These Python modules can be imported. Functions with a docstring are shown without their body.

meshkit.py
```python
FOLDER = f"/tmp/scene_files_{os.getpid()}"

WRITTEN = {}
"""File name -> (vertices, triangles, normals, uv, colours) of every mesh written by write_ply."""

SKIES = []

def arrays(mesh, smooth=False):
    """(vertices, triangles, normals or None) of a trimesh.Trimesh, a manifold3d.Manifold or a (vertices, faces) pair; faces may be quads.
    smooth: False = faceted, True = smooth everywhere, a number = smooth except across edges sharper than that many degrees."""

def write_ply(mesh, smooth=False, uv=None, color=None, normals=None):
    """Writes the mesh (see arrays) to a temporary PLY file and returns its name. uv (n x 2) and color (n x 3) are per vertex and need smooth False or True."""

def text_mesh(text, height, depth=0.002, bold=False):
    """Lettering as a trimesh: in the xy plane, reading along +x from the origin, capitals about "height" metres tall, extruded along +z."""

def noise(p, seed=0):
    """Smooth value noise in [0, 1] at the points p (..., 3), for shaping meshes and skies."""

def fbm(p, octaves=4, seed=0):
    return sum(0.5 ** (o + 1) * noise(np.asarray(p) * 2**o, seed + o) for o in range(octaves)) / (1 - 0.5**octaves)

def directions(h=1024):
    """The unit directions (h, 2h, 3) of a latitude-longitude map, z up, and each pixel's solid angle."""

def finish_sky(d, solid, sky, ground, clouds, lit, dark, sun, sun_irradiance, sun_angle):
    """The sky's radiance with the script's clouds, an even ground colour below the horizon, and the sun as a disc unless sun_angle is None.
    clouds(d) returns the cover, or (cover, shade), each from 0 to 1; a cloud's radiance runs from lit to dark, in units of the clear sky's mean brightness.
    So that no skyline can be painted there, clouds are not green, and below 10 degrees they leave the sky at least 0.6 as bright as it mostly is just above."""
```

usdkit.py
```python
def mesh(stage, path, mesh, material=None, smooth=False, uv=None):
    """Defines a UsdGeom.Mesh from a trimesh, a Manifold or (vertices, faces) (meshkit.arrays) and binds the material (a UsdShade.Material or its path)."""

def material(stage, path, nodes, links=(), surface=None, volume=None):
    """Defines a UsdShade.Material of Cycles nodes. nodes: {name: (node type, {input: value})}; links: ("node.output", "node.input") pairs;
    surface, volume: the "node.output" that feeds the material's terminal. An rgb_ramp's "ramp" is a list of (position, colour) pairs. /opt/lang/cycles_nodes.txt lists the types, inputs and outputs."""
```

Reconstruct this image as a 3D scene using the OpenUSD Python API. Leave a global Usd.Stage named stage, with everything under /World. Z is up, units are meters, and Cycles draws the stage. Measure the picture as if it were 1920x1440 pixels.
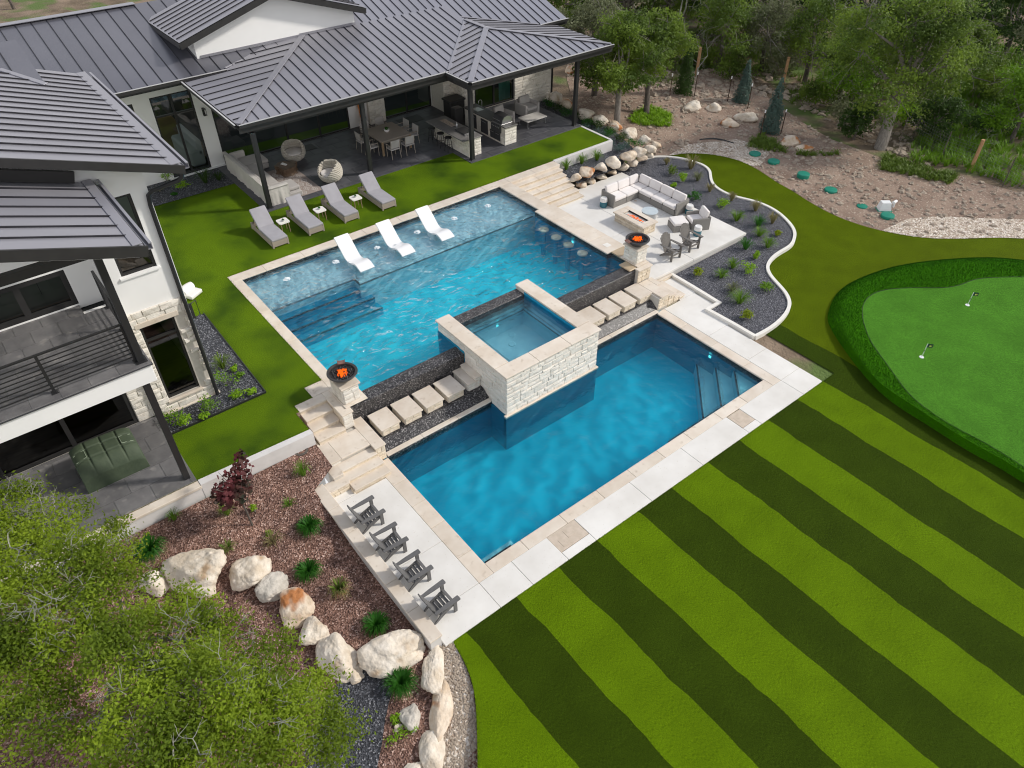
import math, random
import numpy as np, trimesh, shapely, usdkit, meshkit
from shapely.geometry import Polygon, box as sbox, LineString
from shapely.ops import unary_union
from scipy.spatial import ConvexHull
from pxr import Usd, UsdGeom, UsdLux, UsdShade, Gf, Sdf, Vt

stage = Usd.Stage.CreateInMemory()
UsdGeom.SetStageUpAxis(stage, 'Z'); UsdGeom.SetStageMetersPerUnit(stage, 1.0)
UsdGeom.Xform.Define(stage, '/World')
UsdGeom.Scope.Define(stage, '/World/Looks')
RNG = random.Random(7); NP = np.random.default_rng(11)

# ---------------------------------------------------------------- camera
FPX, PITCH, YAW, HC = 1377.34, math.radians(41.2828), math.radians(38.6175), 15.0
FW = np.array([math.sin(YAW)*math.cos(PITCH), math.cos(YAW)*math.cos(PITCH), -math.sin(PITCH)])
RT = np.array([math.cos(YAW), -math.sin(YAW), 0.0]); UP = np.cross(RT, FW)
cam = UsdGeom.Camera.Define(stage, '/World/camera')
cam.CreateProjectionAttr('perspective')
cam.CreateFocalLengthAttr(24.0); cam.CreateHorizontalApertureAttr(24.0*1920/FPX); cam.CreateVerticalApertureAttr(24.0*1440/FPX)
cam.CreateClippingRangeAttr(Gf.Vec2f(0.1, 2000))
_m = Gf.Matrix4d(*[float(v) for v in (*RT, 0, *UP, 0, *(-FW), 0, 0, 0, HC, 1)])
UsdGeom.Xformable(cam).AddTransformOp().Set(_m)
cam.CreateExposureAttr(0.55)

# ---------------------------------------------------------------- daylight
SUN_AZ = np.array([0.86, -0.51]); SUN_AZ = SUN_AZ/np.linalg.norm(SUN_AZ); SUN_EL = math.radians(36)
SUN = np.array([*(SUN_AZ*math.cos(SUN_EL)), math.sin(SUN_EL)])
dome = UsdLux.DomeLight.Define(stage, '/World/sky')
dome.GetPrim().SetCustomDataByKey('kind', 'structure')
skym = usdkit.material(stage, '/World/Looks/sky_mat', {
    's': ('sky_texture', {'sky_type': 'single_scattering', 'sun_disc': False, 'sun_elevation': SUN_EL, 'sun_rotation': math.atan2(SUN[0], SUN[1]), 'aerosol_density': 2.0, 'altitude': 300.0}),
    'tc': ('geometry', {}), 'n': ('noise_texture', {'scale': 1.6, 'detail': 6.0, 'roughness': 0.55}),
    'r': ('rgb_ramp', {'ramp': [(0.30, (0, 0, 0)), (0.52, (1, 1, 1))]}),
    'm': ('mix', {'color2': (5.0, 5.0, 5.1)}), 'sx': ('separate_xyz', {}), 'mr': ('map_range', {'from_min': 0.05, 'from_max': 0.55, 'to_min': .22, 'to_max': -.06, 'clamp': True}), 'ad': ('math', {'math_type': 'add'}),
    'b': ('background_shader', {'strength': 0.12})},
    [('tc.position', 'n.vector'), ('tc.position', 'sx.vector'), ('sx.z', 'mr.value'), ('n.fac', 'ad.value1'), ('mr.result', 'ad.value2'), ('ad.value', 'r.fac'), ('r.color', 'm.fac'), ('s.color', 'm.color1'), ('m.color', 'b.color')], surface='b.background')
UsdShade.MaterialBindingAPI.Apply(dome.GetPrim()).Bind(skym)
sun = UsdLux.DistantLight.Define(stage, '/World/sun')
sun.CreateNormalizeAttr(True); sun.CreateIntensityAttr(0.5); sun.CreateAngleAttr(5.0); sun.CreateColorAttr(Gf.Vec3f(1.0, 0.95, 0.87))
_z = SUN; _x = np.cross([0, 0, 1.0], _z); _x /= np.linalg.norm(_x); _y = np.cross(_z, _x)
UsdGeom.Xformable(sun).AddTransformOp().Set(Gf.Matrix4d(*[float(v) for v in (*_x, 0, *_y, 0, *_z, 0, 0, 0, 50, 1)]))

# ---------------------------------------------------------------- picture -> place
def ray(px, py): return FW + RT*(px-960)/FPX - UP*(py-720)/FPX
def at(px, py, z=0.0):
    d = ray(px, py); t = (z-HC)/d[2]; return np.array([t*d[0], t*d[1], z])
def on_y(px, py, y):
    d = ray(px, py); t = y/d[1]; return np.array([t*d[0], y, HC+t*d[2]])
def proj(p):
    d = np.asarray(p, float)-np.array([0, 0, HC]); q = d@FW; return np.stack([960+FPX*(d@RT)/q, 720-FPX*(d@UP)/q], -1)
def cr(x, y, x0, y0, k): return (x0+x/k, y0+y/k)
def smooth(a, b, x): t = np.clip((np.asarray(x, float)-a)/(b-a), 0, 1); return t*t*(3-2*t)
def zterr(x, y):
    x = np.asarray(x, float); y = np.asarray(y, float)
    z = -1.27 + 0.70*smooth(22.5, 31, y)*smooth(19, 27, x) + 0.04*np.maximum(y-45, 0) + 0.02*np.maximum(x-60, 0)
    z = z - 0.075*np.maximum(9-y, 0)*smooth(6.0, 3.0, x)*smooth(12, 9, y)
    z = z + np.where(x < 5.0, 0.80*smooth(11.2, 15.6, y)*smooth(17, 15.6, y), 0)
    z = np.where((x < 12) & (y > 36), np.maximum(z, -0.1), z)
    return z
def att(px, py):
    d = ray(px, py); lo = None
    for t in np.arange(8, 140, 0.25):
        p = np.array([0, 0, HC])+t*d
        if p[2] < zterr(p[0], p[1]): break
    a, b = t-0.25, t
    for _ in range(18):
        m = (a+b)/2; p = np.array([0, 0, HC])+m*d
        if p[2] < zterr(p[0], p[1]): b = m
        else: a = m
    p = np.array([0, 0, HC])+b*d; return np.array([p[0], p[1], float(zterr(p[0], p[1]))])

# ---------------------------------------------------------------- scene tree
USED, LOC = {}, {}
def numbered(parent, name):
    k = (parent, name); n = USED.get(k, 0); USED[k] = n+1
    return f'{parent}/{name}' + (f'_{n:03d}' if n else '')
def setd(prim, label=None, cat=None, group=None, kind=None):
    for k, v in (('label', label), ('category', cat), ('group', group), ('kind', kind)):
        if v: prim.SetCustomDataByKey(k, v)
def thing(name, label=None, cat=None, loc=(0, 0, 0), rz=0.0, group=None, kind=None):
    p = numbered('/World', name); x = UsdGeom.Xform.Define(stage, p)
    x.AddTranslateOp().Set(Gf.Vec3d(*map(float, loc))); x.AddRotateZOp().Set(math.degrees(rz))
    LOC[p] = (np.array(loc, float), rz); setd(x.GetPrim(), label, cat, group, kind); return p
def part(parent, name, mb, mat, smooth=False, label=None, world=False, kind=None):
    v, f = mb.arrays() if isinstance(mb, MB) else mb
    v = np.asarray(v, float)
    if world:
        top = '/'.join(parent.split('/')[:3]); L, rz = LOC[top]; v = v-L
        if rz: c, s = math.cos(-rz), math.sin(-rz); v = v@np.array([[c, s, 0], [-s, c, 0], [0, 0, 1]])
    p = numbered(parent, name); m = usdkit.mesh(stage, p, (v, f), MATS[mat], smooth=smooth)
    setd(m.GetPrim(), label, None, None, kind); return p
def solo(name, mb, mat, label=None, cat=None, group=None, kind=None, smooth=False):
    v, f = mb.arrays() if isinstance(mb, MB) else mb
    p = numbered('/World', name); m = usdkit.mesh(stage, p, (v, f), MATS[mat], smooth=smooth)
    setd(m.GetPrim(), label, cat, group, kind); LOC[p] = (np.zeros(3), 0.0); return p
def copy_of(src, loc, rz=0.0, label=None, group=None, scale=None):
    base = src.split('/')[-1]
    if base[-3:].isdigit() and base[-4] == '_': base = base[:-4]
    was = stage.GetPrimAtPath(src).GetCustomData(); p = numbered('/World', base); x = UsdGeom.Xform.Define(stage, p)
    x.GetPrim().GetReferences().AddInternalReference(Sdf.Path(src)); x.GetPrim().SetInstanceable(True)
    x.ClearXformOpOrder(); x.AddTranslateOp().Set(Gf.Vec3d(*map(float, loc))); x.AddRotateZOp().Set(math.degrees(rz))
    if scale: x.AddScaleOp().Set(Gf.Vec3f(*scale))
    setd(x.GetPrim(), label or was.get('label'), was.get('category'), group or was.get('group')); return p

# ---------------------------------------------------------------- mesh builder
_CB = {}
def _cbox():
    if not _CB:
        s = [(x, y, z) for x in (-1, 1) for y in (-1, 1) for z in (-1, 1)]
        idx = [(c, a) for c in s for a in range(3)]
        v = np.array([[c[i]*(1.0 if i == a else 0.8) for i in range(3)] for c, a in idx])
        h = ConvexHull(v); f = h.simplices.copy()
        for k, t in enumerate(f):
            n = np.cross(v[t[1]]-v[t[0]], v[t[2]]-v[t[0]])
            if n@v[t].mean(0) < 0: f[k] = t[::-1]
        _CB['c'] = np.array([c for c, a in idx], float); _CB['a'] = np.array([a for c, a in idx]); _CB['f'] = f
    return _CB['c'], _CB['a'], _CB['f']
BOXF = np.array([[0, 2, 1], [1, 2, 3], [4, 5, 6], [5, 7, 6], [0, 1, 4], [1, 5, 4], [2, 6, 3], [3, 6, 7], [0, 4, 2], [2, 4, 6], [1, 3, 5], [3, 7, 5]])
def rot(axis, deg):
    return trimesh.transformations.rotation_matrix(math.radians(deg), axis)[:3, :3]
class MB:
    def __init__(self): self.V, self.F, self.n = [], [], 0
    def add(self, v, f):
        v = np.asarray(v, float).reshape(-1, 3); f = np.asarray(f, int)
        if f.size and f.shape[1] == 4: f = np.vstack([f[:, [0, 1, 2]], f[:, [0, 2, 3]]])
        self.V.append(v); self.F.append(f+self.n); self.n += len(v); return self
    def arrays(self): return np.vstack(self.V), np.vstack(self.F)
    def box(self, x0, y0, z0, x1, y1, z1, b=0.0, R=None, c=None):
        h = np.array([x1-x0, y1-y0, z1-z0])/2; m = np.array([x0+x1, y0+y1, z0+z1])/2
        if b:
            b = min(b, 0.45*h.min()); s, a, f = _cbox(); v = s*(h-b); v[np.arange(24), a] = (s*h)[np.arange(24), a]
        else:
            v = np.array([[x, y, z] for x in (-1, 1) for y in (-1, 1) for z in (-1, 1)])*h; f = BOXF
        v = v+m
        if R is not None: cc = m if c is None else np.array(c); v = (v-cc)@R.T+cc
        return self.add(v, f)
    def cbox(self, c, size, b=0.0, R=None):
        c = np.array(c, float); s = np.array(size, float)/2
        return self.box(*(c-s), *(c+s), b=b, R=R)
    def bar(self, p, q, w, h, b=0.0, up=(0, 0, 1)):
        p, q = np.array(p, float), np.array(q, float); d = q-p; L = np.linalg.norm(d); x = d/L
        u = np.array(up, float); y = np.cross(u, x)
        if np.linalg.norm(y) < 1e-6: y = np.cross([1, 0, 0], x)
        y /= np.linalg.norm(y); z = np.cross(x, y); R = np.stack([x, y, z], 1)
        return self.cbox((p+q)/2, (L, w, h), b=b, R=R)
    def tube(self, pts, r, sides=6, cap=True):
        p = np.asarray(pts, float); n = len(p); r = np.broadcast_to(np.asarray(r, float), (n,))
        t = np.gradient(p, axis=0); t /= np.linalg.norm(t, axis=1, keepdims=True)+1e-12
        ref = np.array([0, 0, 1.0]) if abs(t[:, 2]).mean() < 0.8 else np.array([1.0, 0, 0])
        a = np.cross(t, ref); a /= np.linalg.norm(a, axis=1, keepdims=True)+1e-12; b = np.cross(t, a)
        ang = np.arange(sides)*2*math.pi/sides
        v = p[:, None]+r[:, None, None]*(np.cos(ang)[None, :, None]*a[:, None]+np.sin(ang)[None, :, None]*b[:, None])
        i, j = np.meshgrid(np.arange(n-1), np.arange(sides), indexing='ij'); k = (j+1) % sides
        q = np.stack([i*sides+j, (i+1)*sides+j, (i+1)*sides+k, i*sides+k], -1).reshape(-1, 4)
        v = v.reshape(-1, 3); f = np.vstack([q[:, [0, 1, 2]], q[:, [0, 2, 3]]])
        if cap:
            c0, c1 = len(v), len(v)+1; v = np.vstack([v, p[0], p[-1]]); j = np.arange(sides); k = (j+1) % sides
            f = np.vstack([f, np.stack([np.full(sides, c0), j, k], 1), np.stack([np.full(sides, c1), (n-1)*sides+k, (n-1)*sides+j], 1)])
        return self.add(v, f)
    def lathe(self, prof, n=20, c=(0, 0, 0)):
        prof = np.asarray(prof, float); m = len(prof); ang = np.arange(n)*2*math.pi/n
        v = np.stack([prof[:, 0][:, None]*np.cos(ang), prof[:, 0][:, None]*np.sin(ang), np.repeat(prof[:, 1][:, None], n, 1)], -1).reshape(-1, 3)+np.array(c)
        i, j = np.meshgrid(np.arange(m-1), np.arange(n), indexing='ij'); k = (j+1) % n
        q = np.stack([i*n+j, i*n+k, (i+1)*n+k, (i+1)*n+j], -1).reshape(-1, 4); return self.add(v, q)
    def prism(self, poly, z0, z1):
        poly = poly if isinstance(poly, shapely.Geometry) else Polygon(poly)
        for g in getattr(poly, 'geoms', [poly]):
            if g.geom_type != 'Polygon' or g.area < 1e-5: continue
            m = trimesh.creation.extrude_polygon(g, z1-z0); self.add(np.array(m.vertices)+[0, 0, z0], m.faces)
        return self
    def sheet(self, poly, zf, flip=False):
        """flat triangulated polygon at height zf (number or function of x, y)"""
        for g in getattr(poly, 'geoms', [poly]):
            if g.geom_type != 'Polygon' or g.area < 1e-6: continue
            v, f = trimesh.creation.triangulate_polygon(g, engine='earcut'); v = np.asarray(v); f = np.asarray(f)
            a = v[f]; s = (a[:, 1, 0]-a[:, 0, 0])*(a[:, 2, 1]-a[:, 0, 1])-(a[:, 1, 1]-a[:, 0, 1])*(a[:, 2, 0]-a[:, 0, 0]); f[s < 0] = f[s < 0][:, ::-1]
            z = zf(v[:, 0], v[:, 1]) if callable(zf) else np.full(len(v), zf); self.add(np.column_stack([v, z]), f)
        return self
    def quad(self, a, b, c, d): return self.add([a, b, c, d], [[0, 1, 2], [0, 2, 3]])
    def xf(self, R=None, t=(0, 0, 0)):
        for i, v in enumerate(self.V): self.V[i] = (v@R.T if R is not None else v)+np.array(t, float)
        return self
    def merge(self, o):
        for v, f in zip(o.V, o.F): pass
        v, f = o.arrays(); return self.add(v, f)
def grid_sheet(x0, x1, y0, y1, nx, ny, zf):
    xs, ys = np.linspace(x0, x1, nx), np.linspace(y0, y1, ny); X, Y = np.meshgrid(xs, ys, indexing='ij')
    v = np.stack([X, Y, zf(X, Y)], -1).reshape(-1, 3); i, j = np.meshgrid(np.arange(nx-1), np.arange(ny-1), indexing='ij')
    q = np.stack([i*ny+j, (i+1)*ny+j, (i+1)*ny+j+1, i*ny+j+1], -1).reshape(-1, 4); return v, np.vstack([q[:, [0, 1, 2]], q[:, [0, 2, 3]]])
def rounded(pts, r=0.3, n=6):
    return Polygon(pts).buffer(-r).buffer(r, quad_segs=n)
def spline(pts, n=12, closed=False):
    from scipy.interpolate import CubicSpline
    p = np.asarray(pts, float)
    if closed: p = np.vstack([p, p[0]])
    d = np.r_[0, np.cumsum(np.linalg.norm(np.diff(p, axis=0), axis=1)**0.6)]
    cs = CubicSpline(d, p, bc_type='periodic' if closed else 'natural'); return cs(np.linspace(0, d[-1], n*(len(p)-1)+1))

# ---------------------------------------------------------------- materials
MATS = {}
def M(name, c1, c2=None, scale=4.0, detail=4.0, lo=0.32, hi=0.68, rough=0.7, bump=0.0, bscale=40.0, bdist=0.02, c3=None, s3=60.0, t3=(0.60, 0.66), spec=0.4, metal=0.0, vary=0.0, stretch=None, sheen=0.0, coat=0.0, island=0.0, cell=None):
    n = {'g': ('geometry', {}), 'p': ('principled_bsdf', {'roughness': rough, 'specular_ior_level': spec, 'metallic': metal, 'base_color': c1, 'sheen_weight': sheen, 'coat_weight': coat})}; L = []; src = None
    pos = 'g.position'
    if stretch:
        n['mp'] = ('mapping', {'scale': stretch}); L.append(('g.position', 'mp.vector')); pos = 'mp.vector'
    if c2 is not None:
        n['n'] = ('noise_texture', {'scale': scale, 'detail': detail, 'roughness': 0.6}); n['r'] = ('rgb_ramp', {'ramp': [(lo, c1), (hi, c2)]})
        L += [(pos, 'n.vector'), ('n.fac', 'r.fac')]; src = 'r.color'
    if cell:
        n['vo'] = ('voronoi_texture', {'scale': cell[0]}); n['vr'] = ('rgb_ramp', {'ramp': cell[1]}); n['sx'] = ('separate_xyz', {})
        L += [(pos, 'vo.vector'), ('vo.color', 'sx.vector'), ('sx.x', 'vr.fac')]
        if src: n['vm'] = ('mix', {'mix_type': 'multiply', 'fac': 1.0}); L += [(src, 'vm.color1'), ('vr.color', 'vm.color2')]; src = 'vm.color'
        else: src = 'vr.color'
    if c3 is not None:
        n['n3'] = ('noise_texture', {'scale': s3, 'detail': 2.0}); n['r3'] = ('rgb_ramp', {'ramp': [(t3[0], (0, 0, 0)), (t3[1], (1, 1, 1))]}); n['m3'] = ('mix', {'color2': c3, 'color1': c1})
        L += [('g.position', 'n3.vector'), ('n3.fac', 'r3.fac'), ('r3.color', 'm3.fac')]
        if src: L.append((src, 'm3.color1'))
        src = 'm3.color'
    if vary or island:
        n['oi'] = ('geometry' if island else 'object_info', {}); n['mr'] = ('map_range', {'to_min': 1-(vary or island), 'to_max': 1+(vary or island)}); n['h'] = ('hsv', {'color': c1})
        L += [('oi.random_per_island' if island else 'oi.random', 'mr.value'), ('mr.result', 'h.value')]
        if src: L.append((src, 'h.color'))
        src = 'h.color'
    if src: L.append((src, 'p.base_color'))
    if bump:
        if cell: n['nb'] = ('voronoi_texture', {'scale': cell[0]}); out = 'nb.distance'
        else: n['nb'] = ('noise_texture', {'scale': bscale, 'detail': 3.0}); out = 'nb.fac'
        n['b'] = ('bump', {'strength': bump, 'distance': bdist}); L += [(pos, 'nb.vector'), (out, 'b.height'), ('b.normal', 'p.normal')]
    MATS[name] = usdkit.material(stage, f'/World/Looks/{name}', n, L, surface='p.BSDF'); return name
def leafmat(name, c1, c2, trans=0.35, rough=0.55, var=0.35, patch=None, pscale=0.6):
    n = {'g': ('geometry', {}), 'r': ('rgb_ramp', {'ramp': [(0, c1), (1, c2)]}), 'p': ('principled_bsdf', {'roughness': rough, 'specular_ior_level': 0.3}), 't': ('translucent_bsdf', {}), 'm': ('mix_closure', {'fac': trans})}
    L = [('g.random_per_island', 'r.fac')]; src = 'r.color'
    if patch:
        n['n'] = ('noise_texture', {'scale': pscale, 'detail': 2.0}); n['r2'] = ('rgb_ramp', {'ramp': [(0.42, (0, 0, 0)), (0.6, (1, 1, 1))]}); n['x'] = ('mix', {'color2': patch})
        L += [('g.position', 'n.vector'), ('n.fac', 'r2.fac'), ('r2.color', 'x.fac'), (src, 'x.color1')]; src = 'x.color'
    L += [(src, 'p.base_color'), (src, 't.color'), ('p.BSDF', 'm.closure1'), ('t.BSDF', 'm.closure2')]
    MATS[name] = usdkit.material(stage, f'/World/Looks/{name}', n, L, surface='m.closure'); return name

M('limestone', (.60, .51, .41), (.72, .65, .56), 1.3, 5, rough=.75, bump=.15, bscale=60, c3=(.50, .42, .33), s3=5, t3=(.62, .80), vary=.05)
M('limestone_wet', (.40, .30, .19), (.50, .40, .27), 2, 4, rough=.35, vary=.04)
M('ashlar', (.70, .65, .57), (.80, .76, .69), 5, 5, rough=.85, bump=.45, bscale=26, bdist=.03, c3=(.60, .53, .44), s3=12, t3=(.62, .74), vary=.06)
M('ashlar_warm', (.60, .50, .37), (.78, .69, .56), 5, 5, rough=.85, bump=.5, bscale=26, bdist=.03, c3=(.50, .42, .31), s3=12, t3=(.62, .74), vary=.07)
M('mortar', (.55, .51, .45), (.62, .58, .52), 9, rough=.9)
M('concrete', (.66, .635, .59), (.77, .75, .71), .9, 6, rough=.8, bump=.12, bscale=90, c3=(.45, .38, .28), s3=28, t3=(.72, .76), vary=.015)
M('concrete_wall', (.60, .58, .56), (.70, .68, .66), 1.4, 4, rough=.85, bump=.1, bscale=70)
M('stucco', (.82, .815, .80), (.85, .845, .83), .7, 3, rough=.9, bump=.12, bscale=150, bdist=.006)
M('black_metal', (.018, .018, .019), None, rough=.42, spec=.5)
M('black_trim', (.022, .021, .021), (.03, .029, .028), 3, rough=.5)
M('roof_metal', (.30, .295, .325), (.33, .325, .355), .35, 2, rough=.40, spec=.5, metal=.45, vary=.04)
M('roof_blue', (.15, .15, .175), (.17, .17, .195), .35, 2, rough=.30, spec=.6, metal=.45, vary=.04)  # same roof metal, darkened and blued: its blue-sky reflection is put into the colour
M('roof_seam', (.022, .021, .026), None, rough=.45)  # ribs are the same metal; shaded sides and dark reflections painted into this near-black
M('gutter', (.55, .54, .54), None, rough=.4, metal=.3)
M('slate_tile', (.115, .112, .115), (.175, .17, .17), 2.2, 6, rough=.5, bump=.2, bscale=25, c3=(.27, .255, .24), s3=3.0, t3=(.60, .78), vary=.16)
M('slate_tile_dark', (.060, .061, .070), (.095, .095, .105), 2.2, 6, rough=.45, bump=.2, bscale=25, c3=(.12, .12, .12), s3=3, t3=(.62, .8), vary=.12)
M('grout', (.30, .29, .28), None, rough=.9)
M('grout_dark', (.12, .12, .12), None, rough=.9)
M('mosaic', (.9, .9, .9), None, rough=.38, spec=.3, cell=(44.0, [(0, (.006, .006, .008)), (.5, (.03, .029, .031)), (.8, (.085, .08, .08)), (.94, (.22, .21, .21)), (1, (.4, .38, .37))]))
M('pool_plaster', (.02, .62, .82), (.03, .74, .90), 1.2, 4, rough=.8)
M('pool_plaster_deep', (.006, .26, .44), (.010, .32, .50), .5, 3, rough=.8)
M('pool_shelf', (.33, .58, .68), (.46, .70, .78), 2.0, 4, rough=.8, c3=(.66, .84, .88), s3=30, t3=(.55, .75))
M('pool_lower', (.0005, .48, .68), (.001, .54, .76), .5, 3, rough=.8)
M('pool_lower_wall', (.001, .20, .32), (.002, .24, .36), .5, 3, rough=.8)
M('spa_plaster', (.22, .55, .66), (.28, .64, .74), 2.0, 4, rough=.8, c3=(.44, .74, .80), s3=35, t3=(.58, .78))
def turf(name, dark, light, blade=260.0, patch=None, streak=None):
    n = {'g': ('geometry', {}), 'mp': ('mapping', {'scale': streak or (1, 1, 1)}), 'n': ('noise_texture', {'scale': blade, 'detail': 2.0}), 'r': ('rgb_ramp', {'ramp': [(.30, dark), (.72, light)]}),
         'n2': ('noise_texture', {'scale': 1.1, 'detail': 4.0}), 'r2': ('rgb_ramp', {'ramp': [(.35, (.90, .90, .90)), (.65, (1.08, 1.08, 1.08))]}), 'x': ('mix', {'mix_type': 'multiply', 'fac': 1.0}),
         'n4': ('noise_texture', {'scale': 34.0, 'detail': 3.0}), 'r4': ('rgb_ramp', {'ramp': [(.32, (.58, .58, .60)), (.68, (1.42, 1.42, 1.40))]}), 'x4': ('mix', {'mix_type': 'multiply', 'fac': 1.0}),
         'p': ('principled_bsdf', {'roughness': .75, 'specular_ior_level': .04}), 'b': ('bump', {'strength': .7, 'distance': .03})}
    L = [('g.position', 'mp.vector'), ('mp.vector', 'n.vector'), ('n.fac', 'r.fac'), ('g.position', 'n2.vector'), ('n2.fac', 'r2.fac'), ('r.color', 'x.color1'), ('r2.color', 'x.color2'),
         ('mp.vector', 'n4.vector'), ('n4.fac', 'r4.fac'), ('x.color', 'x4.color1'), ('r4.color', 'x4.color2'), ('n.fac', 'b.height'), ('b.normal', 'p.normal')]
    src = 'x4.color'
    if patch:
        n['n5'] = ('noise_texture', {'scale': .55, 'detail': 5.0}); n['r5'] = ('rgb_ramp', {'ramp': [(.42, (0, 0, 0)), (.66, (1, 1, 1))]}); n['x5'] = ('mix', {'color2': patch})
        L += [('g.position', 'n5.vector'), ('n5.fac', 'r5.fac'), ('r5.color', 'x5.fac'), (src, 'x5.color1')]; src = 'x5.color'
    L.append((src, 'p.base_color')); MATS[name] = usdkit.material(stage, f'/World/Looks/{name}', n, L, surface='p.BSDF')
turf('turf_light', (.055, .105, .001), (.150, .250, .004), 90, streak=(2.0, .55, 1))
turf('turf_dark', (.014, .030, .001), (.050, .082, .004), 90, streak=(2.4, .5, 1))
turf('turf_olive', (.040, .070, .001), (.120, .165, .002), 90, streak=(1.6, .7, 1))
turf('turf_upper', (.060, .115, .002), (.150, .245, .010), 80, patch=(.040, .080, .006))
turf('turf_fringe', (.020, .100, .0), (.058, .225, .001), 110)
turf('turf_green', (.056, .185, .014), (.082, .235, .022), 160)
M('gravel_dark', (.9, .9, .9), None, rough=.75, bump=1.0, bdist=.03, cell=(34.0, [(0, (.028, .029, .036)), (.4, (.065, .066, .08)), (.75, (.12, .12, .14)), (.93, (.20, .20, .22)), (1, (.32, .32, .34))]))
M('gravel_black', (.9, .9, .9), None, rough=.7, bump=1.0, bdist=.03, cell=(30.0, [(0, (.016, .017, .022)), (.5, (.045, .047, .056)), (.85, (.10, .105, .12)), (1, (.30, .30, .32))]))
M('mulch', (.60, .50, .50), (1.25, 1.05, 1.0), 1.6, 4, rough=.9, bump=1.0, bdist=.03, stretch=(1, 1, 1), cell=(30.0, [(0, (.075, .045, .035)), (.35, (.16, .10, .075)), (.7, (.27, .18, .14)), (.92, (.40, .30, .25)), (1, (.6, .52, .46))]))
M('pebbles', (.9, .9, .9), None, rough=.8, bump=1.0, bdist=.05, cell=(16.0, [(0, (.34, .25, .18)), (.4, (.52, .43, .34)), (.8, (.68, .60, .51)), (1, (.8, .75, .68))]))
M('pebble_stone', (.50, .41, .32), None, rough=.85, island=.32)
M('dirt', (.20, .135, .10), (.34, .25, .19), .9, 6, rough=.95, bump=.8, bscale=14, bdist=.06, c3=(.50, .43, .35), s3=11, t3=(.60, .70))
M('woodland', (.12, .088, .055), (.27, .20, .14), .5, 6, lo=.35, hi=.65, rough=.95, bump=.8, bscale=9, bdist=.1, c3=(.10, .15, .035), s3=.35, t3=(.50, .60))
M('driveway', (.70, .66, .60), (.80, .77, .72), .5, 4, rough=.9, bump=.3, bscale=20)
M('boulder', (.56, .47, .36), (.78, .71, .61), 2.6, 6, rough=.9, bump=.8, bscale=9, bdist=.05, c3=(.42, .30, .19), s3=2.2, t3=(.60, .76))
M('boulder_gray', (.40, .37, .32), (.66, .61, .54), 3, 6, rough=.9, bump=.8, bscale=9, bdist=.05, c3=(.27, .24, .21), s3=3, t3=(.55, .7))
M('boulder_rust', (.50, .38, .26), (.74, .64, .52), 2.4, 6, rough=.9, bump=.8, bscale=9, bdist=.05, c3=(.42, .17, .06), s3=1.7, t3=(.56, .66))
M('bark', (.16, .14, .12), (.30, .27, .24), 7, 5, rough=.95, bump=.9, bscale=16, bdist=.05, stretch=(2, 2, .5))
M('bark_dark', (.075, .062, .052), (.16, .135, .115), 7, 5, rough=.95, bump=.9, bscale=16, bdist=.05, stretch=(2, 2, .5))
M('lichen_twig', (.27, .265, .22), (.44, .43, .365), 6, rough=.95, island=.2)
leafmat('leaf_oak', (.085, .14, .02), (.28, .37, .08), patch=(.19, .28, .035), pscale=.5, trans=.45)
leafmat('leaf_oak_near', (.14, .21, .012), (.42, .50, .08), patch=(.27, .37, .022), pscale=.9, trans=.45)
leafmat('leaf_dark', (.05, .10, .018), (.17, .25, .05), trans=.45)
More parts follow.
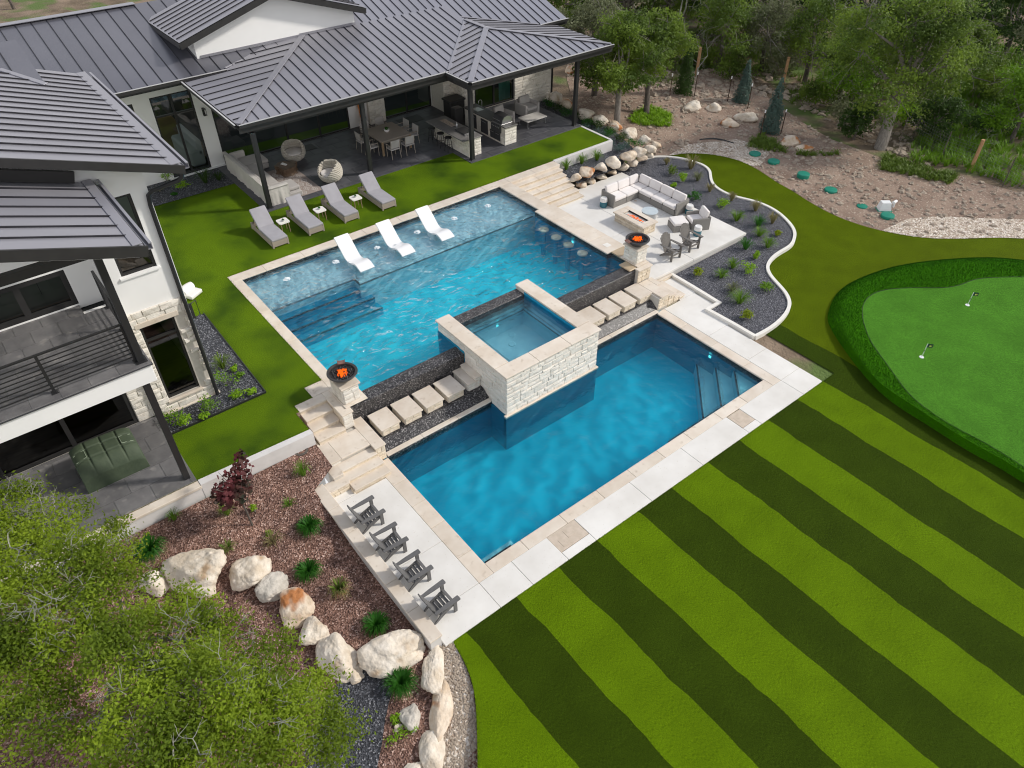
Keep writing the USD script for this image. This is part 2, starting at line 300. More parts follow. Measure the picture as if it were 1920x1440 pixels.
leafmat('leaf_gray', (.18, .20, .10), (.38, .40, .24), trans=.4)
leafmat('leaf_bright', (.15, .29, .015), (.36, .52, .07))
leafmat('leaf_lime', (.24, .42, .015), (.48, .64, .07))
leafmat('leaf_grass', (.13, .25, .02), (.34, .46, .09))
leafmat('leaf_deep', (.035, .15, .012), (.14, .33, .035))
leafmat('leaf_tan', (.26, .23, .10), (.46, .41, .22))
leafmat('leaf_blue', (.08, .14, .12), (.22, .29, .26))
leafmat('leaf_juniper', (.10, .16, .13), (.30, .37, .33))
leafmat('leaf_red', (.035, .040, .024), (.115, .085, .055), patch=(.17, .045, .05), pscale=1.3)
leafmat('leaf_yellow', (.25, .32, .01), (.50, .45, .03))
leafmat('blade_fringe', (.014, .08, .0), (.07, .25, .004), trans=.2)
leafmat('blade_lawn', (.03, .07, .001), (.14, .23, .008), trans=.2)
leafmat('leaf_under', (.12, .19, .02), (.30, .38, .08))
M('wicker_gray', (.21, .195, .18), (.28, .265, .245), 60, rough=.8, bump=.5, bscale=70, vary=.04)
M('wicker_tan', (.29, .245, .20), (.37, .32, .27), 60, rough=.8, bump=.5, bscale=70)
M('wicker_pale', (.42, .385, .33), (.58, .54, .47), 25, rough=.85, bump=.5, bscale=50)
M('cushion_gray', (.30, .29, .31), (.34, .33, .35), 3, rough=.95, bump=.1, bscale=90, sheen=.2)
M('cushion_white', (.74, .69, .66), (.79, .75, .72), 3, rough=.95, bump=.1, bscale=90, sheen=.2)
M('cushion_taupe', (.38, .355, .335), (.44, .415, .39), 3, rough=.95, bump=.1, bscale=90, sheen=.2)
M('cover_fabric', (.48, .455, .42), (.56, .535, .50), 2, rough=.9, bump=.4, bscale=5, bdist=.05)
M('white_plastic', (.82, .82, .82), None, rough=.35, coat=.2)
M('poly_gray', (.105, .105, .105), (.135, .13, .128), 20, rough=.6, bump=.1, bscale=40, stretch=(1, 1, 1), vary=.05)
M('poly_brown', (.13, .12, .108), (.165, .152, .14), 20, rough=.6, bump=.1, bscale=40, vary=.05)
M('teak', (.25, .17, .10), (.33, .235, .15), 12, rough=.6, stretch=(1, 1, 6))
M('stone_white', (.74, .71, .65), (.80, .775, .72), 6, rough=.6)
M('teal_glaze', (.012, .10, .14), (.02, .15, .19), 5, rough=.25, coat=.4)
M('white_glaze', (.76, .74, .71), None, rough=.3, coat=.3)
M('pale_blue_top', (.46, .53, .56), (.52, .58, .61), 5, rough=.35)
M('concrete_gray', (.40, .41, .42), (.47, .48, .49), 6, rough=.7)
M('bowl_iron', (.020, .019, .019), (.035, .033, .032), 9, rough=.45, spec=.5)
M('copper_lip', (.20, .10, .075), (.30, .17, .14), 12, rough=.4, metal=.5)
M('lava', (.010, .010, .011), (.06, .06, .065), 30, rough=.4, island=.5)
M('green_cover', (.045, .065, .038), (.065, .088, .052), 4, rough=.7, bump=.25, bscale=16, bdist=.02)
M('cover_piping', (.30, .36, .26), None, rough=.6)
M('septic_green', (.008, .19, .125), (.012, .23, .155), 5, rough=.5)
M('wood_post', (.36, .20, .095), (.48, .29, .15), 9, rough=.85, stretch=(3, 3, .6))
M('wood_dark', (.085, .055, .035), (.17, .11, .07), 6, rough=.5, stretch=(1, 1, 1))
M('rust_post', (.055, .032, .022), (.09, .055, .035), 9, rough=.8)
M('wire', (.24, .24, .23), None, rough=.5, metal=.6)
M('steel', (.50, .50, .50), None, rough=.28, metal=.9)
M('steel_dark', (.10, .10, .105), None, rough=.3, metal=.7)
M('counter_dark', (.060, .058, .057), (.10, .096, .094), 12, rough=.35)
M('counter_gray', (.14, .135, .13), (.19, .18, .175), 12, rough=.4)
M('rug', (.30, .245, .22), (.345, .29, .26), 30, rough=.95)
M('rug_line', (.60, .56, .52), None, rough=.95)
M('curtain', (.20, .44, .38), (.27, .52, .46), 3, rough=.9)
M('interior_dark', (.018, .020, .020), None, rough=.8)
M('interior_wood', (.12, .070, .032), (.20, .125, .06), 3, rough=.4, stretch=(1, 6, 1))
M('blind_pale', (.55, .56, .42), None, rough=.9)
M('blind_green', (.16, .19, .14), None, rough=.9)
M('interior_white', (.45, .45, .44), None, rough=.9)
M('orange_board', (.55, .19, .035), None, rough=.5)
M('flag_green', (.008, .05, .030), None, rough=.8)
M('flag_yellow', (.60, .62, .12), None, rough=.8)
M('white_paint', (.78, .79, .79), None, rough=.4)
M('foam', (.80, .84, .86), None, rough=.5)
M('lid_tan', (.50, .42, .33), (.59, .50, .41), 6, rough=.8)
MATS['flame'] = usdkit.material(stage, '/World/Looks/flame', {'g': ('geometry', {}), 'r': ('rgb_ramp', {'ramp': [(0, (1.0, .13, .01)), (.6, (1.0, .30, .03)), (1, (1.0, .62, .22))]}), 'e': ('emission', {'strength': 1.0})}, [('g.random_per_island', 'r.fac'), ('r.color', 'e.color')], surface='e.emission')
MATS['pool_lamp'] = usdkit.material(stage, '/World/Looks/pool_lamp', {'e': ('emission', {'strength': 1.3, 'color': (.10, .9, 1.0)})}, [], surface='e.emission')
def pane(name, tint, ior=1.5, refl=1.0):
    MATS[name] = usdkit.material(stage, f'/World/Looks/{name}', {'t': ('transparent_bsdf', {'color': tint}), 'g': ('glossy_bsdf', {'roughness': .015, 'color': (refl, refl, refl)}), 'f': ('fresnel', {'IOR': ior}), 'm': ('mix_closure', {})},
        [('f.fac', 'm.fac'), ('t.BSDF', 'm.closure1'), ('g.BSDF', 'm.closure2')], surface='m.closure')
pane('glass', (.42, .50, .47), 1.75)
pane('glass_lower', (.42, .46, .42), 1.6)
def water(name, tint, s1, b1, s2, b2, refr=0.5, stretch=(1, 1, 1)):
    n = {'g': ('geometry', {}), 'mp': ('mapping', {'scale': stretch}), 'n1': ('noise_texture', {'type': 'ridged_multifractal', 'scale': s1, 'detail': 2.5, 'roughness': .45, 'distortion': .5}), 'n2': ('noise_texture', {'scale': s2, 'detail': 3.0}),
         'b1': ('bump', {'strength': 1.0, 'distance': b1}), 'b2': ('bump', {'strength': 1.0, 'distance': b2}),
         't': ('transparent_bsdf', {'color': tint}), 'q': ('refraction_bsdf', {'color': tint, 'IOR': 1.33, 'roughness': 0.0}), 'm0': ('mix_closure', {'fac': refr}), 'gl': ('glossy_bsdf', {'roughness': .03, 'color': (1, 1, 1)}), 'f': ('fresnel', {'IOR': 1.24}), 'm': ('mix_closure', {})}
    L = [('g.position', 'mp.vector'), ('mp.vector', 'n1.vector'), ('mp.vector', 'n2.vector'), ('n1.fac', 'b1.height'), ('n2.fac', 'b2.height'), ('b1.normal', 'b2.normal'),
         ('b2.normal', 'q.normal'), ('b2.normal', 'gl.normal'), ('b2.normal', 'f.normal'), ('t.BSDF', 'm0.closure1'), ('q.BSDF', 'm0.closure2'), ('m0.closure', 'm.closure1'), ('gl.BSDF', 'm.closure2'), ('f.fac', 'm.fac')]
    MATS[name] = usdkit.material(stage, f'/World/Looks/{name}', n, L, surface='m.closure')
water('water_main', (.90, 1.0, 1.0), 2.0, .34, 6.0, .07, .25, (1.0, 1.7, 1))
water('water_shelf', (.93, .99, 1.0), 3.0, .20, 12.0, .06, .35)
water('water_low', (.82, .99, 1.0), 1.6, .08, 9.0, .03, .25)
water('water_spa', (.92, .99, 1.0), 1.5, .03, 6.0, .012, .35)
# ================================================================ ground and pools
def overlay(name, poly, dz, mat, kind='structure', zf=None, label=None, cat=None):
    mb = MB(); x0, y0, x1, y1 = poly.bounds; zf = zf or (lambda x, y: zterr(x, y)+dz)
    for i in range(math.floor(x0), math.ceil(x1)):
        for j in range(math.floor(y0), math.ceil(y1)):
            g = poly.intersection(sbox(i, j, i+1, j+1))
            if g.area > 1e-4: mb.sheet(g, zf)
    return solo(name, mb, mat, kind=kind, label=label, cat=cat, smooth=False)
def pxpoly(pts, z=None): return Polygon([tuple((at(*p, z) if z is not None else att(*p))[:2]) for p in pts])

v, f = grid_sheet(-60, 150, -30, 180, 211, 211, zterr)
c = v[f].mean(1); cut = (c[:, 0] > 4) & (c[:, 0] < 6) & (c[:, 1] > 8) & (c[:, 1] < 16); keep = ~cut & ~((c[:, 0] > 6) & (c[:, 0] < 19) & (c[:, 1] > 9) & (c[:, 1] < 25))
solo('ground', (v, f[keep]), 'woodland', kind='structure', smooth=True)

K1 = lambda pts, x0, y0, k: [cr(a, b, x0, y0, k) for a, b in pts]
LAWN_UP = Polygon([(1.62, 15.56), (4.84, 15.45), (4.84, 16.3), (4.95, 16.3), (4.95, 16.64), (5.55, 16.64), (5.55, 17.2), (6.15, 17.2), (6.15, 24.64), (22.2, 24.64), (25.95, 24.70), (25.95, 34.5), (-9, 36.5), (-9, 15.6)])
mb = MB().sheet(LAWN_UP, 0.0); solo('upper_lawn', mb, 'turf_upper', kind='structure')
mb = MB()
for (a, b) in zip(list(LAWN_UP.exterior.coords)[:-1], list(LAWN_UP.exterior.coords)[1:]):
    mb.quad((*a, -1.6), (*b, -1.6), (*b, 0), (*a, 0))
solo('lawn_bank', mb, 'dirt', kind='structure')

# ---- coping
def run(parent, x0, y0, x1, y1, z, th=.06, step=1.1, mat='limestone', name='coping_stone', gap=.006, bev=.012, seed=0):
    r = random.Random(seed+int(x0*31+y0*17)); ax = 0 if (x1-x0) > (y1-y0) else 1; L = (x1-x0, y1-y0)[ax]; n = max(1, round(L/step)); c = [0]+[(k+r.uniform(-.12, .12))*L/n for k in range(1, n)]+[L]
    for a, b in zip(c[:-1], c[1:]):
        q = [x0, y0, x1, y1]; q[ax] = (x0, y0)[ax]+a+gap/2; q[2+ax] = (x0, y0)[ax]+b-gap/2
        part(parent, name, MB().box(q[0], q[1], z-th, q[2], q[3], z-r.uniform(0, .002), b=bev), mat)
cop = thing('pool_coping', kind='structure')
run(cop, 6.15, 17.2, 6.52, 24.17, 0); run(cop, 6.15, 24.17, 19.2, 24.64, 0, step=1.4)
run(cop, 18.56, 21.42, 19.2, 24.17, 0, step=1.4)
run(cop, 18.34, 17.05, 19.33, 21.42, 0, step=1.1)
run(cop, 18.55, 16.2, 19.24, 17.05, 0, step=1.0, mat='limestone_wet')
run(cop, 18.13, 15.62, 19.14, 16.2, 0, step=.5, mat='limestone_wet')
run(cop, 5.55, 16.64, 6.15, 17.2, 0, step=.6); run(cop, 6.15, 16.5, 6.42, 17.2, 0)
# skimmer lids let into the coping
for (x, y, w, dd, m) in ((5.72, 16.92, .2, .2, 'limestone'), (5.86, 16.74, .26, .2, 'limestone'), (18.78, 17.5, .26, .26, 'stone_white')):
    part(cop, 'skimmer_lid', MB().box(x-w/2, y-dd/2, 0.001, x+w/2, y+dd/2, .007, b=.003).lathe([(.012, .007), (.012, .011), (0, .011)], 8, (x, y, 0)), m)
cop2 = thing('pool_coping', kind='structure')
run(cop2, 6.05, 8.93, 6.52, 14.13, -1.2); run(cop2, 6.52, 8.93, 18.28, 9.31, -1.2, step=1.3); run(cop2, 18.28, 8.93, 18.70, 14.2, -1.2, step=1.3)
run(cop2, 6.53, 14.13, 10.44, 14.30, -1.13, step=1.3); run(cop2, 14.40, 14.13, 18.35, 14.30, -1.13, step=1.3)
for (x0, y0, x1, y1, lids) in ((8.31, 8.32, 9.31, 8.92, ((8.62, 8.52), (8.92, 8.68))), (15.86, 8.29, 16.47, 8.90, ((16.10, 8.62),))):
    part(cop2, 'equipment_pad', MB().box(x0, y0, -1.26, x1, y1, -1.2, b=.008), 'lid_tan')
    for (x, y) in lids: part(cop2, 'skimmer_lid', MB().box(x-.13, y-.13, -1.2, x+.13, y+.13, -1.193, b=.003).lathe([(.014, -1.193), (.014, -1.188), (0, -1.188)], 8, (x, y, 0)), 'lid_tan')

# ---- upper pool basin
pool = thing('swimming_pool', kind='structure')
mb = MB().box(6.3, 15.6, -1.75, 18.9, 24.6, -1.55); part(pool, 'pool_floor', mb, 'pool_plaster')
mb = MB().box(6.2, 15.7, -1.6, 6.51, 24.5, -.07).box(6.2, 24.17, -1.6, 19.1, 24.5, -.07).box(18.58, 21.4, -1.6, 19.1, 24.2, -.07).box(18.36, 17.05, -1.6, 19.3, 21.41, -.07).box(18.56, 15.7, -1.6, 19.2, 17.05, -.07)
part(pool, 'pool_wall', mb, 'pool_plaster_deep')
mb = MB().box(6.505, 16.0, -.26, 6.52, 24.17, -.065).box(6.5, 24.155, -.26, 18.6, 24.172, -.065).box(18.565, 21.43, -.26, 18.582, 24.17, -.065).box(18.345, 17.06, -.26, 18.362, 21.41, -.065).box(18.34, 17.04, -.26, 18.56, 17.055, -.065).box(18.545, 16.2, -.26, 18.562, 17.05, -.065)
part(pool, 'waterline_tile', mb, 'mosaic')
part(pool, 'sun_shelf', MB().box(6.5, 22.02, -1.6, 18.6, 24.2, -.34).box(9.95, 21.56, -1.6, 18.6, 22.03, -.34), 'pool_shelf')
part(pool, 'shelf_edge_tile', MB().box(6.52, 22.0, -.345, 9.97, 22.09, -.332).box(9.94, 21.55, -.345, 18.38, 21.63, -.332).box(9.94, 21.63, -.345, 10.02, 22.09, -.332), 'mosaic')
for k, (z, y) in enumerate(((-.62, 21.66), (-.92, 21.30), (-1.22, 20.95))):
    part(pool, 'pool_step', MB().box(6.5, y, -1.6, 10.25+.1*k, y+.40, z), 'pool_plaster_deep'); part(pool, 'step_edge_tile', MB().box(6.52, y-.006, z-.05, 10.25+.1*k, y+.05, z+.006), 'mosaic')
for q in (cr(230, 655, 480, 360, 4), cr(600, 525, 480, 360, 4), cr(905, 420, 480, 360, 4), cr(1210, 302, 480, 360, 4), cr(1485, 200, 480, 360, 4), cr(1738, 105, 480, 360, 4)):
    p = at(*q, -.04); part(pool, 'bubbler_nozzle', MB().lathe([(.05, -.34), (.05, -.325), (.015, -.32), (0, -.32)], 10, (p[0], p[1], 0)), 'steel')
for q, z, fx in ((cr(1195, 1340, 920, 280, 8), -.5, 18.335), ): 
    p = at(*q, -.1); part(pool, 'pool_lamp', MB().cbox((fx-.01, p[1]+.1, z+.12), (.02, .10, .10), b=.01), 'pool_lamp')
# weirs of black mosaic
for (x0, x1) in ((6.28, 10.45), (14.39, 18.56)):
    w = MB(); pr = [(15.60, -1.6), (15.60, -.125), (15.63, -.105), (16.0, -.072), (16.06, -.085), (16.06, -1.6)]; n = len(pr)
    v = [(x0, *q) for q in pr]+[(x1, *q) for q in pr]; fc = [[i, n+i, n+(i+1) % n, (i+1) % n] for i in range(n)]; w.add(v, fc); w.add([(x0, *q) for q in pr], [[0, i+1, i+2] for i in range(n-2)]); w.add([(x1, *q) for q in pr], [[0, i+2, i+1] for i in range(n-2)])
    part(pool, 'infinity_edge', w, 'mosaic')
for (x0, x1) in ((6.4, 10.46), (14.38, 18.42)):
    w = MB(); pr = [(14.30, -1.6), (14.30, -1.115), (14.60, -.905), (15.61, -.90), (15.61, -1.6)]; n = len(pr)
    v = [(x0, *q) for q in pr]+[(x1, *q) for q in pr]; fc = [[i, n+i, n+(i+1) % n, (i+1) % n] for i in range(n)]; w.add(v, fc)
    part(pool, 'catch_trough', w, 'mosaic')
def waves(x, y): return .006*np.sin(2.1*x+1.3*y+np.sin(.9*y))+.005*np.sin(-1.6*x+2.9*y+.7*np.sin(1.1*x))+.004*np.sin(5.1*x+3.7*y)
BUB = [at(*q, -.06)[:2] for q in (cr(230, 655, 480, 360, 4), cr(600, 525, 480, 360, 4), cr(905, 420, 480, 360, 4), cr(1210, 302, 480, 360, 4), cr(1485, 200, 480, 360, 4), cr(1738, 105, 480, 360, 4))]
def shelfw(x, y):
    z = -.062+waves(x, y)*.5
    for (bx, by) in BUB:
        r = np.hypot(x-bx, y-by); z = z+.016*np.cos(r*26)*np.exp(-r*2.6)
    return z
solo('water', grid_sheet(6.5, 18.57, 16.02, 21.56, 150, 80, lambda x, y: -.075+waves(x, y)), 'water_main', kind='structure', smooth=True)
solo('water', grid_sheet(6.5, 18.58, 21.56, 24.18, 240, 60, shelfw), 'water_shelf', kind='structure', smooth=True)

# ---- lower pool basin
pool2 = thing('swimming_pool', kind='structure')
part(pool2, 'pool_floor', MB().box(6.3, 9.1, -3.0, 18.5, 14.4, -2.8), 'pool_lower')
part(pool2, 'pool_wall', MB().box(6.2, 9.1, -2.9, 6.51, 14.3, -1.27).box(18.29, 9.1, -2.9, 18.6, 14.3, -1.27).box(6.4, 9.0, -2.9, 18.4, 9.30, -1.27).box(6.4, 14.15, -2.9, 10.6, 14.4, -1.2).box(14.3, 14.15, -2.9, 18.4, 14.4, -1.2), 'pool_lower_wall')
part(pool2, 'waterline_tile', MB().box(6.505, 9.3, -1.45, 6.52, 14.15, -1.262).box(18.278, 9.3, -1.45, 18.293, 14.15, -1.262).box(6.5, 9.298, -1.45, 18.3, 9.312, -1.262).box(6.5, 14.138, -1.45, 10.46, 14.152, -1.192).box(14.38, 14.138, -1.45, 18.3, 14.152, -1.192), 'mosaic')
for k, (leg, z) in enumerate(((2.75, -2.30), (1.95, -1.95), (1.2, -1.60))):
    part(pool2, 'corner_step', MB().prism([(18.29, 9.3), (18.29, 9.3+leg), (18.29-leg, 9.3)], -2.85, z), 'spa_plaster')
    part(pool2, 'step_edge_tile', MB().prism([(18.29, 9.3+leg), (18.29-leg, 9.3), (18.29-leg+.09, 9.3), (18.29, 9.3+leg-.09)], z, z+.007), 'mosaic')
part(pool2, 'wall_bench', MB().box(13.85, 9.3, -2.85, 16.6, 9.52, -1.52), 'spa_plaster'); part(pool2, 'step_edge_tile', MB().box(13.85, 9.47, -1.53, 16.6, 9.527, -1.512), 'mosaic')
part(pool2, 'wall_bench', MB().box(6.51, 9.3, -2.85, 7.6, 9.58, -1.42), 'spa_plaster'); part(pool2, 'step_edge_tile', MB().box(6.62, 9.40, -1.42, 7.5, 9.47, -1.412), 'mosaic')
p = at(1316, 658, -1.35); part(pool2, 'pool_lamp', MB().cbox((18.275, p[1]-.2, -1.62), (.02, .10, .10), b=.01), 'pool_lamp')
def lowwaves(x, y): return -1.272+.003*np.sin(3.1*x+2.3*y)+.0025*np.sin(-2.6*x+4.9*y)+.004*np.exp(-((y-14.0)/.6)**2)*np.sin(9*x+3*y)
solo('water', grid_sheet(6.5, 18.3, 9.3, 14.15, 170, 90, lowwaves), 'water_low', kind='structure', smooth=True)

# ---------------------------------------------------------------- stone facing laid block by block
def ashlar(parent, O, ud, nd, W, H, seed, mat='ashlar', rowh=(.10, .16, .20), lw=(.24, .62), depth=.045, world=True, name='stone', hole=None, gap=.008, vdir=(0, 0, 1)):
    """blocks over a W x H face from its lower left corner O; ud along, nd outward"""
    r = random.Random(seed); O, ud, nd, vd = (np.array(q, float) for q in (O, ud, nd, vdir)); z = 0.0; n = 0
    while z < H-.02:
        h = r.choice(rowh); h = H-z if z+h > H-.06 else h; x = 0.0
        while x < W-.02:
            w = r.uniform(*lw); w = W-x if x+w > W-.12 else w
            ok = True
            if hole is not None:
                for (a, b, c0, d0) in hole:
                    if x+w > a+.01 and x < c0-.01 and z+h > b+.01 and z < d0-.01:
                        ok = False
                        if x < a-.03: w = a-x; ok = True
                        elif z < b-.03 and z+h > b: pass
                        break
            if ok:
                dp = depth*r.uniform(.75, 1.25); a0, a1, b0, b1 = x+gap/2, x+w-gap/2, z+gap/2, z+h-gap/2; bv = min(.014, (b1-b0)*.2, (a1-a0)*.2)
                us, vs = [a0+bv, (a0+a1)/2+r.uniform(-.2, .2)*(a1-a0), a1-bv], [b0+bv, (b0+b1)/2, b1-bv]
                V = [O+ud*a+vd*b for a, b in ((a0, b0), (a1, b0), (a1, b1), (a0, b1))]
                V += [O+ud*a+vd*b+nd*dp*.62 for a, b in ((a0, b0), (a1, b0), (a1, b1), (a0, b1))]
                for j in range(3):
                    for i in range(3):
                        k = dp*(1+(.30 if i == 1 and j == 1 else 0)+r.uniform(-.22, .22)); V.append(O+ud*us[i]+vd*vs[j]+nd*k)
                F = [[0, 1, 5], [0, 5, 4], [1, 2, 6], [1, 6, 5], [2, 3, 7], [2, 7, 6], [3, 0, 4], [3, 4, 7]]
                g = lambda i, j: 8+j*3+i
                for j in range(2):
                    for i in range(2): F += [[g(i, j), g(i+1, j), g(i+1, j+1)], [g(i, j), g(i+1, j+1), g(i, j+1)]]
                F += [[4, 5, g(1, 0)], [4, g(1, 0), g(0, 0)], [5, g(2, 0), g(1, 0)], [5, 6, g(2, 1)], [5, g(2, 1), g(2, 0)], [6, g(2, 2), g(2, 1)], [6, 7, g(1, 2)], [6, g(1, 2), g(2, 2)], [7, g(0, 2), g(1, 2)], [7, 4, g(0, 1)], [7, g(0, 1), g(0, 2)], [4, g(0, 0), g(0, 1)]]
                F = np.array(F)
                if np.dot(np.cross(ud, vd), nd) < 0: F = F[:, ::-1]
                part(parent, name, (np.array(V), F), mat, world=world); n += 1
            x += w
        z += h
    return n

# ---- spa
spa = thing('hot_tub', 'raised square stone hot tub between the upper and lower pools', 'hot tub', (12.42, 15.2, -1.27))
P = lambda *a, **k: part(*a, world=True, **k)
P(spa, 'wall_core', MB().box(10.50, 13.41, -2.8, 14.34, 13.92, .31).box(10.50, 13.9, -2.8, 10.99, 17.10, .31).box(13.85, 13.9, -2.8, 14.34, 17.10, .31), 'mortar')
ashlar(spa, (10.46, 13.41, -1.27), (1, 0, 0), (0, -1, 0), 3.92, 1.58, 3, rowh=(.11, .16, .16, .21), lw=(.2, .6))
ashlar(spa, (10.50, 17.10, -.05), (0, -1, 0), (-1, 0, 0), 1.50, .36, 5, rowh=(.12, .18), lw=(.25, .7), depth=.035); P(spa, 'submerged_wall', MB().box(10.44, 15.62, -2.7, 10.52, 17.11, -.06).box(14.33, 15.62, -2.7, 14.41, 17.11, -.06), 'pool_plaster_deep'); P(spa, 'submerged_wall', MB().box(10.43, 13.35, -2.8, 14.41, 13.45, -1.285).box(10.43, 13.4, -2.8, 10.55, 14.16, -1.285).box(14.3, 13.4, -2.8, 14.41, 14.16, -1.285), 'pool_lower_wall')
ashlar(spa, (10.50, 15.60, -1.27), (0, -1, 0), (-1, 0, 0), 2.23, 1.58, 4, rowh=(.11, .16, .16, .21), lw=(.25, .7), depth=.035)
for (x0, y0, x1, y1) in ((10.41, 13.91, 10.98, 17.18), (13.86, 13.91, 14.43, 17.18), (10.41, 13.32, 14.43, 13.90)):
    c = thing_run = None
    ax = 0 if x1-x0 > y1-y0 else 1; L = (x1-x0, y1-y0)[ax]; cuts = np.linspace(0, L, 4 if ax else 4)
    for a, b in zip(cuts[:-1], cuts[1:]):
        q = [x0, y0, x1, y1]; q[ax] = (x0, y0)[ax]+a+.003; q[2+ax] = (x0, y0)[ax]+b-.003; P(spa, 'coping_slab', MB().box(q[0], q[1], .31, q[2], q[3], .372, b=.012), 'limestone')
P(spa, 'spill_edge', MB().box(10.98, 16.64, -2.8, 13.86, 17.10, .235, b=.02), 'mosaic')
P(spa, 'spa_bench', MB().box(10.98, 16.33, -1.5, 13.86, 16.65, -.14).box(10.98, 13.9, -1.5, 11.30, 16.4, -.14).box(13.54, 13.9, -1.5, 13.86, 16.4, -.14).box(10.98, 13.9, -1.5, 13.86, 14.2, -.14), 'spa_plaster')
P(spa, 'spa_floor', MB().box(10.98, 13.9, -1.6, 13.86, 16.65, -.72), 'spa_plaster')
P(spa, 'spa_wall', MB().box(10.985, 13.9, -.2, 10.995, 16.65, .315).box(13.845, 13.9, -.2, 13.855, 16.65, .315).box(10.98, 13.905, -.2, 13.86, 13.93, .315), 'pool_plaster_deep')
P(spa, 'bench_edge_tile', MB().box(11.26, 16.30, -.15, 13.58, 16.34, -.13).box(11.27, 14.2, -.15, 11.31, 16.32, -.13).box(13.53, 14.2, -.15, 13.57, 16.32, -.13), 'mosaic')
p = at(960, 636, -.5); P(spa, 'floor_drain', MB().lathe([(.13, -.72), (.13, -.70), (.10, -.69), (0, -.69)], 18, (p[0], p[1], 0)), 'spa_plaster')
p = at(933, 607, -.2); P(spa, 'pool_lamp', MB().cbox((p[0], 16.325, -.30), (.09, .02, .09), b=.008), 'pool_lamp')
P(spa, 'water', grid_sheet(10.985, 13.855, 13.92, 16.66, 40, 40, lambda x, y: .216+.0015*np.sin(5*x+3*y)), 'water_spa', smooth=True)
P(spa, 'base_ledge', MB().box(10.38, 13.30, -1.34, 14.44, 13.42, -1.245, b=.01), 'limestone')
st = thing('stone_steps', 'two low stone blocks stacked as steps against the hot tub wall', 'steps', (10.2, 15.1, -.9))
P(st, 'step_block', MB().box(9.99, 14.76, -.95, 10.45, 15.58, -.65), 'mortar'); ashlar(st, (9.99, 14.76, -.93), (1, 0, 0), (0, -1, 0), .46, .28, 8, rowh=(.14,), lw=(.2, .4), depth=.025); ashlar(st, (9.99, 15.58, -.93), (0, -1, 0), (-1, 0, 0), .82, .28, 9, rowh=(.14,), lw=(.25, .5), depth=.02)
P(st, 'step_slab', MB().box(9.95, 14.72, -.65, 10.36, 15.62, -.60, b=.01), 'limestone'); P(st, 'riser_block', MB().box(10.27, 14.74, -.65, 10.47, 15.55, -.5), 'ashlar'); P(st, 'step_slab', MB().box(10.235, 14.70, -.50, 10.47, 15.57, -.45, b=.01), 'limestone')

# ---- stepping pads
PADS = [(6.69, 'first', 'beside the landing left of the weir'), (7.50, 'second', 'stained tan at its far corner, left half of the weir'), (8.30, 'third', 'in the row left of the hot tub'), (9.11, 'fourth', 'nearest the two stacked steps at the hot tub'),
        (15.36, 'fifth', 'partly hidden behind the hot tub coping'), (16.16, 'sixth', 'middle of the row right of the hot tub'), (16.96, 'seventh', 'pinkest in the row right of the hot tub'), (17.78, 'eighth', 'joined to the right hand landing')]
for k, (x, w, t) in enumerate(PADS):
    lb = f'square limestone stepping pad {t}'
    if k == 0:
        pad0 = thing('stepping_pad', lb, 'stepping pad', (x, 14.66, -.9), group='stepping pads below the infinity edge')
        part(pad0, 'pad_base', MB().box(.05, .04, -.02, .64, .80, .25), 'mortar')
        ashlar(pad0, (.05, .04, 0), (1, 0, 0), (0, -1, 0), .59, .25, 21, mat='ashlar_warm', rowh=(.125,), lw=(.16, .34), depth=.022, world=False); ashlar(pad0, (.05, .80, 0), (0, -1, 0), (-1, 0, 0), .76, .25, 22, mat='ashlar_warm', rowh=(.25,), lw=(.35, .5), depth=.018, world=False)
        part(pad0, 'pad_slab', MB().box(0, 0, .25, .69, .85, .30, b=.012), 'limestone')
    else: copy_of(pad0, (x, 14.66, -.9), 0, lb)

# ---- steps and landings
def steps(name, label, loc): return thing(name, label, 'steps', loc)
s = steps('stone_steps', 'wide flight of seven shallow limestone steps from the lawn to the terrace', (20.7, 23, -.9))
P(s, 'step_base', MB().box(19.2, 22.3, -1.3, 22.1, 24.6, -.86), 'mortar')
P(s, 'landing_slab', MB().box(19.2, 24.14, -.14, 20.7, 24.64, 0, b=.012), 'limestone'); P(s, 'landing_slab', MB().box(20.706, 24.14, -.14, 22.18, 24.64, -.001, b=.012), 'limestone')
for i in range(1, 7):
    y = 24.14-.312*i; z = -.1286*i; xr = 22.15-.02*i+RNG.uniform(-.05, .05)
    for (a, b) in ((19.2, 20.2+.4*(i % 3)), (20.2+.4*(i % 3), xr)):
        P(s, 'tread', MB().box(a+.003, y, z-.05, b-.003, y+.345, z, b=.014), 'limestone')
    P(s, 'riser', MB().box(19.2, y+.03, -1.0, xr-.03, y+.34, z-.05), 'ashlar_warm')
s = steps('stone_steps', 'three upper limestone steps beside the left fire bowl pillar', (5.4, 15.8, -.6))
P(s, 'landing_slab', MB().box(4.95, 16.30, -.06, 5.85, 16.64, 0, b=.012), 'limestone'); P(s, 'landing_slab', MB().box(5.853, 16.30, -.06, 6.2, 16.64, 0, b=.012), 'limestone')
P(s, 'riser', MB().box(4.97, 16.33, -1.2, 6.2, 16.62, -.06), 'ashlar_warm')
for i, (y, z) in enumerate(((15.95, -.15), (15.60, -.30), (15.26, -.45))):
    P(s, 'tread', MB().box(4.97, y, z-.05, 5.85, y+.40, z, b=.012), 'limestone'); P(s, 'riser', MB().box(4.99, y+.03, -1.2, 5.85, y+.4, z-.05), 'ashlar_warm')
P(s, 'cheek_wall', MB().box(5.86, 15.39, -.6, 6.19, 16.32, -.06), 'ashlar_warm'); ashlar(s, (5.87, 15.39, -.6), (1, 0, 0), (0, -1, 0), .32, .54, 31, rowh=(.18,), lw=(.32, .33), depth=.03)
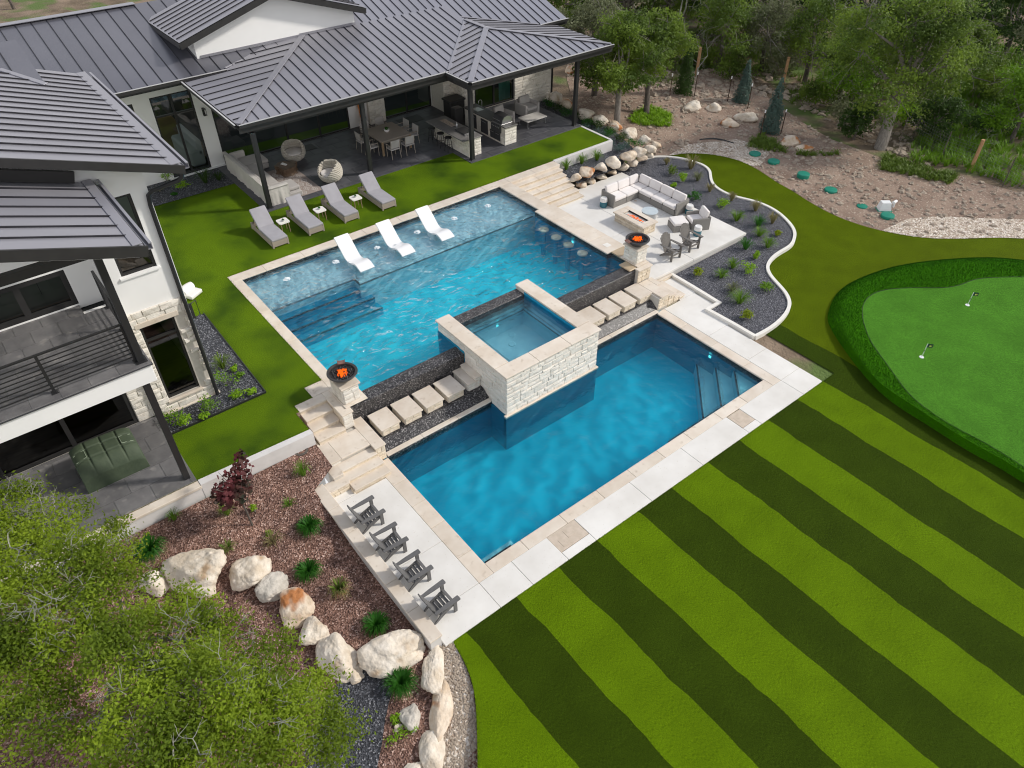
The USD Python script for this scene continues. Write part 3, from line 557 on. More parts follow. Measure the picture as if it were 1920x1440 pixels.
P(s, 'cheek_cap', MB().box(5.84, 15.35, -.06, 6.23, 16.298, .004, b=.012), 'limestone')
s = thing('stone_landing', 'raised cream limestone landing between the two left flights', 'landing', (5.7, 14.9, -1.2))
P(s, 'landing_core', MB().box(4.88, 14.45, -1.7, 6.50, 15.3, -.66).box(5.0, 15.2, -1.7, 6.4, 15.6, -.66), 'mortar')
for (a, b, c0, d0) in ((4.84, 14.40, 5.21, 15.24), (5.213, 14.40, 6.15, 15.24), (6.153, 14.13, 6.53, 15.64), (4.84, 15.243, 4.96, 16.26), (4.965, 15.243, 5.86, 15.30)):
    P(s, 'landing_slab', MB().box(a, b, -.66, c0, d0, -.60+RNG.uniform(-.001, .001), b=.01), 'limestone')
P(s, 'side_wall', MB().box(4.86, 14.43, -1.9, 4.95, 16.25, -.66), 'concrete_wall'); ashlar(s, (4.88, 14.46, -.98), (1, 0, 0), (0, -1, 0), .30, .32, 33, rowh=(.16,), lw=(.3, .31), depth=.03)
P(s, 'end_wall', MB().box(6.19, 14.17, -1.3, 6.49, 15.6, -.66), 'mortar'); ashlar(s, (6.18, 14.17, -1.2), (1, 0, 0), (0, -1, 0), .32, .54, 34, mat='ashlar_warm', rowh=(.13, .18), lw=(.15, .3), depth=.025)
s = steps('stone_steps', 'lower flight of limestone steps from the landing to the chair terrace', (5.6, 13.9, -1.2))
for i, (y, z) in enumerate(((14.08, -.75), (13.78, -.90), (13.48, -1.05))):
    P(s, 'tread', MB().box(5.02+.02*i, y, z-.05, 6.19+.035*i, y+.35, z, b=.014), 'limestone'); P(s, 'riser', MB().box(5.03, y+.03, -1.4, 6.17+.035*i, y+.36, z-.05), 'ashlar_warm')
P(s, 'side_ledge', MB().box(4.70, 13.99, -.80, 5.03, 14.43, -.75, b=.01), 'limestone'); P(s, 'side_ledge', MB().box(4.36, 13.72, -.95, 5.06, 14.10, -.90, b=.01), 'limestone')
P(s, 'ledge_core', MB().box(4.73, 14.02, -1.9, 5.02, 14.43, -.80).box(4.39, 13.76, -1.9, 5.03, 14.05, -.95), 'mortar'); ashlar(s, (4.39, 13.76, -1.2), (1, 0, 0), (0, -1, 0), .64, .25, 36, mat='ashlar_warm', rowh=(.125,), lw=(.15, .3), depth=.03)
s = thing('seat_wall', 'low cream limestone seat wall behind the row of grey chairs', 'wall', (4.2, 11, -1.2))
ys = np.linspace(8.11, 14.08, 7)
for a, b in zip(ys[:-1], ys[1:]): P(s, 'cap_stone', MB().box(4.04, a+.003, -.86, 4.39, b-.003, -.80, b=.01), 'limestone')
P(s, 'wall_core', MB().box(4.07, 8.14, -2.0, 4.36, 14.05, -.86), 'concrete_wall')
# right side: bar wall, landing, steps
s = thing('bar_wall', 'stone wall carrying the wide coping beside the fire pit terrace', 'wall', (18.9, 18, -1.2))
P(s, 'wall_core', MB().box(18.45, 15.47, -1.4, 19.12, 15.72, -.062).box(18.62, 15.7, -1.4, 19.22, 17.1, -.063).box(18.9, 17.0, -1.4, 19.30, 21.38, -.062).box(18.9, 21.3, -1.4, 19.18, 24.2, -.062), 'mortar')
ashlar(s, (18.44, 15.47, -.60), (1, 0, 0), (0, -1, 0), .68, .53, 41, mat='ashlar_warm', rowh=(.13, .18), lw=(.16, .34), depth=.03)
P(s, 'wall_cap', MB().box(18.40, 15.38, -.06, 19.16, 15.615, -.003, b=.012), 'limestone')
s = thing('stone_landing', 'cream limestone landing at the right end of the stepping pads', 'landing', (18.6, 14.9, -1.2))
P(s, 'landing_slab', MB().box(18.475, 14.22, -.66, 18.95, 15.42, -.60, b=.01), 'limestone'); P(s, 'landing_slab', MB().box(18.955, 14.9, -.66, 19.2, 15.42, -.601, b=.01), 'limestone')
P(s, 'landing_core', MB().box(18.40, 14.27, -1.5, 18.93, 15.40, -.66), 'mortar'); ashlar(s, (18.40, 14.27, -1.16), (1, 0, 0), (0, -1, 0), .53, .50, 43, mat='ashlar_warm', rowh=(.125,), lw=(.15, .34), depth=.03)
s = steps('stone_steps', 'cream limestone steps going down sideways to the right hand path', (19.3, 14.8, -1.2))
for i, (x, z) in enumerate(((18.955, -.75), (19.27, -.90), (19.58, -1.05))):
    P(s, 'tread', MB().box(x, 14.22, z-.05, x+.33, 15.42, z, b=.012), 'limestone'); P(s, 'riser', MB().box(x-.05, 14.27, -1.4, x+.29, 15.40, z-.05), 'ashlar_warm'); ashlar(s, (x, 14.27, -1.2), (1, 0, 0), (0, -1, 0), .29, z-.05+1.2, 44+i, mat='ashlar_warm', rowh=(.125,), lw=(.13, .3), depth=.025)
s = steps('stone_steps', 'single limestone step between fire pit terrace and path', (20, 15.6, -1.2))
P(s, 'tread', MB().box(19.22, 15.47, -1.12, 20.56, 15.80, -1.05, b=.012), 'limestone'); P(s, 'riser', MB().box(19.25, 15.49, -1.4, 20.5, 15.80, -1.12), 'ashlar_warm')
# fire bowl pillars
def pillar(label, x0, y0, x1, y1, seed, wide):
    s = thing('pillar', label, 'pillar', ((x0+x1)/2, (y0+y1)/2, 0))
    P(s, 'base_slab', MB().box(x0-.04, y0-.13, .002, x1+.14*wide, y1+.1, .04, b=.01), 'limestone'); P(s, 'pillar_core', MB().box(x0+.03, y0+.03, .03, x1-.03, y1-.03, .60), 'mortar')
    ashlar(s, (x0+.03, y0+.03, .04), (1, 0, 0), (0, -1, 0), x1-x0-.06, .56, seed, rowh=(.14, .19), lw=(.16, .36), depth=.035); ashlar(s, (x0+.03, y1-.03, .04), (0, -1, 0), (-1, 0, 0), y1-y0-.06, .56, seed+1, rowh=(.14, .19), lw=(.2, .45), depth=.03)
    P(s, 'cap_slab', MB().box(x0-.035, y0-.035, .60, x1+.035, y1+.035, .665, b=.015), 'limestone')
pillar('stone pillar under the left fire bowl by the weir', 6.12, 15.68, 6.70, 16.5, 51, 1); pillar('stone pillar under the right fire bowl beside the terrace', 18.55, 15.72, 19.13, 16.42, 55, 0)
def flames(cx, cy, z, n, rx, ry, h, seed):
    r = random.Random(seed); mb = MB()
    for k in range(n):
        a, q = r.uniform(0, 6.28), math.sqrt(r.random()); x, y = cx+rx*q*math.cos(a), cy+ry*q*math.sin(a); hh = h*r.uniform(.4, 1)*(1-.5*q); w = r.uniform(.012, .03)
        mb.tube([(x, y, z), (x+r.uniform(-.02, .02), y+r.uniform(-.02, .02), z+hh*.5), (x+r.uniform(-.04, .04), y+r.uniform(-.04, .04), z+hh)], [w, w*.8, .002], 4, cap=False)
    return mb
def rocks(cx, cy, z, n, rx, ry, s, seed, rect=False):
    r = random.Random(seed); ic = trimesh.creation.icosphere(0); mb = MB()
    for k in range(n):
        if rect: x, y = cx+r.uniform(-rx, rx), cy+r.uniform(-ry, ry)
        else: a, q = r.uniform(0, 6.28), math.sqrt(r.random()); x, y = cx+rx*q*math.cos(a), cy+ry*q*math.sin(a)
        mb.add(np.array(ic.vertices)*np.array([r.uniform(.6, 1), r.uniform(.6, 1), r.uniform(.5, .9)])*s*r.uniform(.7, 1.3)+[x, y, z+r.uniform(0, s*.5)], ic.faces)
    return mb
def bowl(label, cx, cy, ang, seed):
    z = .665; s = thing('fire_bowl', label, 'fire bowl', (cx, cy, z), rz=ang, group='lit fire bowls on stone pillars')
    part(s, 'bowl', MB().lathe([(0, .0), (.20, 0), (.24, .03), (.38, .15), (.455, .235), (.46, .25), (.45, .262), (.385, .262), (.375, .25), (.36, .19), (0, .17)], 40), 'bowl_iron', smooth=35)
    part(s, 'scupper', MB().box(.36, -.105, .235, .53, .105, .275, b=.006).box(.36, -.115, .25, .53, -.10, .30).box(.36, .10, .25, .53, .115, .30), 'copper_lip')
    part(s, 'lava_rock', rocks(0, 0, .20, 230, .34, .34, .030, seed), 'lava', kind='stuff'); part(s, 'flame', flames(-.02, 0, .21, 46, .20, .17, .17, seed), 'flame')
bowl('round black fire bowl burning on the left pillar above the stepping pads', 6.42, 16.10, math.radians(65), 61)
bowl('round black fire bowl burning on the right pillar by the terrace', 18.86, 16.05, math.radians(172), 62)

# ---- paved decks
deck = thing('pool_deck', kind='structure')
def slab(x0, y0, x1, y1, z, g=.005, th=.10, mat='concrete'): part(deck, 'paving_slab', MB().box(x0+g, y0+g, z-th, x1-g, y1-g, z, b=.008), mat)
for x0, x1 in zip((6.05, 7.1, 8.32, 9.32, 11.48, 13.68, 15.85, 16.48, 18.70), (7.1, 8.32, 9.32, 11.48, 13.68, 15.85, 16.48, 18.70, 19.76)):
    if x0 in (8.32, 15.85): slab(x0, 8.03, x1, 8.31 if x0 < 10 else 8.28, -1.2)
    else: slab(x0, 8.03, x1, 8.93, -1.2)
for y0, y1 in ((8.03, 8.93), (8.93, 10.6), (10.6, 13.48)): slab(4.39, y0, 6.05, y1, -1.2)
slab(4.39, 13.48, 5.08, 13.8, -1.2)
for y0, y1 in ((8.93, 10.3), (10.3, 12.05)): slab(18.70, y0, 19.76, y1, -1.2)
slab(18.70, 12.05, 20.44, 14.2, -1.2); slab(19.62, 14.2, 20.5, 15.47, -1.2)
part(deck, 'deck_base', MB().box(4.4, 8.06, -1.6, 6.3, 13.5, -1.29).box(6.0, 8.06, -1.6, 19.7, 8.95, -1.29).box(18.6, 8.9, -1.6, 19.7, 14.2, -1.29).box(19.6, 12.1, -1.6, 20.4, 15.4, -1.29), 'mortar')
for x0, x1 in ((19.30, 21.88), (21.88, 25.28)):
    for y0, y1 in ((15.54, 18.9), (18.9, 23.06)): part(deck, 'paving_slab', MB().box(x0+.005, y0+.005, -1.02, x1-.005, y1-.005, -.90, b=.01), 'concrete')
part(deck, 'deck_base', MB().box(19.3, 15.6, -1.5, 25.2, 23.0, -1.0), 'concrete_wall')
part(deck, 'floor_drain', MB().lathe([(.07, -.9), (.07, -.894), (0, -.894)], 12, tuple(at(*cr(458, 490, 1120, 300, 6.4), -.9)[:2])+(0,)), 'lid_tan')

# ---- walls around the lawn
w = thing('retaining_wall', 'smooth pale concrete wall along the front edge of the upper lawn', 'wall', (3.2, 15.5, -1.2)); P(w, 'wall_body', MB().add([(1.6, 15.33, -2.2), (4.86, 15.24, -2.2), (4.86, 15.44, -2.2), (1.6, 15.56, -2.2), (1.6, 15.33, .012), (4.86, 15.24, .012), (4.86, 15.44, .012), (1.6, 15.56, .012)], [[0, 3, 2, 1], [4, 5, 6, 7], [0, 1, 5, 4], [1, 2, 6, 5], [2, 3, 7, 6], [3, 0, 4, 7]]), 'concrete_wall')
w = thing('retaining_wall', 'cream stone curb wall along the tiled lower left patio', 'wall', (-1, 15.4, -1.2))
for x0, x1 in zip((-6, -3.6, -1.9, -.3), (-3.6, -1.9, -.3, 1.6)): P(w, 'cap_stone', MB().box(x0+.004, 15.30, -.10, x1-.004, 15.56, -.005, b=.012), 'limestone')
P(w, 'wall_body', MB().box(-6, 15.34, -2.6, 1.6, 15.56, -.10), 'concrete_wall')
w = thing('retaining_wall', 'white concrete wall holding the lawn end above the rosemary bed', 'wall', (24, 24.6, -.6)); P(w, 'wall_body', MB().box(22.19, 24.53, -1.2, 26.02, 24.70, .012, b=.01), 'concrete_wall'); P(w, 'return_wall', MB().box(25.95, 24.70, -1.2, 26.10, 27.1, .012, b=.01), 'concrete_wall')

# ---- gravel bed, curb and lawn
E_ = (1240, 440, 7.385); D_ = (1240, 260, 6.4)
curb1 = K1([(100, 515), (430, 708), (800, 935)], *E_); curb2 = K1([(800, 935), (640, 1028)], *E_); curb3 = K1([(640, 1028), (1000, 1225), (1300, 1400)], *E_)
curve = K1([(1300, 1400), (1500, 1290), (1690, 1130), (1775, 960), (1735, 820), (1640, 700), (1525, 570), (1475, 460), (1510, 350), (1640, 235), (1790, 140), (1845, 30)], *E_)+K1([(1590, 1085), (1500, 965), (1385, 868), (1230, 785), (1050, 727), (880, 685), (725, 620), (625, 540), (592, 450), (575, 375), (500, 312), (390, 270), (250, 233), (100, 214), (-60, 212), (-200, 240)], *D_)
ZC = -1.10
cw = spline([at(*q, ZC)[:2] for q in curve], 6)
c1 = [at(*q, ZC)[:2] for q in curb1]; c2 = [at(*q, ZC)[:2] for q in curb2]; c3 = [at(*q, ZC)[:2] for q in curb3]
cb = thing('garden_curb', 'white concrete curb winding around the dark gravel bed', 'curb', (*c3[0], -1.2))
P(cb, 'straight_curb', MB().prism(LineString(c1).buffer(.07, cap_style=2), -1.4, ZC+.01), 'stone_white'); P(cb, 'straight_curb', MB().prism(LineString([c2[0], c2[1]]).buffer(.07, cap_style=3), -1.4, ZC+.014), 'stone_white'); P(cb, 'straight_curb', MB().prism(LineString(c3).buffer(.07, cap_style=2), -1.4, ZC+.01), 'stone_white')
P(cb, 'curved_curb', MB().prism(LineString(cw).buffer(.066, cap_style=2), -1.4, ZC+.006), 'stone_white')
bed = Polygon([tuple(q) for q in c1]+[tuple(c2[1])]+[tuple(q) for q in c3[1:]]+[tuple(q) for q in cw[1:]]+[(25.6, 24.2), (24.0, 23.0), (25.28, 23.06), (25.25, 15.54), (20.4, 15.5)]).buffer(0)
overlay('gravel_bed', bed, 0, 'gravel_dark', zf=lambda x, y: np.full_like(np.asarray(x, float), -1.15))
# lower lawn
edge = K1([(0, 205), (130, 203), (250, 182), (430, 178), (600, 190), (780, 222), (950, 272), (1100, 340), (1250, 430), (1400, 530), (1560, 620), (1720, 722)], *D_)+K1([(430, 140), (600, 215), (830, 285), (1000, 320), (1190, 345), (1450, 350), (1700, 345), (1920, 350), (2300, 370)], 1440, 360, 4)
pebl = K1([(1480, 500), (1560, 640), (1630, 840), (1655, 1100), (1662, 1440), (1668, 1900)], 480, 1080, 4)
ZL = -1.235
el = [tuple(at(*q, ZL)[:2]) for q in edge]; pl = [tuple(at(*q, ZL)[:2]) for q in pebl]
bound = [tuple(q) for q in spline(el, 5)]+[(60, 6), (60, -20), (5.5, -20)]+[tuple(q) for q in spline(pl[::-1], 5)]
LAWN_LOW = Polygon(bound).buffer(0).difference(unary_union([bed.buffer(.07), sbox(4.3, 8.03, 19.76, 15), sbox(18, 8.03, 20.46, 15.6), Polygon([tuple(q) for q in c1]+[(19, 15)]).buffer(.07), sbox(6, 8.5, 19.6, 24), sbox(18, 15, 25.3, 23.3)]))
if LAWN_LOW.geom_type != 'Polygon': LAWN_LOW = max(LAWN_LOW.geoms, key=lambda g: g.area)
lawn = thing('striped_lawn', kind='structure')
XB = [-60, 5.0, 6.56, 7.98, 9.34, 10.92, 12.31, 13.93, 15.37, 16.80, 18.37, 19.83, 21.35, 80]
FR_O = K1([(2700, 640), (2300, 560), (1920, 515), (1700, 495), (1450, 500), (1200, 520), (950, 560), (750, 622), (600, 692), (510, 770), (458, 880), (448, 960), (480, 1040), (600, 1220), (780, 1440)], 1440, 360, 4)+K1([(950, 150), (1200, 310), (1500, 500), (1700, 610), (1920, 745), (2300, 1000), (2700, 1300)], 1440, 720, 4)
FR_C = K1([(2700, 640), (2300, 570), (1920, 540), (1700, 522), (1450, 526), (1200, 552), (980, 592), (800, 650), (670, 715), (590, 790), (552, 880), (550, 960), (572, 1040), (685, 1240), (850, 1440)], 1440, 360, 4)+K1([(1010, 110), (1240, 262), (1530, 440), (1730, 550), (1920, 665), (2300, 900), (2700, 1180)], 1440, 720, 4)
FR_I = K1([(2700, 680), (2300, 655), (1920, 635), (1700, 638), (1560, 652), (1450, 690), (1330, 714), (1150, 716), (950, 722), (820, 747), (740, 800), (708, 880), (725, 1000), (780, 1130), (900, 1300), (1000, 1440)], 1440, 360, 4)+K1([(1100, 110), (1300, 260), (1500, 372), (1700, 480), (1920, 620), (2300, 860), (2700, 1100)], 1440, 720, 4)
def ring(pts, z, n=140):
    p = spline([at(*q, z)[:2] for q in pts], 10); L = LineString(p); return np.array([L.interpolate(t, normalized=True).coords[0] for t in np.linspace(0, 1, n)])
ro, rc, ri = ring(FR_O, -1.23), ring(FR_C, -.93), ring(FR_I, -1.02)
GREEN_OUT = Polygon([tuple(q) for q in ro]).buffer(0)
LAWN_LOW = LAWN_LOW.difference(GREEN_OUT)
for k, (a, b) in enumerate(zip(XB[:-1], XB[1:])):
    yy = np.arange(-30, 60, .28); jl = lambda x0, s: [(x0+(.022*math.sin(y*2.1+s)+random.Random(int(s*97+y*41)).uniform(-.022, .022) if abs(x0) < 25 else 0), y) for y in yy]
    g = LAWN_LOW.intersection(Polygon(jl(a, a)+jl(b, b)[::-1]).buffer(0))
    m = MB().sheet(g, ZL); m2 = 'turf_olive' if a > 21 else ('turf_light' if k % 2 == 0 else 'turf_dark')
    part(lawn, 'turf_strip', m, m2, label=('darker' if m2 == 'turf_dark' else 'olive' if m2 == 'turf_olive' else 'lighter')+' strip of striped turf')
# lawn edging towards pebbles and dirt
pg = thing('putting_green', kind='structure')
mid1 = (ro*.55+rc*.45); mid2 = (rc*.6+ri*.4)
rings = [(ro, -1.24), (mid1, -1.03), (rc, -.93), (mid2, -.955), (ri, -1.035)]
n = len(ro); V = np.vstack([np.column_stack([r, np.full(n, z)]) for r, z in rings]); Q = []
for a in range(len(rings)-1):
    for i in range(n-1): Q.append([a*n+i, a*n+i+1, (a+1)*n+i+1, (a+1)*n+i])
Q = np.array(Q); tri = np.vstack([Q[:, [0, 1, 2]], Q[:, [0, 2, 3]]]); nz = np.cross(V[tri[:, 1]]-V[tri[:, 0]], V[tri[:, 2]]-V[tri[:, 0]])[:, 2]; tri[nz < 0] = tri[nz < 0][:, ::-1]
FR_V, FR_T = V, tri
part(pg, 'fringe_turf', (V, tri), 'turf_fringe', smooth=50)
part(pg, 'putting_surface', MB().sheet(Polygon([tuple(q) for q in ri]).buffer(.02), -1.04), 'turf_green')
part(pg, 'edge_seam', MB().prism(LineString([tuple(q) for q in ri]).buffer(.012), -1.05, -1.032), 'interior_dark')
for q, lab in (((1814, 572), 'small green golf flag farther from the pool'), ((1728, 669.5), 'small green golf flag nearer the pool deck')):
    p = at(*q, -1.04); s = thing('golf_flag', lab, 'golf flag', p, group='flags in the putting green')
    part(s, 'pole', MB().tube([(0, 0, 0), (0, 0, .26)], .011, 6).tube([(0, 0, .31), (0, 0, .58)], .011, 6), 'white_paint'); part(s, 'pole_band', MB().tube([(0, 0, .26), (0, 0, .31)], .0125, 6), 'flag_green')
    part(s, 'hole_cup', MB().lathe([(0, .006), (.055, .006), (.075, .012), (.08, .0)], 16), 'white_paint')
    fl = MB(); nn = 7
    for yy, flip in ((0.0, 1), (.004, -1)):
        vv = []; 
        for i in range(nn):
            t = i/(nn-1); vv += [(.012+.20*t*RT[0]-.02*math.sin(t*5), .20*t*RT[1]+yy+.018*math.sin(t*6), .42+.01*t-.03*t*t), (.012+.20*t*RT[0]-.02*math.sin(t*5), .20*t*RT[1]+yy+.018*math.sin(t*6), .575-.035*t*t)]
        fl.add(vv, [[2*i, 2*i+2, 2*i+3, 2*i+1][::flip] for i in range(nn-1)])
    part(s, 'flag', fl, 'flag_green'); part(s, 'flag_mark', MB().cbox((.012+.12*RT[0], .12*RT[1]-.006, .475), (.085, .006, .06), R=rot((0, 0, 1), math.degrees(math.atan2(RT[1], RT[0])))), 'flag_yellow')
# dirt, mulch, pebbles, drive
dirt = pxpoly([(1063, 150), (1085, 235), (1115, 255), (1180, 280), (1230, 300), (1330, 312), (1420, 320), (1560, 420), (1700, 460), (2050, 470), (2050, 400), (1850, 345), (1760, 318), (1650, 296), (1560, 262), (1520, 240), (1470, 205), (1430, 175), (1330, 128), (1240, 150), (1160, 175), (1110, 120), (1063, 80)])
overlay('dirt', dirt.difference(LAWN_LOW.buffer(0)).difference(Polygon([(20, 15), (25.9, 15), (26.1, 24.4), (26.1, 30), (20, 30)])), .022, 'dirt')
overlay('gravel', pxpoly([(1640, 440), (1700, 412), (1760, 407), (1850, 411), (2060, 418), (2060, 452), (1800, 452), (1690, 446)]).difference(LAWN_LOW), .045, 'pebbles')
overlay('gravel', pxpoly([(1240, 300), (1290, 272), (1380, 262), (1450, 280), (1425, 312), (1330, 312)]).difference(LAWN_LOW).difference(bed.buffer(.1)), .04, 'pebbles')
MUL = Polygon([(-14, 15.3), (4.86, 15.25), (4.86, 14.3), (4.08, 13.9), (4.08, 8.2), (4.35, 8.0), (4.75, 7.6), (5.2, 4), (5.2, -12), (-14, -12)])
overlay('mulch_bed', MUL, .03, 'mulch')
gp = [(660, 1262), (735, 1262), (727, 1330), (716, 1400), (705, 1480), (690, 1700), (480, 1700), (560, 1440), (600, 1340)]
overlay('gravel_path', Polygon([tuple(q) for q in spline([att(*q)[:2] for q in gp], 4, True)]), .05, 'gravel_black')
pbp = Polygon([tuple(q) for q in pl]+[(4.6, -14), (3.2, -8)]+[tuple(att(*q)[:2]) for q in ((780, 1500), (800, 1440), (835, 1340), (828, 1260), (800, 1222))]).buffer(0)
overlay('gravel', pbp.difference(LAWN_LOW), .042, 'pebbles')
r = random.Random(5); ic = trimesh.creation.icosphere(1); pm = MB(); x0, y0, x1, y1 = pbp.bounds; c = 0
while c < 2600:
    x, y = r.uniform(x0, x1), r.uniform(max(y0, 1.0), y1)
    if not pbp.contains(shapely.Point(x, y)): continue
    s = r.uniform(.018, .040); pm.add(np.array(ic.vertices)*np.array([1, r.uniform(.6, .9), r.uniform(.4, .7)])*s@rot((0, 0, 1), r.uniform(0, 360)).T+[x, y, float(zterr(x, y))+.05], ic.faces); c += 1
solo('river_pebbles', pm, 'pebble_stone', 'pale tan pebbles lying in the strip beside the striped lawn', 'pebbles', kind='stuff')
overlay('driveway', Polygon([(-8, 37.5), (11, 37.5), (13, 60), (-14, 60)]), .05, 'driveway')
flat = lambda z: (lambda x, y: np.full_like(np.asarray(x, float), z))
HB1 = Polygon([(1.66, 17.74), (4.52, 17.74), (4.62, 22.9), (3.4, 22.9), (3.4, 18.6), (1.66, 18.6)])
overlay('gravel_bed', HB1, 0, 'gravel_black', zf=flat(.022))
overlay('gravel_bed', Polygon([(4.2, 31.85), (9.62, 31.75), (9.62, 33.95), (4.2, 33.95)]), 0, 'gravel_black', zf=flat(.022))
overlay('gravel_bed', Polygon([(22.2, 22.9), (25.0, 22.9), (27.0, 24.0), (27.9, 26.3), (28.0, 33), (26.05, 33.9), (26.05, 24.55), (22.2, 24.55)]), 0, 'gravel_black', zf=flat(-.50))
mbx = MB().bar((4.6, 22.9, .03), (4.54, 17.72, .03), .03, .06).bar((4.54, 17.72, .03), (1.66, 17.72, .03), .03, .06)
solo('bed_edging', mbx, 'black_metal', 'thin black metal edging around the gravel bed at the house corner', 'edging')
# ================================================================ house
def wall_xz(poly, y0, y1):
    g = poly if isinstance(poly, shapely.Geometry) else Polygon(poly); m = trimesh.creation.extrude_polygon(g, 1.0); v = np.array(m.vertices)
    return np.column_stack([v[:, 0], y0+(y1-y0)*v[:, 2], v[:, 1]]), np.array(m.faces)[:, ::-1]
def holes(outer, hs):
    g = Polygon(outer) if not isinstance(outer, shapely.Geometry) else outer
    for h in hs: g = g.difference(sbox(*h))
    return g
HOUSE = thing('house', 'white modern house with dark standing seam metal roofs and a covered patio', 'house', (10, 34, 0))
def window_y(x0, x1, z0, z1, y, mx=(), mz=(), glass='glass', fw=.07, name='window', label=None, dep=.10):
    mb = MB().box(x0, y-dep/2, z0, x0+fw, y+dep/2, z1).box(x1-fw, y-dep/2, z0, x1, y+dep/2, z1).box(x0+fw, y-dep/2, z0, x1-fw, y+dep/2, z0+fw).box(x0+fw, y-dep/2, z1-fw, x1-fw, y+dep/2, z1)
    w = part(HOUSE, name, mb, 'black_trim', world=True, label=label)
    xs = [x0+fw]+sorted(mx)+[x1-fw]; zs = [z0+fw]+sorted(mz)+[z1-fw]
    for x in mx: P(w, 'mullion', MB().box(x-fw*.6, y-dep/2+.004, z0+fw, x+fw*.6, y+dep/2-.004, z1-fw), 'black_trim')
    for z in mz: P(w, 'transom', MB().box(x0+fw, y-dep/2+.008, z-fw*.5, x1-fw, y+dep/2-.008, z+fw*.5), 'black_trim')
    for a, b in zip(xs[:-1], xs[1:]):
        for c0, d0 in zip(zs[:-1], zs[1:]): P(w, 'pane', MB().quad((a, y+.01, c0), (b, y+.01, c0), (b, y+.01, d0), (a, y+.01, d0)), glass)
    return w
def roof(label, planes, spacing=.45, eaves=(), caps=(), gut=True, mat='roof_metal', gm_='black_trim'):
    """planes: (plan polygon, zfun, slope axis); a roof part whose panels and seams are sub-parts"""
    base = MB()
    for poly, zf, ax in planes:
        poly = Polygon(poly); base.sheet(poly, lambda x, y: zf(x, y)-.10)
    for p, q, h in eaves: base.bar((p[0], p[1], p[2]-h/2-.035), (q[0], q[1], q[2]-h/2-.035), .05, h)
    R_ = part(HOUSE, 'roof', base, 'black_trim', world=True, label=label)
    for poly, zf, ax in planes:
        poly = Polygon(poly).buffer(0); x0, y0, x1, y1 = poly.bounds; a, b = ((x0, x1), (y0, y1))[ax == 'x']; n = max(1, round((b-a)/spacing)); cuts = np.linspace(a, b, n+1)
        for c0, d0 in zip(cuts[:-1], cuts[1:]):
            g = poly.intersection(sbox(c0, y0-1, d0, y1+1) if ax == 'y' else sbox(x0-1, c0, x1+1, d0))
            if g.area < .01: continue
            mb = MB().sheet(g, zf)
            P(R_, 'roof_panel', mb, mat)
        for c0 in cuts[1:-1]:
            l = poly.intersection(LineString([(c0, y0-1), (c0, y1+1)]) if ax == 'y' else LineString([(x0-1, c0), (x1+1, c0)]))
            for s in getattr(l, 'geoms', [l]):
                if s.length < .15: continue
                (ax_, ay), (bx, by) = s.coords[0], s.coords[-1]; d = np.array([bx-ax_, by-ay])/s.length*.05
                p, q = (ax_+d[0], ay+d[1]), (bx-d[0], by-d[1]); P(R_, 'seam', MB().bar((*p, float(zf(*p))+.019), (*q, float(zf(*q))+.019), .020, .04), 'roof_seam')
    for p, q, w in caps: P(R_, 'ridge_cap', MB().bar(np.array(p)+[0, 0, .035], np.array(q)+[0, 0, .035], w, .03, b=.008), 'roof_metal')
    if gut:
        for p, q, h in eaves:
            d = np.array(q, float)-p; d /= np.linalg.norm(d); o = np.cross(d, [0, 0, 1.0]); o /= np.linalg.norm(o); pp, qq = np.array(p, float)+o*.075, np.array(q, float)+o*.075
            gm = MB().bar(pp-[0, 0, .09], qq-[0, 0, .09], .12, .02).bar(pp+o*.06-[0, 0, .035], qq+o*.06-[0, 0, .035], .012, .13).bar(pp-o*.055-[0, 0, .04], qq-o*.055-[0, 0, .04], .012, .12)
            P(R_, 'gutter', gm, gm_); P(R_, 'gutter_lip', MB().bar(pp+o*.04+[0, 0, .036], qq+o*.04+[0, 0, .036], .06, .02), 'gutter' if gm_ == 'black_trim' else mat)
    return R_
def plane3(a, b, c):
    a, b, c = (np.array(q, float) for q in (a, b, c)); n = np.cross(b-a, c-a); return lambda x, y: a[2]-(n[0]*(np.asarray(x, float)-a[0])+n[1]*(np.asarray(y, float)-a[1]))/n[2]
z1 = lambda x, y: 3.75+.217*(np.asarray(y, float)-28.48)
z3 = lambda x, y: 3.75+.217*(np.asarray(x, float)-18.97)+0*np.asarray(y, float)
z5 = lambda x, y: 3.75+.217*(np.asarray(y, float)-26.66)
z4 = lambda x, y: 3.75+.164*(27.6-np.asarray(x, float))
z2 = lambda x, y: 4.88+.33*(np.asarray(y, float)-33.7)
zm = lambda x, y: 4.52+.262*(np.asarray(y, float)-32.58)
vx = None
def hit(px, py, zf):
    d = ray(px, py); lo, hi = 5.0, 120.0
    for _ in range(60):
        m = (lo+hi)/2; p = np.array([0, 0, HC])+m*d
        if p[2] > float(zf(p[0], p[1])): lo = m
        else: hi = m
    return np.array([0, 0, HC])+lo*d
VV = hit(422, 129, zm); WW = on_y(499, 90, 33.7)
z6 = plane3((9.16, 28.48, 3.75), (14.72, 33.7, 4.88), (VV[0], VV[1], float(zm(VV[0], VV[1]))))
EB = hit(341, 150, z6)
HP = (22.65, 30.34)
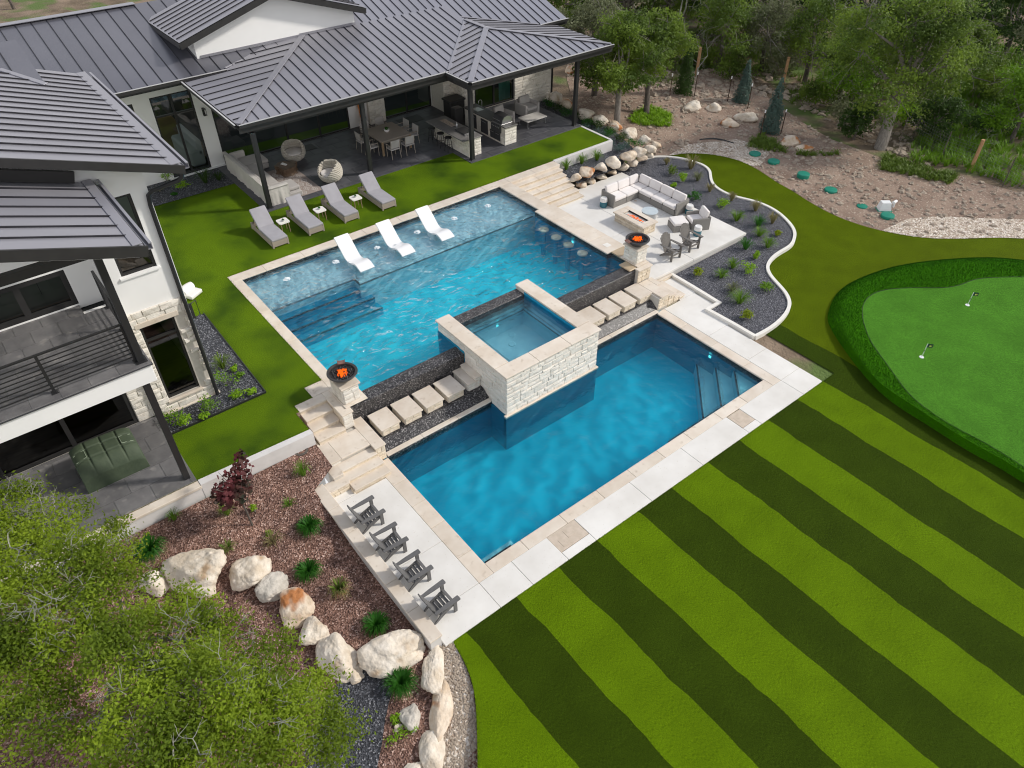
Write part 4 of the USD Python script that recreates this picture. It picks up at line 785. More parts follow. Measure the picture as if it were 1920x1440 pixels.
roof('large grey standing seam roof over the covered patio',
     [([(9.16, 28.48), (19.12, 28.48), (22.68, 32.1), (22.68, 33.72), (14.72, 33.72)], z1, 'y'),
      ([(9.16, 28.48), (14.72, 33.7), (WW[0], 33.7), (VV[0], VV[1]), (EB[0], EB[1])], z6, 'x'),
      ([(18.97, 26.66), HP, (22.68, 32.1), (19.12, 28.48), (18.97, 28.3)], z3, 'x'),
      ([(18.97, 26.66), (27.6, 26.66), HP], z5, 'y'),
      ([(27.6, 26.66), (27.6, 30.9), (26.43, 30.86), (22.68, 32.72), (22.68, 32.1), HP], z4, 'x'),
      ([(17.43, 33.7), (22.68, 33.7), (22.68, 32.72), (26.43, 30.86), (28.35, 30.86), (28.35, 43), (17.43, 43)], z2, 'y')],
     eaves=[((9.16, 28.48, 3.75), (19.0, 28.48, 3.75), .30), ((18.97, 28.48, 3.75), (18.97, 26.66, 3.75), .30), ((18.97, 26.66, 3.75), (27.6, 26.66, 3.75), .30), ((EB[0], EB[1], EB[2]), (9.16, 28.48, 3.75), .14), ((26.43, 30.86, 3.94), (28.35, 30.86, 3.94), .22)],
     caps=[((9.22, 28.54, 3.76), (14.72, 33.66, 4.88), .26), ((19.0, 26.7, 3.76), (*HP, 4.55), .26), ((27.55, 26.7, 3.76), (*HP, 4.55), .22), ((*HP, 4.555), (22.68, 32.1, 4.55), .22), ((22.68, 32.72, 4.55), (26.43, 30.86, 3.95), .14), ((19.12, 28.5, 3.755), (22.68, 32.1, 4.53), .16), ((VV[0], VV[1], VV[2]), (WW[0], 33.7, WW[2]), .10)])
roof('broad standing seam roof over the middle of the house, blue sky reflection painted on',
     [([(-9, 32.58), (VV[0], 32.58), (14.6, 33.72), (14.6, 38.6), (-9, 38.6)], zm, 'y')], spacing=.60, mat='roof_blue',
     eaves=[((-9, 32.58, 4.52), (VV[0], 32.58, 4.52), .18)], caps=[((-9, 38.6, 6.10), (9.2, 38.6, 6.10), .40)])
zga = lambda x, y: 5.69+.306*(np.asarray(x, float)-9.16); zgb = lambda x, y: 5.66+.313*(17.83-np.asarray(x, float))
roof('raised gable roof over the white gable wall',
     [([(9.16, 33.2), (13.49, 33.2), (13.49, 37.4), (9.16, 37.4)], zga, 'x'), ([(13.49, 33.2), (17.83, 33.2), (17.83, 37.4), (13.49, 37.4)], zgb, 'x')], spacing=.47,
     eaves=[((9.16, 37.4, 5.69), (9.16, 33.2, 5.69), .2), ((9.16, 33.2, 5.69), (13.49, 33.2, 7.015), .24), ((13.49, 33.2, 7.015), (17.83, 33.2, 5.66), .24), ((17.83, 33.2, 5.66), (17.83, 37.4, 5.66), .2)], caps=[((13.49, 33.2, 7.0), (13.49, 37.4, 7.0), .3)], gut=False)
zl = lambda x, y: 7.26+.333*(4.28-np.asarray(x, float))
roof('pale grey standing seam roof of the left two storey wing',
     [([(-4, 18.1), (4.28, 18.1), (4.28, 26.3), (-4, 26.3)], zl, 'x')], spacing=.475, gm_='roof_metal',
     eaves=[((4.28, 18.1, 7.26), (4.28, 26.3, 7.26), .2)], caps=[((4.14, 18.1, 7.31), (4.14, 26.3, 7.31), .26)])
rk = MB().bar((-4, 18.08, 9.93), (4.3, 18.08, 7.16), .05, .20); P(HOUSE, 'fascia', rk, 'black_trim')
t1, t2 = hit(87, 160, zl), hit(0, 132, zl); mt = (t2[2]-t1[2])/(t2[1]-t1[1]) if abs(t2[1]-t1[1]) > .05 else .3
zt = lambda x, y: t1[2]+abs(mt)*(np.asarray(y, float)-t1[1])
roof('cross roof behind the left wing roof, blue sky reflection painted on', [([(-4, t1[1]), (t1[0], t1[1]), (t1[0], t1[1]+2.6), (-4, t1[1]+2.6)], zt, 'y')], spacing=.6, mat='roof_blue', eaves=(), caps=[((t1[0], t1[1], t1[2]), (t2[0], t2[1], t2[2]), .16)], gut=False)
BE = on_y(0, 470, 14.96); bm = (BE[2]-7.2)/(2.34-BE[0]); zb = lambda x, y: 7.2+bm*(2.34-np.asarray(x, float))
roof('grey metal roof over the balcony', [([(-4, 14.96), (2.34, 14.96), (2.34, 18.66), (-4, 18.66)], zb, 'x')], spacing=.52, gm_='roof_metal',
     eaves=[((2.34, 14.96, 7.2), (2.34, 18.66, 7.2), .2)], caps=[((2.22, 14.96, 7.25), (2.22, 18.66, 7.25), .2)])
P(HOUSE, 'fascia', MB().bar((-4, 14.94, float(zb(-4, 0))-.11), (2.36, 14.94, 7.2-.11), .05, .24), 'black_trim'); P(HOUSE, 'roof_flashing', MB().bar((-4, 18.55, float(zb(-4, 0))+.16), (2.0, 18.55, float(zb(2.0, 0))+.16), .10, .26), 'black_trim')
P(HOUSE, 'balcony_ceiling', MB().bar((-4, 16.9, float(zb(-4, 0))-.3), (2.2, 16.9, 6.95), 3.6, .05), 'stucco')
# -- gable wall and middle walls
P(HOUSE, 'gable_wall', wall_xz([(9.86, 4.2), (17.43, 4.2), (17.43, 5.62), (13.49, 6.86), (9.86, 5.74)], 33.7, 33.95), 'stucco')
P(HOUSE, 'gable_side_wall', MB().box(9.86, 33.96, 4.2, 10.1, 37.2, 5.72).box(17.2, 33.96, 4.2, 17.43, 37.2, 5.6), 'stucco'); P(HOUSE, 'wall_flashing', MB().bar((14.6, 33.68, 4.94), (17.45, 33.68, 4.94), .03, .10).bar((10.0, 33.68, 4.87), (14.6, 33.68, 4.90), .03, .10), 'roof_metal')
W1 = [(7.51, 9.26, .03, 3.62), (5.95, 6.80, 1.2, 3.55), (3.9, 5.3, .03, 3.3)]
P(HOUSE, 'wall', wall_xz(holes([(2.4, -.1), (9.9, -.1), (9.9, 4.42), (2.4, 4.42)], [(a, c, b, d) for a, b, c, d in W1]), 33.93, 34.15), 'stucco')
for a, b, c, d in W1: window_y(a, b, c, d, 34.02, mx=[a+(b-a)*.5] if b < 9.3 and b > 7 else (), mz=[c+(d-c)*.76] if d > 3.6 else (), label='tall dark framed window')
P(HOUSE, 'wall_plinth', MB().box(7.3, 33.80, -.1, 9.9, 33.93, .06), 'stucco'); P(HOUSE, 'wall', MB().box(2.3, 26.5, -.1, 2.5, 33.9, 4.3), 'stucco')
P(HOUSE, 'interior_sofa', MB().box(8.6, 34.5, 0, 9.25, 37.0, .75, b=.08).box(9.0, 34.5, .5, 9.25, 37.0, 1.2, b=.08), 'interior_white')
# patio back wall
sl = [(9.92, 16.55, .03, 2.75), (18.57, 21.52, .03, 3.0)]
P(HOUSE, 'wall', wall_xz(holes([(9.9, -.05), (21.6, -.05), (21.6, 3.7), (9.9, 3.7)], [(a, c, b, d) for a, b, c, d in sl]), 33.95, 34.15), 'stucco')
window_y(9.92, 16.55, .03, 2.75, 34.0, mx=(11.6, 13.2, 14.9), name='sliding_door', label='wide black framed glass sliding doors')
window_y(18.57, 21.52, .03, 3.0, 34.0, mx=(20.0,), name='sliding_door', label='black framed glass doors behind the kitchen')
P(HOUSE, 'stone_pier', MB().box(17.62, 33.72, 0, 18.52, 33.94, 3.6), 'mortar'); ashlar(HOUSE, (17.6, 33.74, .02), (1, 0, 0), (0, -1, 0), .94, 2.7, 71, rowh=(.18, .26), lw=(.3, .6))
P(HOUSE, 'stone_pier', MB().box(21.55, 32.75, 0, 22.2, 33.9, 3.7).box(22.22, 31.84, 0, 22.9, 32.8, 3.7), 'mortar')
ashlar(HOUSE, (21.55, 32.75, .02), (1, 0, 0), (0, -1, 0), .65, 2.9, 72, rowh=(.18, .26), lw=(.3, .6)); ashlar(HOUSE, (22.22, 32.74, .02), (0, -1, 0), (-1, 0, 0), .88, 2.9, 73, rowh=(.18, .26), lw=(.3, .5)); ashlar(HOUSE, (22.24, 31.84, .02), (1, 0, 0), (0, -1, 0), .66, 2.9, 74, rowh=(.18, .26), lw=(.3, .5))
P(HOUSE, 'wall', wall_xz(holes([(22.9, -.6), (28.28, -.6), (28.28, 3.7), (22.9, 3.7)], [(22.92, .05, 25.58, 2.75)]), 31.86, 32.06), 'mortar'); window_y(22.92, 25.58, .05, 2.75, 31.9, mx=(24.2,), name='sliding_door', label='black framed glass door with pale green curtain')
ashlar(HOUSE, (25.62, 31.87, -.5), (1, 0, 0), (0, -1, 0), 2.62, 3.4, 75, rowh=(.15, .2, .26), lw=(.35, .85)); P(HOUSE, 'corner_trim', MB().box(28.28, 31.80, -.6, 28.36, 32.4, 3.7), 'black_trim')
P(HOUSE, 'wall', MB().box(28.3, 32.0, -.6, 28.34, 42, 4.2), 'stucco')
cv = MB(); xs = np.linspace(24.75, 25.5, 40); 
for a, b in zip(xs[:-1], xs[1:]): cv.quad((a, 32.1+.04*math.sin(a*60), .1), (b, 32.1+.04*math.sin(b*60), .1), (b, 32.1+.04*math.sin(b*60), 2.7), (a, 32.1+.04*math.sin(a*60), 2.7))
P(HOUSE, 'curtain', cv, 'curtain'); P(HOUSE, 'wall_panel', MB().box(12.55, 34.3, 1.2, 13.1, 34.34, 1.9), 'curtain')
P(HOUSE, 'wall_sconce', MB().cbox((21.85, 32.66, 2.05), (.12, .14, .30), b=.02), 'black_metal')
P(HOUSE, 'wall_sconce', MB().cbox((9.55, 33.86, 2.6), (.10, .02, .34)).cbox((9.55, 33.72, 2.75), (.14, .14, .02)).cbox((9.55, 33.72, 2.48), (.14, .14, .02)).tube([(9.49, 33.66, 2.48), (9.49, 33.66, 2.75)], .008).tube([(9.61, 33.66, 2.48), (9.61, 33.66, 2.75)], .008).tube([(9.49, 33.78, 2.48), (9.49, 33.78, 2.75)], .008), 'black_metal')
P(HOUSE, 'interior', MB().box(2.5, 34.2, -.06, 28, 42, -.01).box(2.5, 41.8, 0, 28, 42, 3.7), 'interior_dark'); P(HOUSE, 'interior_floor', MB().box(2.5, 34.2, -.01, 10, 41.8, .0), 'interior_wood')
P(HOUSE, 'patio_ceiling', MB().box(9.5, 28.75, 3.42, 27.2, 33.95, 3.46).box(19.3, 26.95, 3.40, 27.2, 28.75, 3.44), 'wood_dark')
# beams and posts
for p, q in (((9.55, 28.75), (19.25, 28.75)), ((19.25, 28.75), (19.25, 27.1)), ((19.25, 27.1), (27.2, 27.1)), ((27.2, 27.1), (27.2, 31.8)), ((9.65, 28.75), (9.65, 33.9))): P(HOUSE, 'beam', MB().bar((*p, 3.38), (*q, 3.38), .16, .24, b=.006), 'black_trim')
for x, y in ((9.70, 28.62), (14.72, 28.80), (19.25, 27.10), (25.76, 27.13)):
    P(HOUSE, 'post', MB().box(x-.09, y-.09, .02, x+.09, y+.09, 3.3, b=.008), 'black_metal'); P(HOUSE, 'post_base', MB().box(x-.12, y-.12, .02, x+.12, y+.12, .05, b=.006), 'black_metal')
# patio floor
def tiles(poly, z, tw, td, mat, name, off=True, th=.02, seed=1, gap=.012, root=None):
    r = random.Random(seed); x0, y0, x1, y1 = poly.bounds; j = 0; y = y0
    while y < y1:
        x = x0-(tw*.5 if off and j % 2 else 0)
        while x < x1:
            g = poly.intersection(sbox(x+gap/2, y+gap/2, x+tw-gap/2, y+td-gap/2))
            if g.area > .01:
                q = g.bounds
                if abs(g.area-(q[2]-q[0])*(q[3]-q[1])) < 1e-6: P(root, name, MB().box(q[0], q[1], z-th, q[2], q[3], z+r.uniform(-.001, .001), b=.003), mat)
                else: P(root, name, MB().prism(g, z-th, z+r.uniform(-.001, .001)), mat)
            x += tw
        y += td; j += 1
PT = Polygon([(9.45, 28.33), (18.98, 28.33), (18.98, 26.82), (26.05, 26.82), (26.05, 31.84), (22.2, 31.84), (22.2, 33.95), (9.45, 33.95)])
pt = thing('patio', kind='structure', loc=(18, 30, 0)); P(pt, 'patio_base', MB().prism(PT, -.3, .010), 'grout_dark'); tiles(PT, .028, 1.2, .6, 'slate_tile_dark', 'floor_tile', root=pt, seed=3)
# -- left wing
win_u = (2.14, 3.04, 4.62, 6.69)
P(HOUSE, 'wall', wall_xz(holes([(-4, 7.0), (-4, 9.7), (3.45, 7.40), (3.45, 3.5), (1.72, 3.5), (1.72, 7.0)], [(win_u[0], win_u[2], win_u[1], win_u[3])]), 18.70, 18.92), 'stucco'); window_y(*win_u, 18.80, label='tall upper window beside the balcony')
P(HOUSE, 'wall_sill', MB().box(win_u[0]-.06, 18.64, win_u[2]-.07, win_u[1]+.06, 18.72, win_u[2]-.005, b=.006), 'stucco')
win_l = (2.06, 2.99, .43, 3.06)
P(HOUSE, 'wall', wall_xz(holes([(1.60, -.3), (3.42, -.3), (3.42, 3.5), (1.60, 3.5)], [(win_l[0], win_l[2], win_l[1], win_l[3])]), 18.70, 18.9), 'mortar'); window_y(*win_l, 18.82, mz=(2.52,), glass='glass_lower', label='tall lower window in the stone wall')
ashlar(HOUSE, (1.62, 18.70, 0), (1, 0, 0), (0, -1, 0), 1.82, 3.55, 81, rowh=(.14, .2, .26), lw=(.25, .7), depth=.06, hole=[(win_l[0]-1.62, win_l[2], win_l[1]-1.62, win_l[3])])
P(HOUSE, 'window_sill', MB().box(win_l[0]-.05, 18.60, .36, win_l[1]+.05, 18.72, .43, b=.008), 'limestone'); P(HOUSE, 'window_lintel', MB().box(win_l[0]-.12, 18.62, 3.06, win_l[1]+.12, 18.70, 3.22, b=.01), 'limestone'); P(HOUSE, 'stone_base', MB().box(1.62, 18.58, -.1, 3.46, 18.70, .06, b=.01), 'limestone')
ashlar(HOUSE, (1.62, 18.70, 0), (0, 1, 0), (-1, 0, 0), .30, 3.4, 82, rowh=(.2, .26), lw=(.29, .30), depth=.04)
P(HOUSE, 'wall', MB().box(1.70, 18.92, 3.9, 1.92, 19.3, 7.6).box(3.22, 18.92, -.1, 3.43, 26.0, 7.4), 'stucco')
zt_ = on_y(120, 505, 19.2)[2]
P(HOUSE, 'wall', wall_xz(holes([(-4, 3.9), (1.72, 3.9), (1.72, 7.7), (-4, 7.7)], [(-3.9, 4.04, 1.02, zt_)]), 19.2, 19.4), 'stucco'); window_y(-3.9, 1.02, 4.04, zt_, 19.26, mx=(-2.3, -.12), name='sliding_door', label='balcony sliding doors', fw=.13)
P(HOUSE, 'wall', wall_xz(holes([(-4, 0), (1.62, 0), (1.62, 3.45), (-4, 3.45)], [(-3.9, .03, 1.09, 2.75)]), 18.82, 19.0), 'mortar'); window_y(-3.9, 1.09, .03, 2.75, 18.86, mx=(-2.45, -.62), name='sliding_door', glass='glass_lower', label='lower patio sliding doors', fw=.10)
ashlar(HOUSE, (1.10, 18.82, .03), (1, 0, 0), (0, -1, 0), .50, 3.3, 83, rowh=(.2, .26), lw=(.25, .5), depth=.05)
P(HOUSE, 'interior_floor', MB().box(-4, 19.02, .0, 3.2, 24, .02), 'interior_wood'); P(HOUSE, 'interior_floor', MB().box(-4, 19.42, 3.9, 3.2, 24, 3.98), 'interior_wood')
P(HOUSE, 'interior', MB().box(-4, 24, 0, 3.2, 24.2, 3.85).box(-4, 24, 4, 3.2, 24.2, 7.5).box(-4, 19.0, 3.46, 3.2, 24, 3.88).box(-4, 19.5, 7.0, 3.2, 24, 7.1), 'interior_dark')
scr = MB(); rr = random.Random(4)
for k in range(46):
    x, z = rr.uniform(-3, 1), rr.uniform(4.75, 5.75); a = rr.choice((0, 45, 90, 135, 22, 67)); L = .38; dx, dz = L*math.cos(math.radians(a)), L*math.sin(math.radians(a)); scr.bar((x-dx, 19.62, z-dz), (x+dx, 19.62, z+dz), .01, .03, up=(0, 1, 0))
P(HOUSE, 'window_screen', scr, 'interior_dark'); P(HOUSE, 'window_blind', MB().box(-3.9, 19.66, 4.85, 1.0, 19.68, 5.85), 'blind_pale')
P(HOUSE, 'window_blind', MB().box(-3.9, 19.66, 4.02, 1.0, 19.68, 4.84), 'blind_green')
# balcony
P(HOUSE, 'balcony_slab', MB().box(-4, 15.68, 3.46, 1.66, 18.9, 3.955, b=.01), 'stucco'); P(HOUSE, 'slab_trim', MB().box(-4, 15.63, 3.955, 1.70, 15.75, 3.985, b=.006), 'steel_dark')
BT = Polygon([(-4, 15.66), (1.68, 15.66), (1.68, 18.70), (1.0, 18.70), (1.0, 19.2), (-4, 19.2)])
P(HOUSE, 'balcony_bed', MB().prism(BT, 3.956, 3.988), 'grout'); tiles(BT, 4.0, .62, .62, 'slate_tile', 'balcony_tile', off=True, root=HOUSE, seed=8, th=.03)
rl = P(HOUSE, 'railing', MB().bar((-4, 15.95, 5.06), (1.50, 15.95, 5.06), .06, .035).bar((1.56, 15.95, 5.06), (1.56, 18.68, 5.06), .06, .035), 'black_metal', label='black balcony railing of thin horizontal rails')
for k in range(8): P(rl, 'rail', MB().bar((-4, 15.95, 4.14+.11*k), (1.48, 15.95, 4.14+.11*k), .022, .022).bar((1.56, 15.97, 4.14+.11*k), (1.56, 18.68, 4.14+.11*k), .022, .022), 'black_metal')
for x, y in ((1.42, 15.95), (-.36, 15.95), (-2.15, 15.95), (1.56, 17.4), (1.56, 18.62)): P(rl, 'rail_post', MB().box(x-.032, y-.032, 4.0, x+.032, y+.032, 5.05).box(x-.07, y-.07, 4.0, x+.07, y+.07, 4.015), 'black_metal')
P(HOUSE, 'post', MB().box(1.44, 15.83, 4.0, 1.60, 15.99, 6.95, b=.008).box(1.38, 15.77, 4.0, 1.64, 16.05, 4.02), 'black_metal'); P(HOUSE, 'post', MB().box(1.32, 15.74, 0, 1.48, 15.90, 3.47, b=.008), 'black_metal'); P(HOUSE, 'beam', MB().box(-4, 15.83, 6.85, 1.6, 15.99, 7.05), 'black_trim')
dsp = MB().tube([(4.22, 18.12, 7.12), (4.20, 18.14, 6.98), (4.1, 18.2, 6.9), (3.5, 18.55, 6.66), (3.40, 18.60, 6.56), (3.37, 18.62, 6.3), (3.36, 18.62, 3.6), (3.36, 18.56, 3.4), (3.36, 18.55, .02)], .055, 8); P(HOUSE, 'downspout', dsp, 'black_metal', smooth=40)
P(HOUSE, 'wall_sconce', MB().box(3.46, 19.2, 2.4, 3.62, 19.24, 2.9).tube([(3.62, 19.2, 2.4), (3.78, 19.3, 2.4), (3.78, 19.3, 2.9), (3.62, 19.2, 2.9)], .015), 'black_metal')
lp = thing('patio', kind='structure', loc=(0, 17, 0)); LT = Polygon([(-5, 15.57), (1.58, 15.57), (1.58, 18.76), (1.1, 18.8), (-5, 18.8)]); P(lp, 'patio_base', MB().prism(LT, -.4, .008), 'grout'); tiles(LT, .024, .92, .62, 'slate_tile', 'floor_tile', root=lp, seed=12)
P(HOUSE, 'fence_hidden_wall', MB().box(-8.9, 19.0, -1, -4, 36, 3.4), 'stucco')
# ================================================================ furniture
def cushion(mb, x0, y0, z0, x1, y1, z1, b=.035, R=None, c=None): return mb.box(x0, y0, z0, x1, y1, z1, b=b, R=R, c=c)
Q = part
# chaises on the lawn
def lounger():
    t = thing('sun_lounger', 'grey cushioned wicker sun lounger, leftmost of four on the lawn', 'sun lounger', (8.36, 25.42, 0), group='grey sun loungers on the lawn')
    Q(t, 'frame', MB().box(0, 0, .05, .68, .03, .28, b=.008).box(0, 2.02, .05, .68, 2.05, .28, b=.008).box(0, .03, .05, .03, 2.02, .28, b=.008).box(.65, .03, .05, .68, 2.02, .28, b=.008).box(.03, .03, .24, .65, 1.22, .27), 'wicker_tan')
    for x in (.0, .62):
        for y in (0, 1.99): Q(t, 'leg', MB().box(x, y-.006, 0, x+.06, y+.066, .29, b=.006), 'wicker_tan')
    R = rot((1, 0, 0), 42); c = (.34, 1.24, .30)
    Q(t, 'backrest', MB().box(.03, 1.24, .27, .65, 2.02, .30, R=R, c=c), 'wicker_tan'); Q(t, 'back_support', MB().bar((.1, 1.75, .72), (.1, 1.92, .26), .02, .02).bar((.58, 1.75, .72), (.58, 1.92, .26), .02, .02), 'steel_dark')
    Q(t, 'seat_cushion', cushion(MB(), .01, -.01, .285, .67, 1.235, .385, .04), 'cushion_gray', smooth=50); Q(t, 'back_cushion', cushion(MB(), .01, 1.25, .31, .67, 2.10, .41, .04, R=R, c=c), 'cushion_gray', smooth=50)
    return t
L0 = lounger()
for x, y, n in ((9.93, 25.45, 'second from the left, between two small tables'), (11.54, 25.46, 'third from the left, in front of a pale wicker chair'), (13.31, 25.42, 'rightmost of four on the lawn, by the dining end')): copy_of(L0, (x, y, 0), 0, 'grey cushioned wicker sun lounger, '+n)
def small_table():
    t = thing('side_table', 'small white topped side table beside the leftmost sun lounger', 'side table', (9.33, 26.42, 0), group='small tables between the loungers')
    Q(t, 'table_top', MB().prism(rounded([(-.22, -.22), (.22, -.22), (.22, .22), (-.22, .22)], .07), .44, .48), 'stone_white')
    for x in (-.15, .15):
        for y in (-.15, .15): Q(t, 'leg', MB().tube([(x*1.1, y*1.1, 0), (x, y, .44)], .018, 6), 'teak')
    return t
T0 = small_table()
copy_of(T0, (10.93, 26.36, 0), 0, 'small white topped side table, middle of the three between loungers'); copy_of(T0, (12.61, 26.36, 0), 0, 'small white topped side table beside the rightmost sun lounger')
def leaves(n, c, rad, size, seed, up=.3, shell=.55, fold=.25, aspect=.45):
    """loose leaf-sized faces filling an ellipsoid"""
    g = np.random.default_rng(seed); d = g.normal(size=(n, 3)); d /= np.linalg.norm(d, axis=1, keepdims=True)
    r = (shell+(1-shell)*g.random(n))[:, None]; p = np.array(c)+d*r*np.array(rad)*(1+.12*g.normal(size=(n, 1)))
    nr = d*.6+g.normal(size=(n, 3))*.55+[0, 0, up]; nr /= np.linalg.norm(nr, axis=1, keepdims=True)
    return leafquads(p, nr, size*(.6+.8*g.random(n)), g, aspect, fold)
def leafquads(p, nr, s, g, aspect=.45, fold=.25):
    n = len(p); t = np.cross(nr, g.normal(size=(n, 3))); t /= np.linalg.norm(t, axis=1, keepdims=True)+1e-9; b = np.cross(nr, t); s = np.asarray(s)[:, None]
    v = np.stack([p-t*s*.5, p+b*s*aspect*.5-nr*s*fold*.3, p+t*s*.5, p-b*s*aspect*.5-nr*s*fold*.3], 1).reshape(-1, 3); k = np.arange(n)[:, None]*4
    return v, np.vstack([k+[0, 1, 2], k+[0, 2, 3]])
def pot_plant(p, s, lab):
    t = thing('potted_plant', lab, 'potted plant', p, group='little pots on tables')
    Q(t, 'pot', MB().lathe([(0, 0), (.05*s, 0), (.075*s, .03*s), (.08*s, .07*s), (.07*s, .07*s), (0, .06*s)], 14), 'white_glaze' if s > 1.5 else 'concrete_gray'); Q(t, 'leaf', leaves(60, (0, 0, .09*s), (.06*s, .06*s, .05*s), .05*s, int(p[0]*100)), 'leaf_deep')
for x, n in ((9.33, 'beside the leftmost lounger'), (10.93, 'on the middle lawn table'), (12.61, 'beside the rightmost lounger')): pot_plant((x, 26.38, .48), .8, 'tiny grey potted succulent on the small table '+n if 'middle' not in n else 'tiny grey potted succulent '+n)
# ledge loungers
def ledge():
    t = thing('pool_lounger', 'white curved pool lounger, leftmost in the shallow water', 'pool lounger', (10.22, 21.88, -.34), group='white loungers on the sun shelf')
    ys = [0, .10, .28, .45, .62, .80, .95, 1.1, 1.3, 1.55, 1.80, 1.9]; zs = [.32, .37, .44, .45, .40, .32, .28, .30, .44, .66, .86, .92]
    cs = spline(np.column_stack([ys, zs]), 4); n = len(cs); tk = .07; up = np.gradient(cs, axis=0); nn = np.column_stack([-up[:, 1], up[:, 0]]); nn /= np.linalg.norm(nn, axis=1, keepdims=True); lo = cs-nn*tk
    V = []; 
    for x, cv in ((0, cs), (.60, cs), (.60, lo), (0, lo)): V.append(np.column_stack([np.full(n, x), cv]))
    V = np.vstack(V); F = []
    for a in range(4):
        for i in range(n-1): F.append([a*n+i, ((a+1) % 4)*n+i, ((a+1) % 4)*n+i+1, a*n+i+1])
    F += [[0, 3*n, 2*n, n], [n-1, 2*n-1, 3*n-1, 4*n-1]]
    Q(t, 'seat_shell', MB().add(V, F), 'white_plastic', smooth=40); Q(t, 'support', MB().box(.03, .60, 0, .57, 1.15, .26, b=.03), 'white_plastic'); return t
G0 = ledge(); copy_of(G0, (12.04, 21.84, -.34), 0, 'white curved pool lounger, middle one in the shallow water'); copy_of(G0, (13.90, 21.84, -.34), 0, 'white curved pool lounger, rightmost in the shallow water')
# bubbling jets
jl = ['bubbling white water jet in the left corner of the sun shelf', 'bubbling white water jet just left of the first white pool lounger', 'bubbling white water jet between the first and second white loungers', 'bubbling white water jet between the second and third white loungers', 'bubbling white water jet just right of the last white pool lounger', 'bubbling white water jet near the far right corner of the sun shelf']
for (bx, by), lab in zip(BUB, jl):
    r = random.Random(int(bx*77)); mb = rocks(0, 0, .0, 60, .13, .13, .026, int(bx*99)); mb.merge(rocks(0, 0, .035, 26, .05, .05, .026, int(by*91)))
    v, f = mb.arrays(); solo('water_jet', (v+[bx, by, -.055], f), 'foam', lab, 'water jet', 'bubbling jets on the sun shelf')
# submerged stools
for k, (y, lab) in enumerate(((20.43, 'round stone pool stool farthest from the right fire bowl'), (19.64, 'round stone pool stool, second along the bar wall'), (18.88, 'round stone pool stool, third along the bar wall'), (18.05, 'round stone pool stool closest to the right fire bowl'))):
    if k == 0:
        S0 = thing('pool_stool', lab, 'stool', (18.02, y, -1.55), group='stone stools under water at the bar wall')
        Q(S0, 'seat', MB().lathe([(0, 1.18), (.20, 1.18), (.215, 1.19), (.215, 1.22), (.20, 1.235), (0, 1.235)], 22), 'limestone', smooth=30); Q(S0, 'pedestal', MB().lathe([(.10, 0), (.10, 1.18)], 14), 'pool_plaster_deep', smooth=30)
    else: copy_of(S0, (18.0, y, -1.55), 0, lab)
# adirondack chairs: local -y is the front
def adirondack(lab, loc, rz, mat, group):
    t = thing('adirondack_chair', lab, 'chair', loc, rz, group)
    for s in (-1, 1):
        x = s*.265
        Q(t, 'front_leg', MB().box(x-.02, 0, 0, x+.02, .10, .54, b=.006), mat)
        st = [(0.02, .28), (0.02, .38), (.45, .24), (.70, .0), (.62, 0), (.40, .12)]
        Q(t, 'rear_leg', (lambda m: m)(wall_yz(st, x*.86-.014, x*.86+.014)), mat)
        arm = rounded([(-.07, -.06), (.07, -.06), (.055, .35), (.03, .66), (-.045, .66), (-.065, .3)], .025); Q(t, 'arm', MB().prism(arm, .54, .565).xf(t=(s*.30, 0, 0)), mat)
    for k in range(5):
        y = .03+k*.088; z = .365-.06*k*.9-.0; Q(t, 'seat_slat', MB().box(-.25, y, z, .25, y+.078, z+.022, b=.005, R=rot((1, 0, 0), -14 if k else 8)), mat)
    for k in range(7):
        u = (k-3)/3; L = .80-.13*u*u; x0, x1 = u*.17, u*.25; R = rot((1, 0, 0), 25)
        p = Polygon([(x0-.030, 0), (x0+.030, 0), (x1+.040, L-.03), (x1+.02, L), (x1-.02, L), (x1-.040, L-.03)]); m = MB().prism(p, -.011, .011); m.xf(R=rot((1, 0, 0), 90)).xf(R=rot((1, 0, 0), -24)).xf(t=(0, .46, .20)); Q(t, 'back_slat', m, mat)
    Q(t, 'back_rail', MB().box(-.24, .49, .26, .24, .51, .32, b=.004).box(-.31, .625, .515, .31, .665, .54, b=.004), mat); Q(t, 'front_rail', MB().box(-.245, .02, .22, .245, .045, .30, b=.004), mat); return t
def wall_yz(poly, x0, x1):
    m = trimesh.creation.extrude_polygon(Polygon(poly), 1.0); v = np.array(m.vertices); return np.column_stack([x0+(x1-x0)*v[:, 2], v[:, 0], v[:, 1]]), np.array(m.faces)
A0 = adirondack('grey slatted lounge chair at the foot of the stone steps', (5.16, 12.34, -1.2), math.radians(90), 'poly_gray', 'grey slatted chairs along the seat wall')
for y, n in ((11.17, 'grey slatted lounge chair, second from the steps along the seat wall'), (10.04, 'grey slatted lounge chair, third from the steps along the seat wall'), (8.90, 'grey slatted lounge chair at the lawn end of the seat wall')): copy_of(A0, (5.16, y, -1.2), math.radians(90+RNG.uniform(-3, 3)), n)
A1 = adirondack('brownish grey slatted chair nearest the right fire bowl', (21.27, 15.95, -.9), math.radians(2), 'poly_brown', 'slatted chairs on the fire pit terrace')
copy_of(A1, (22.41, 15.97, -.9), math.radians(-1), 'brownish grey slatted chair beside the teal drum stool at the ottoman')
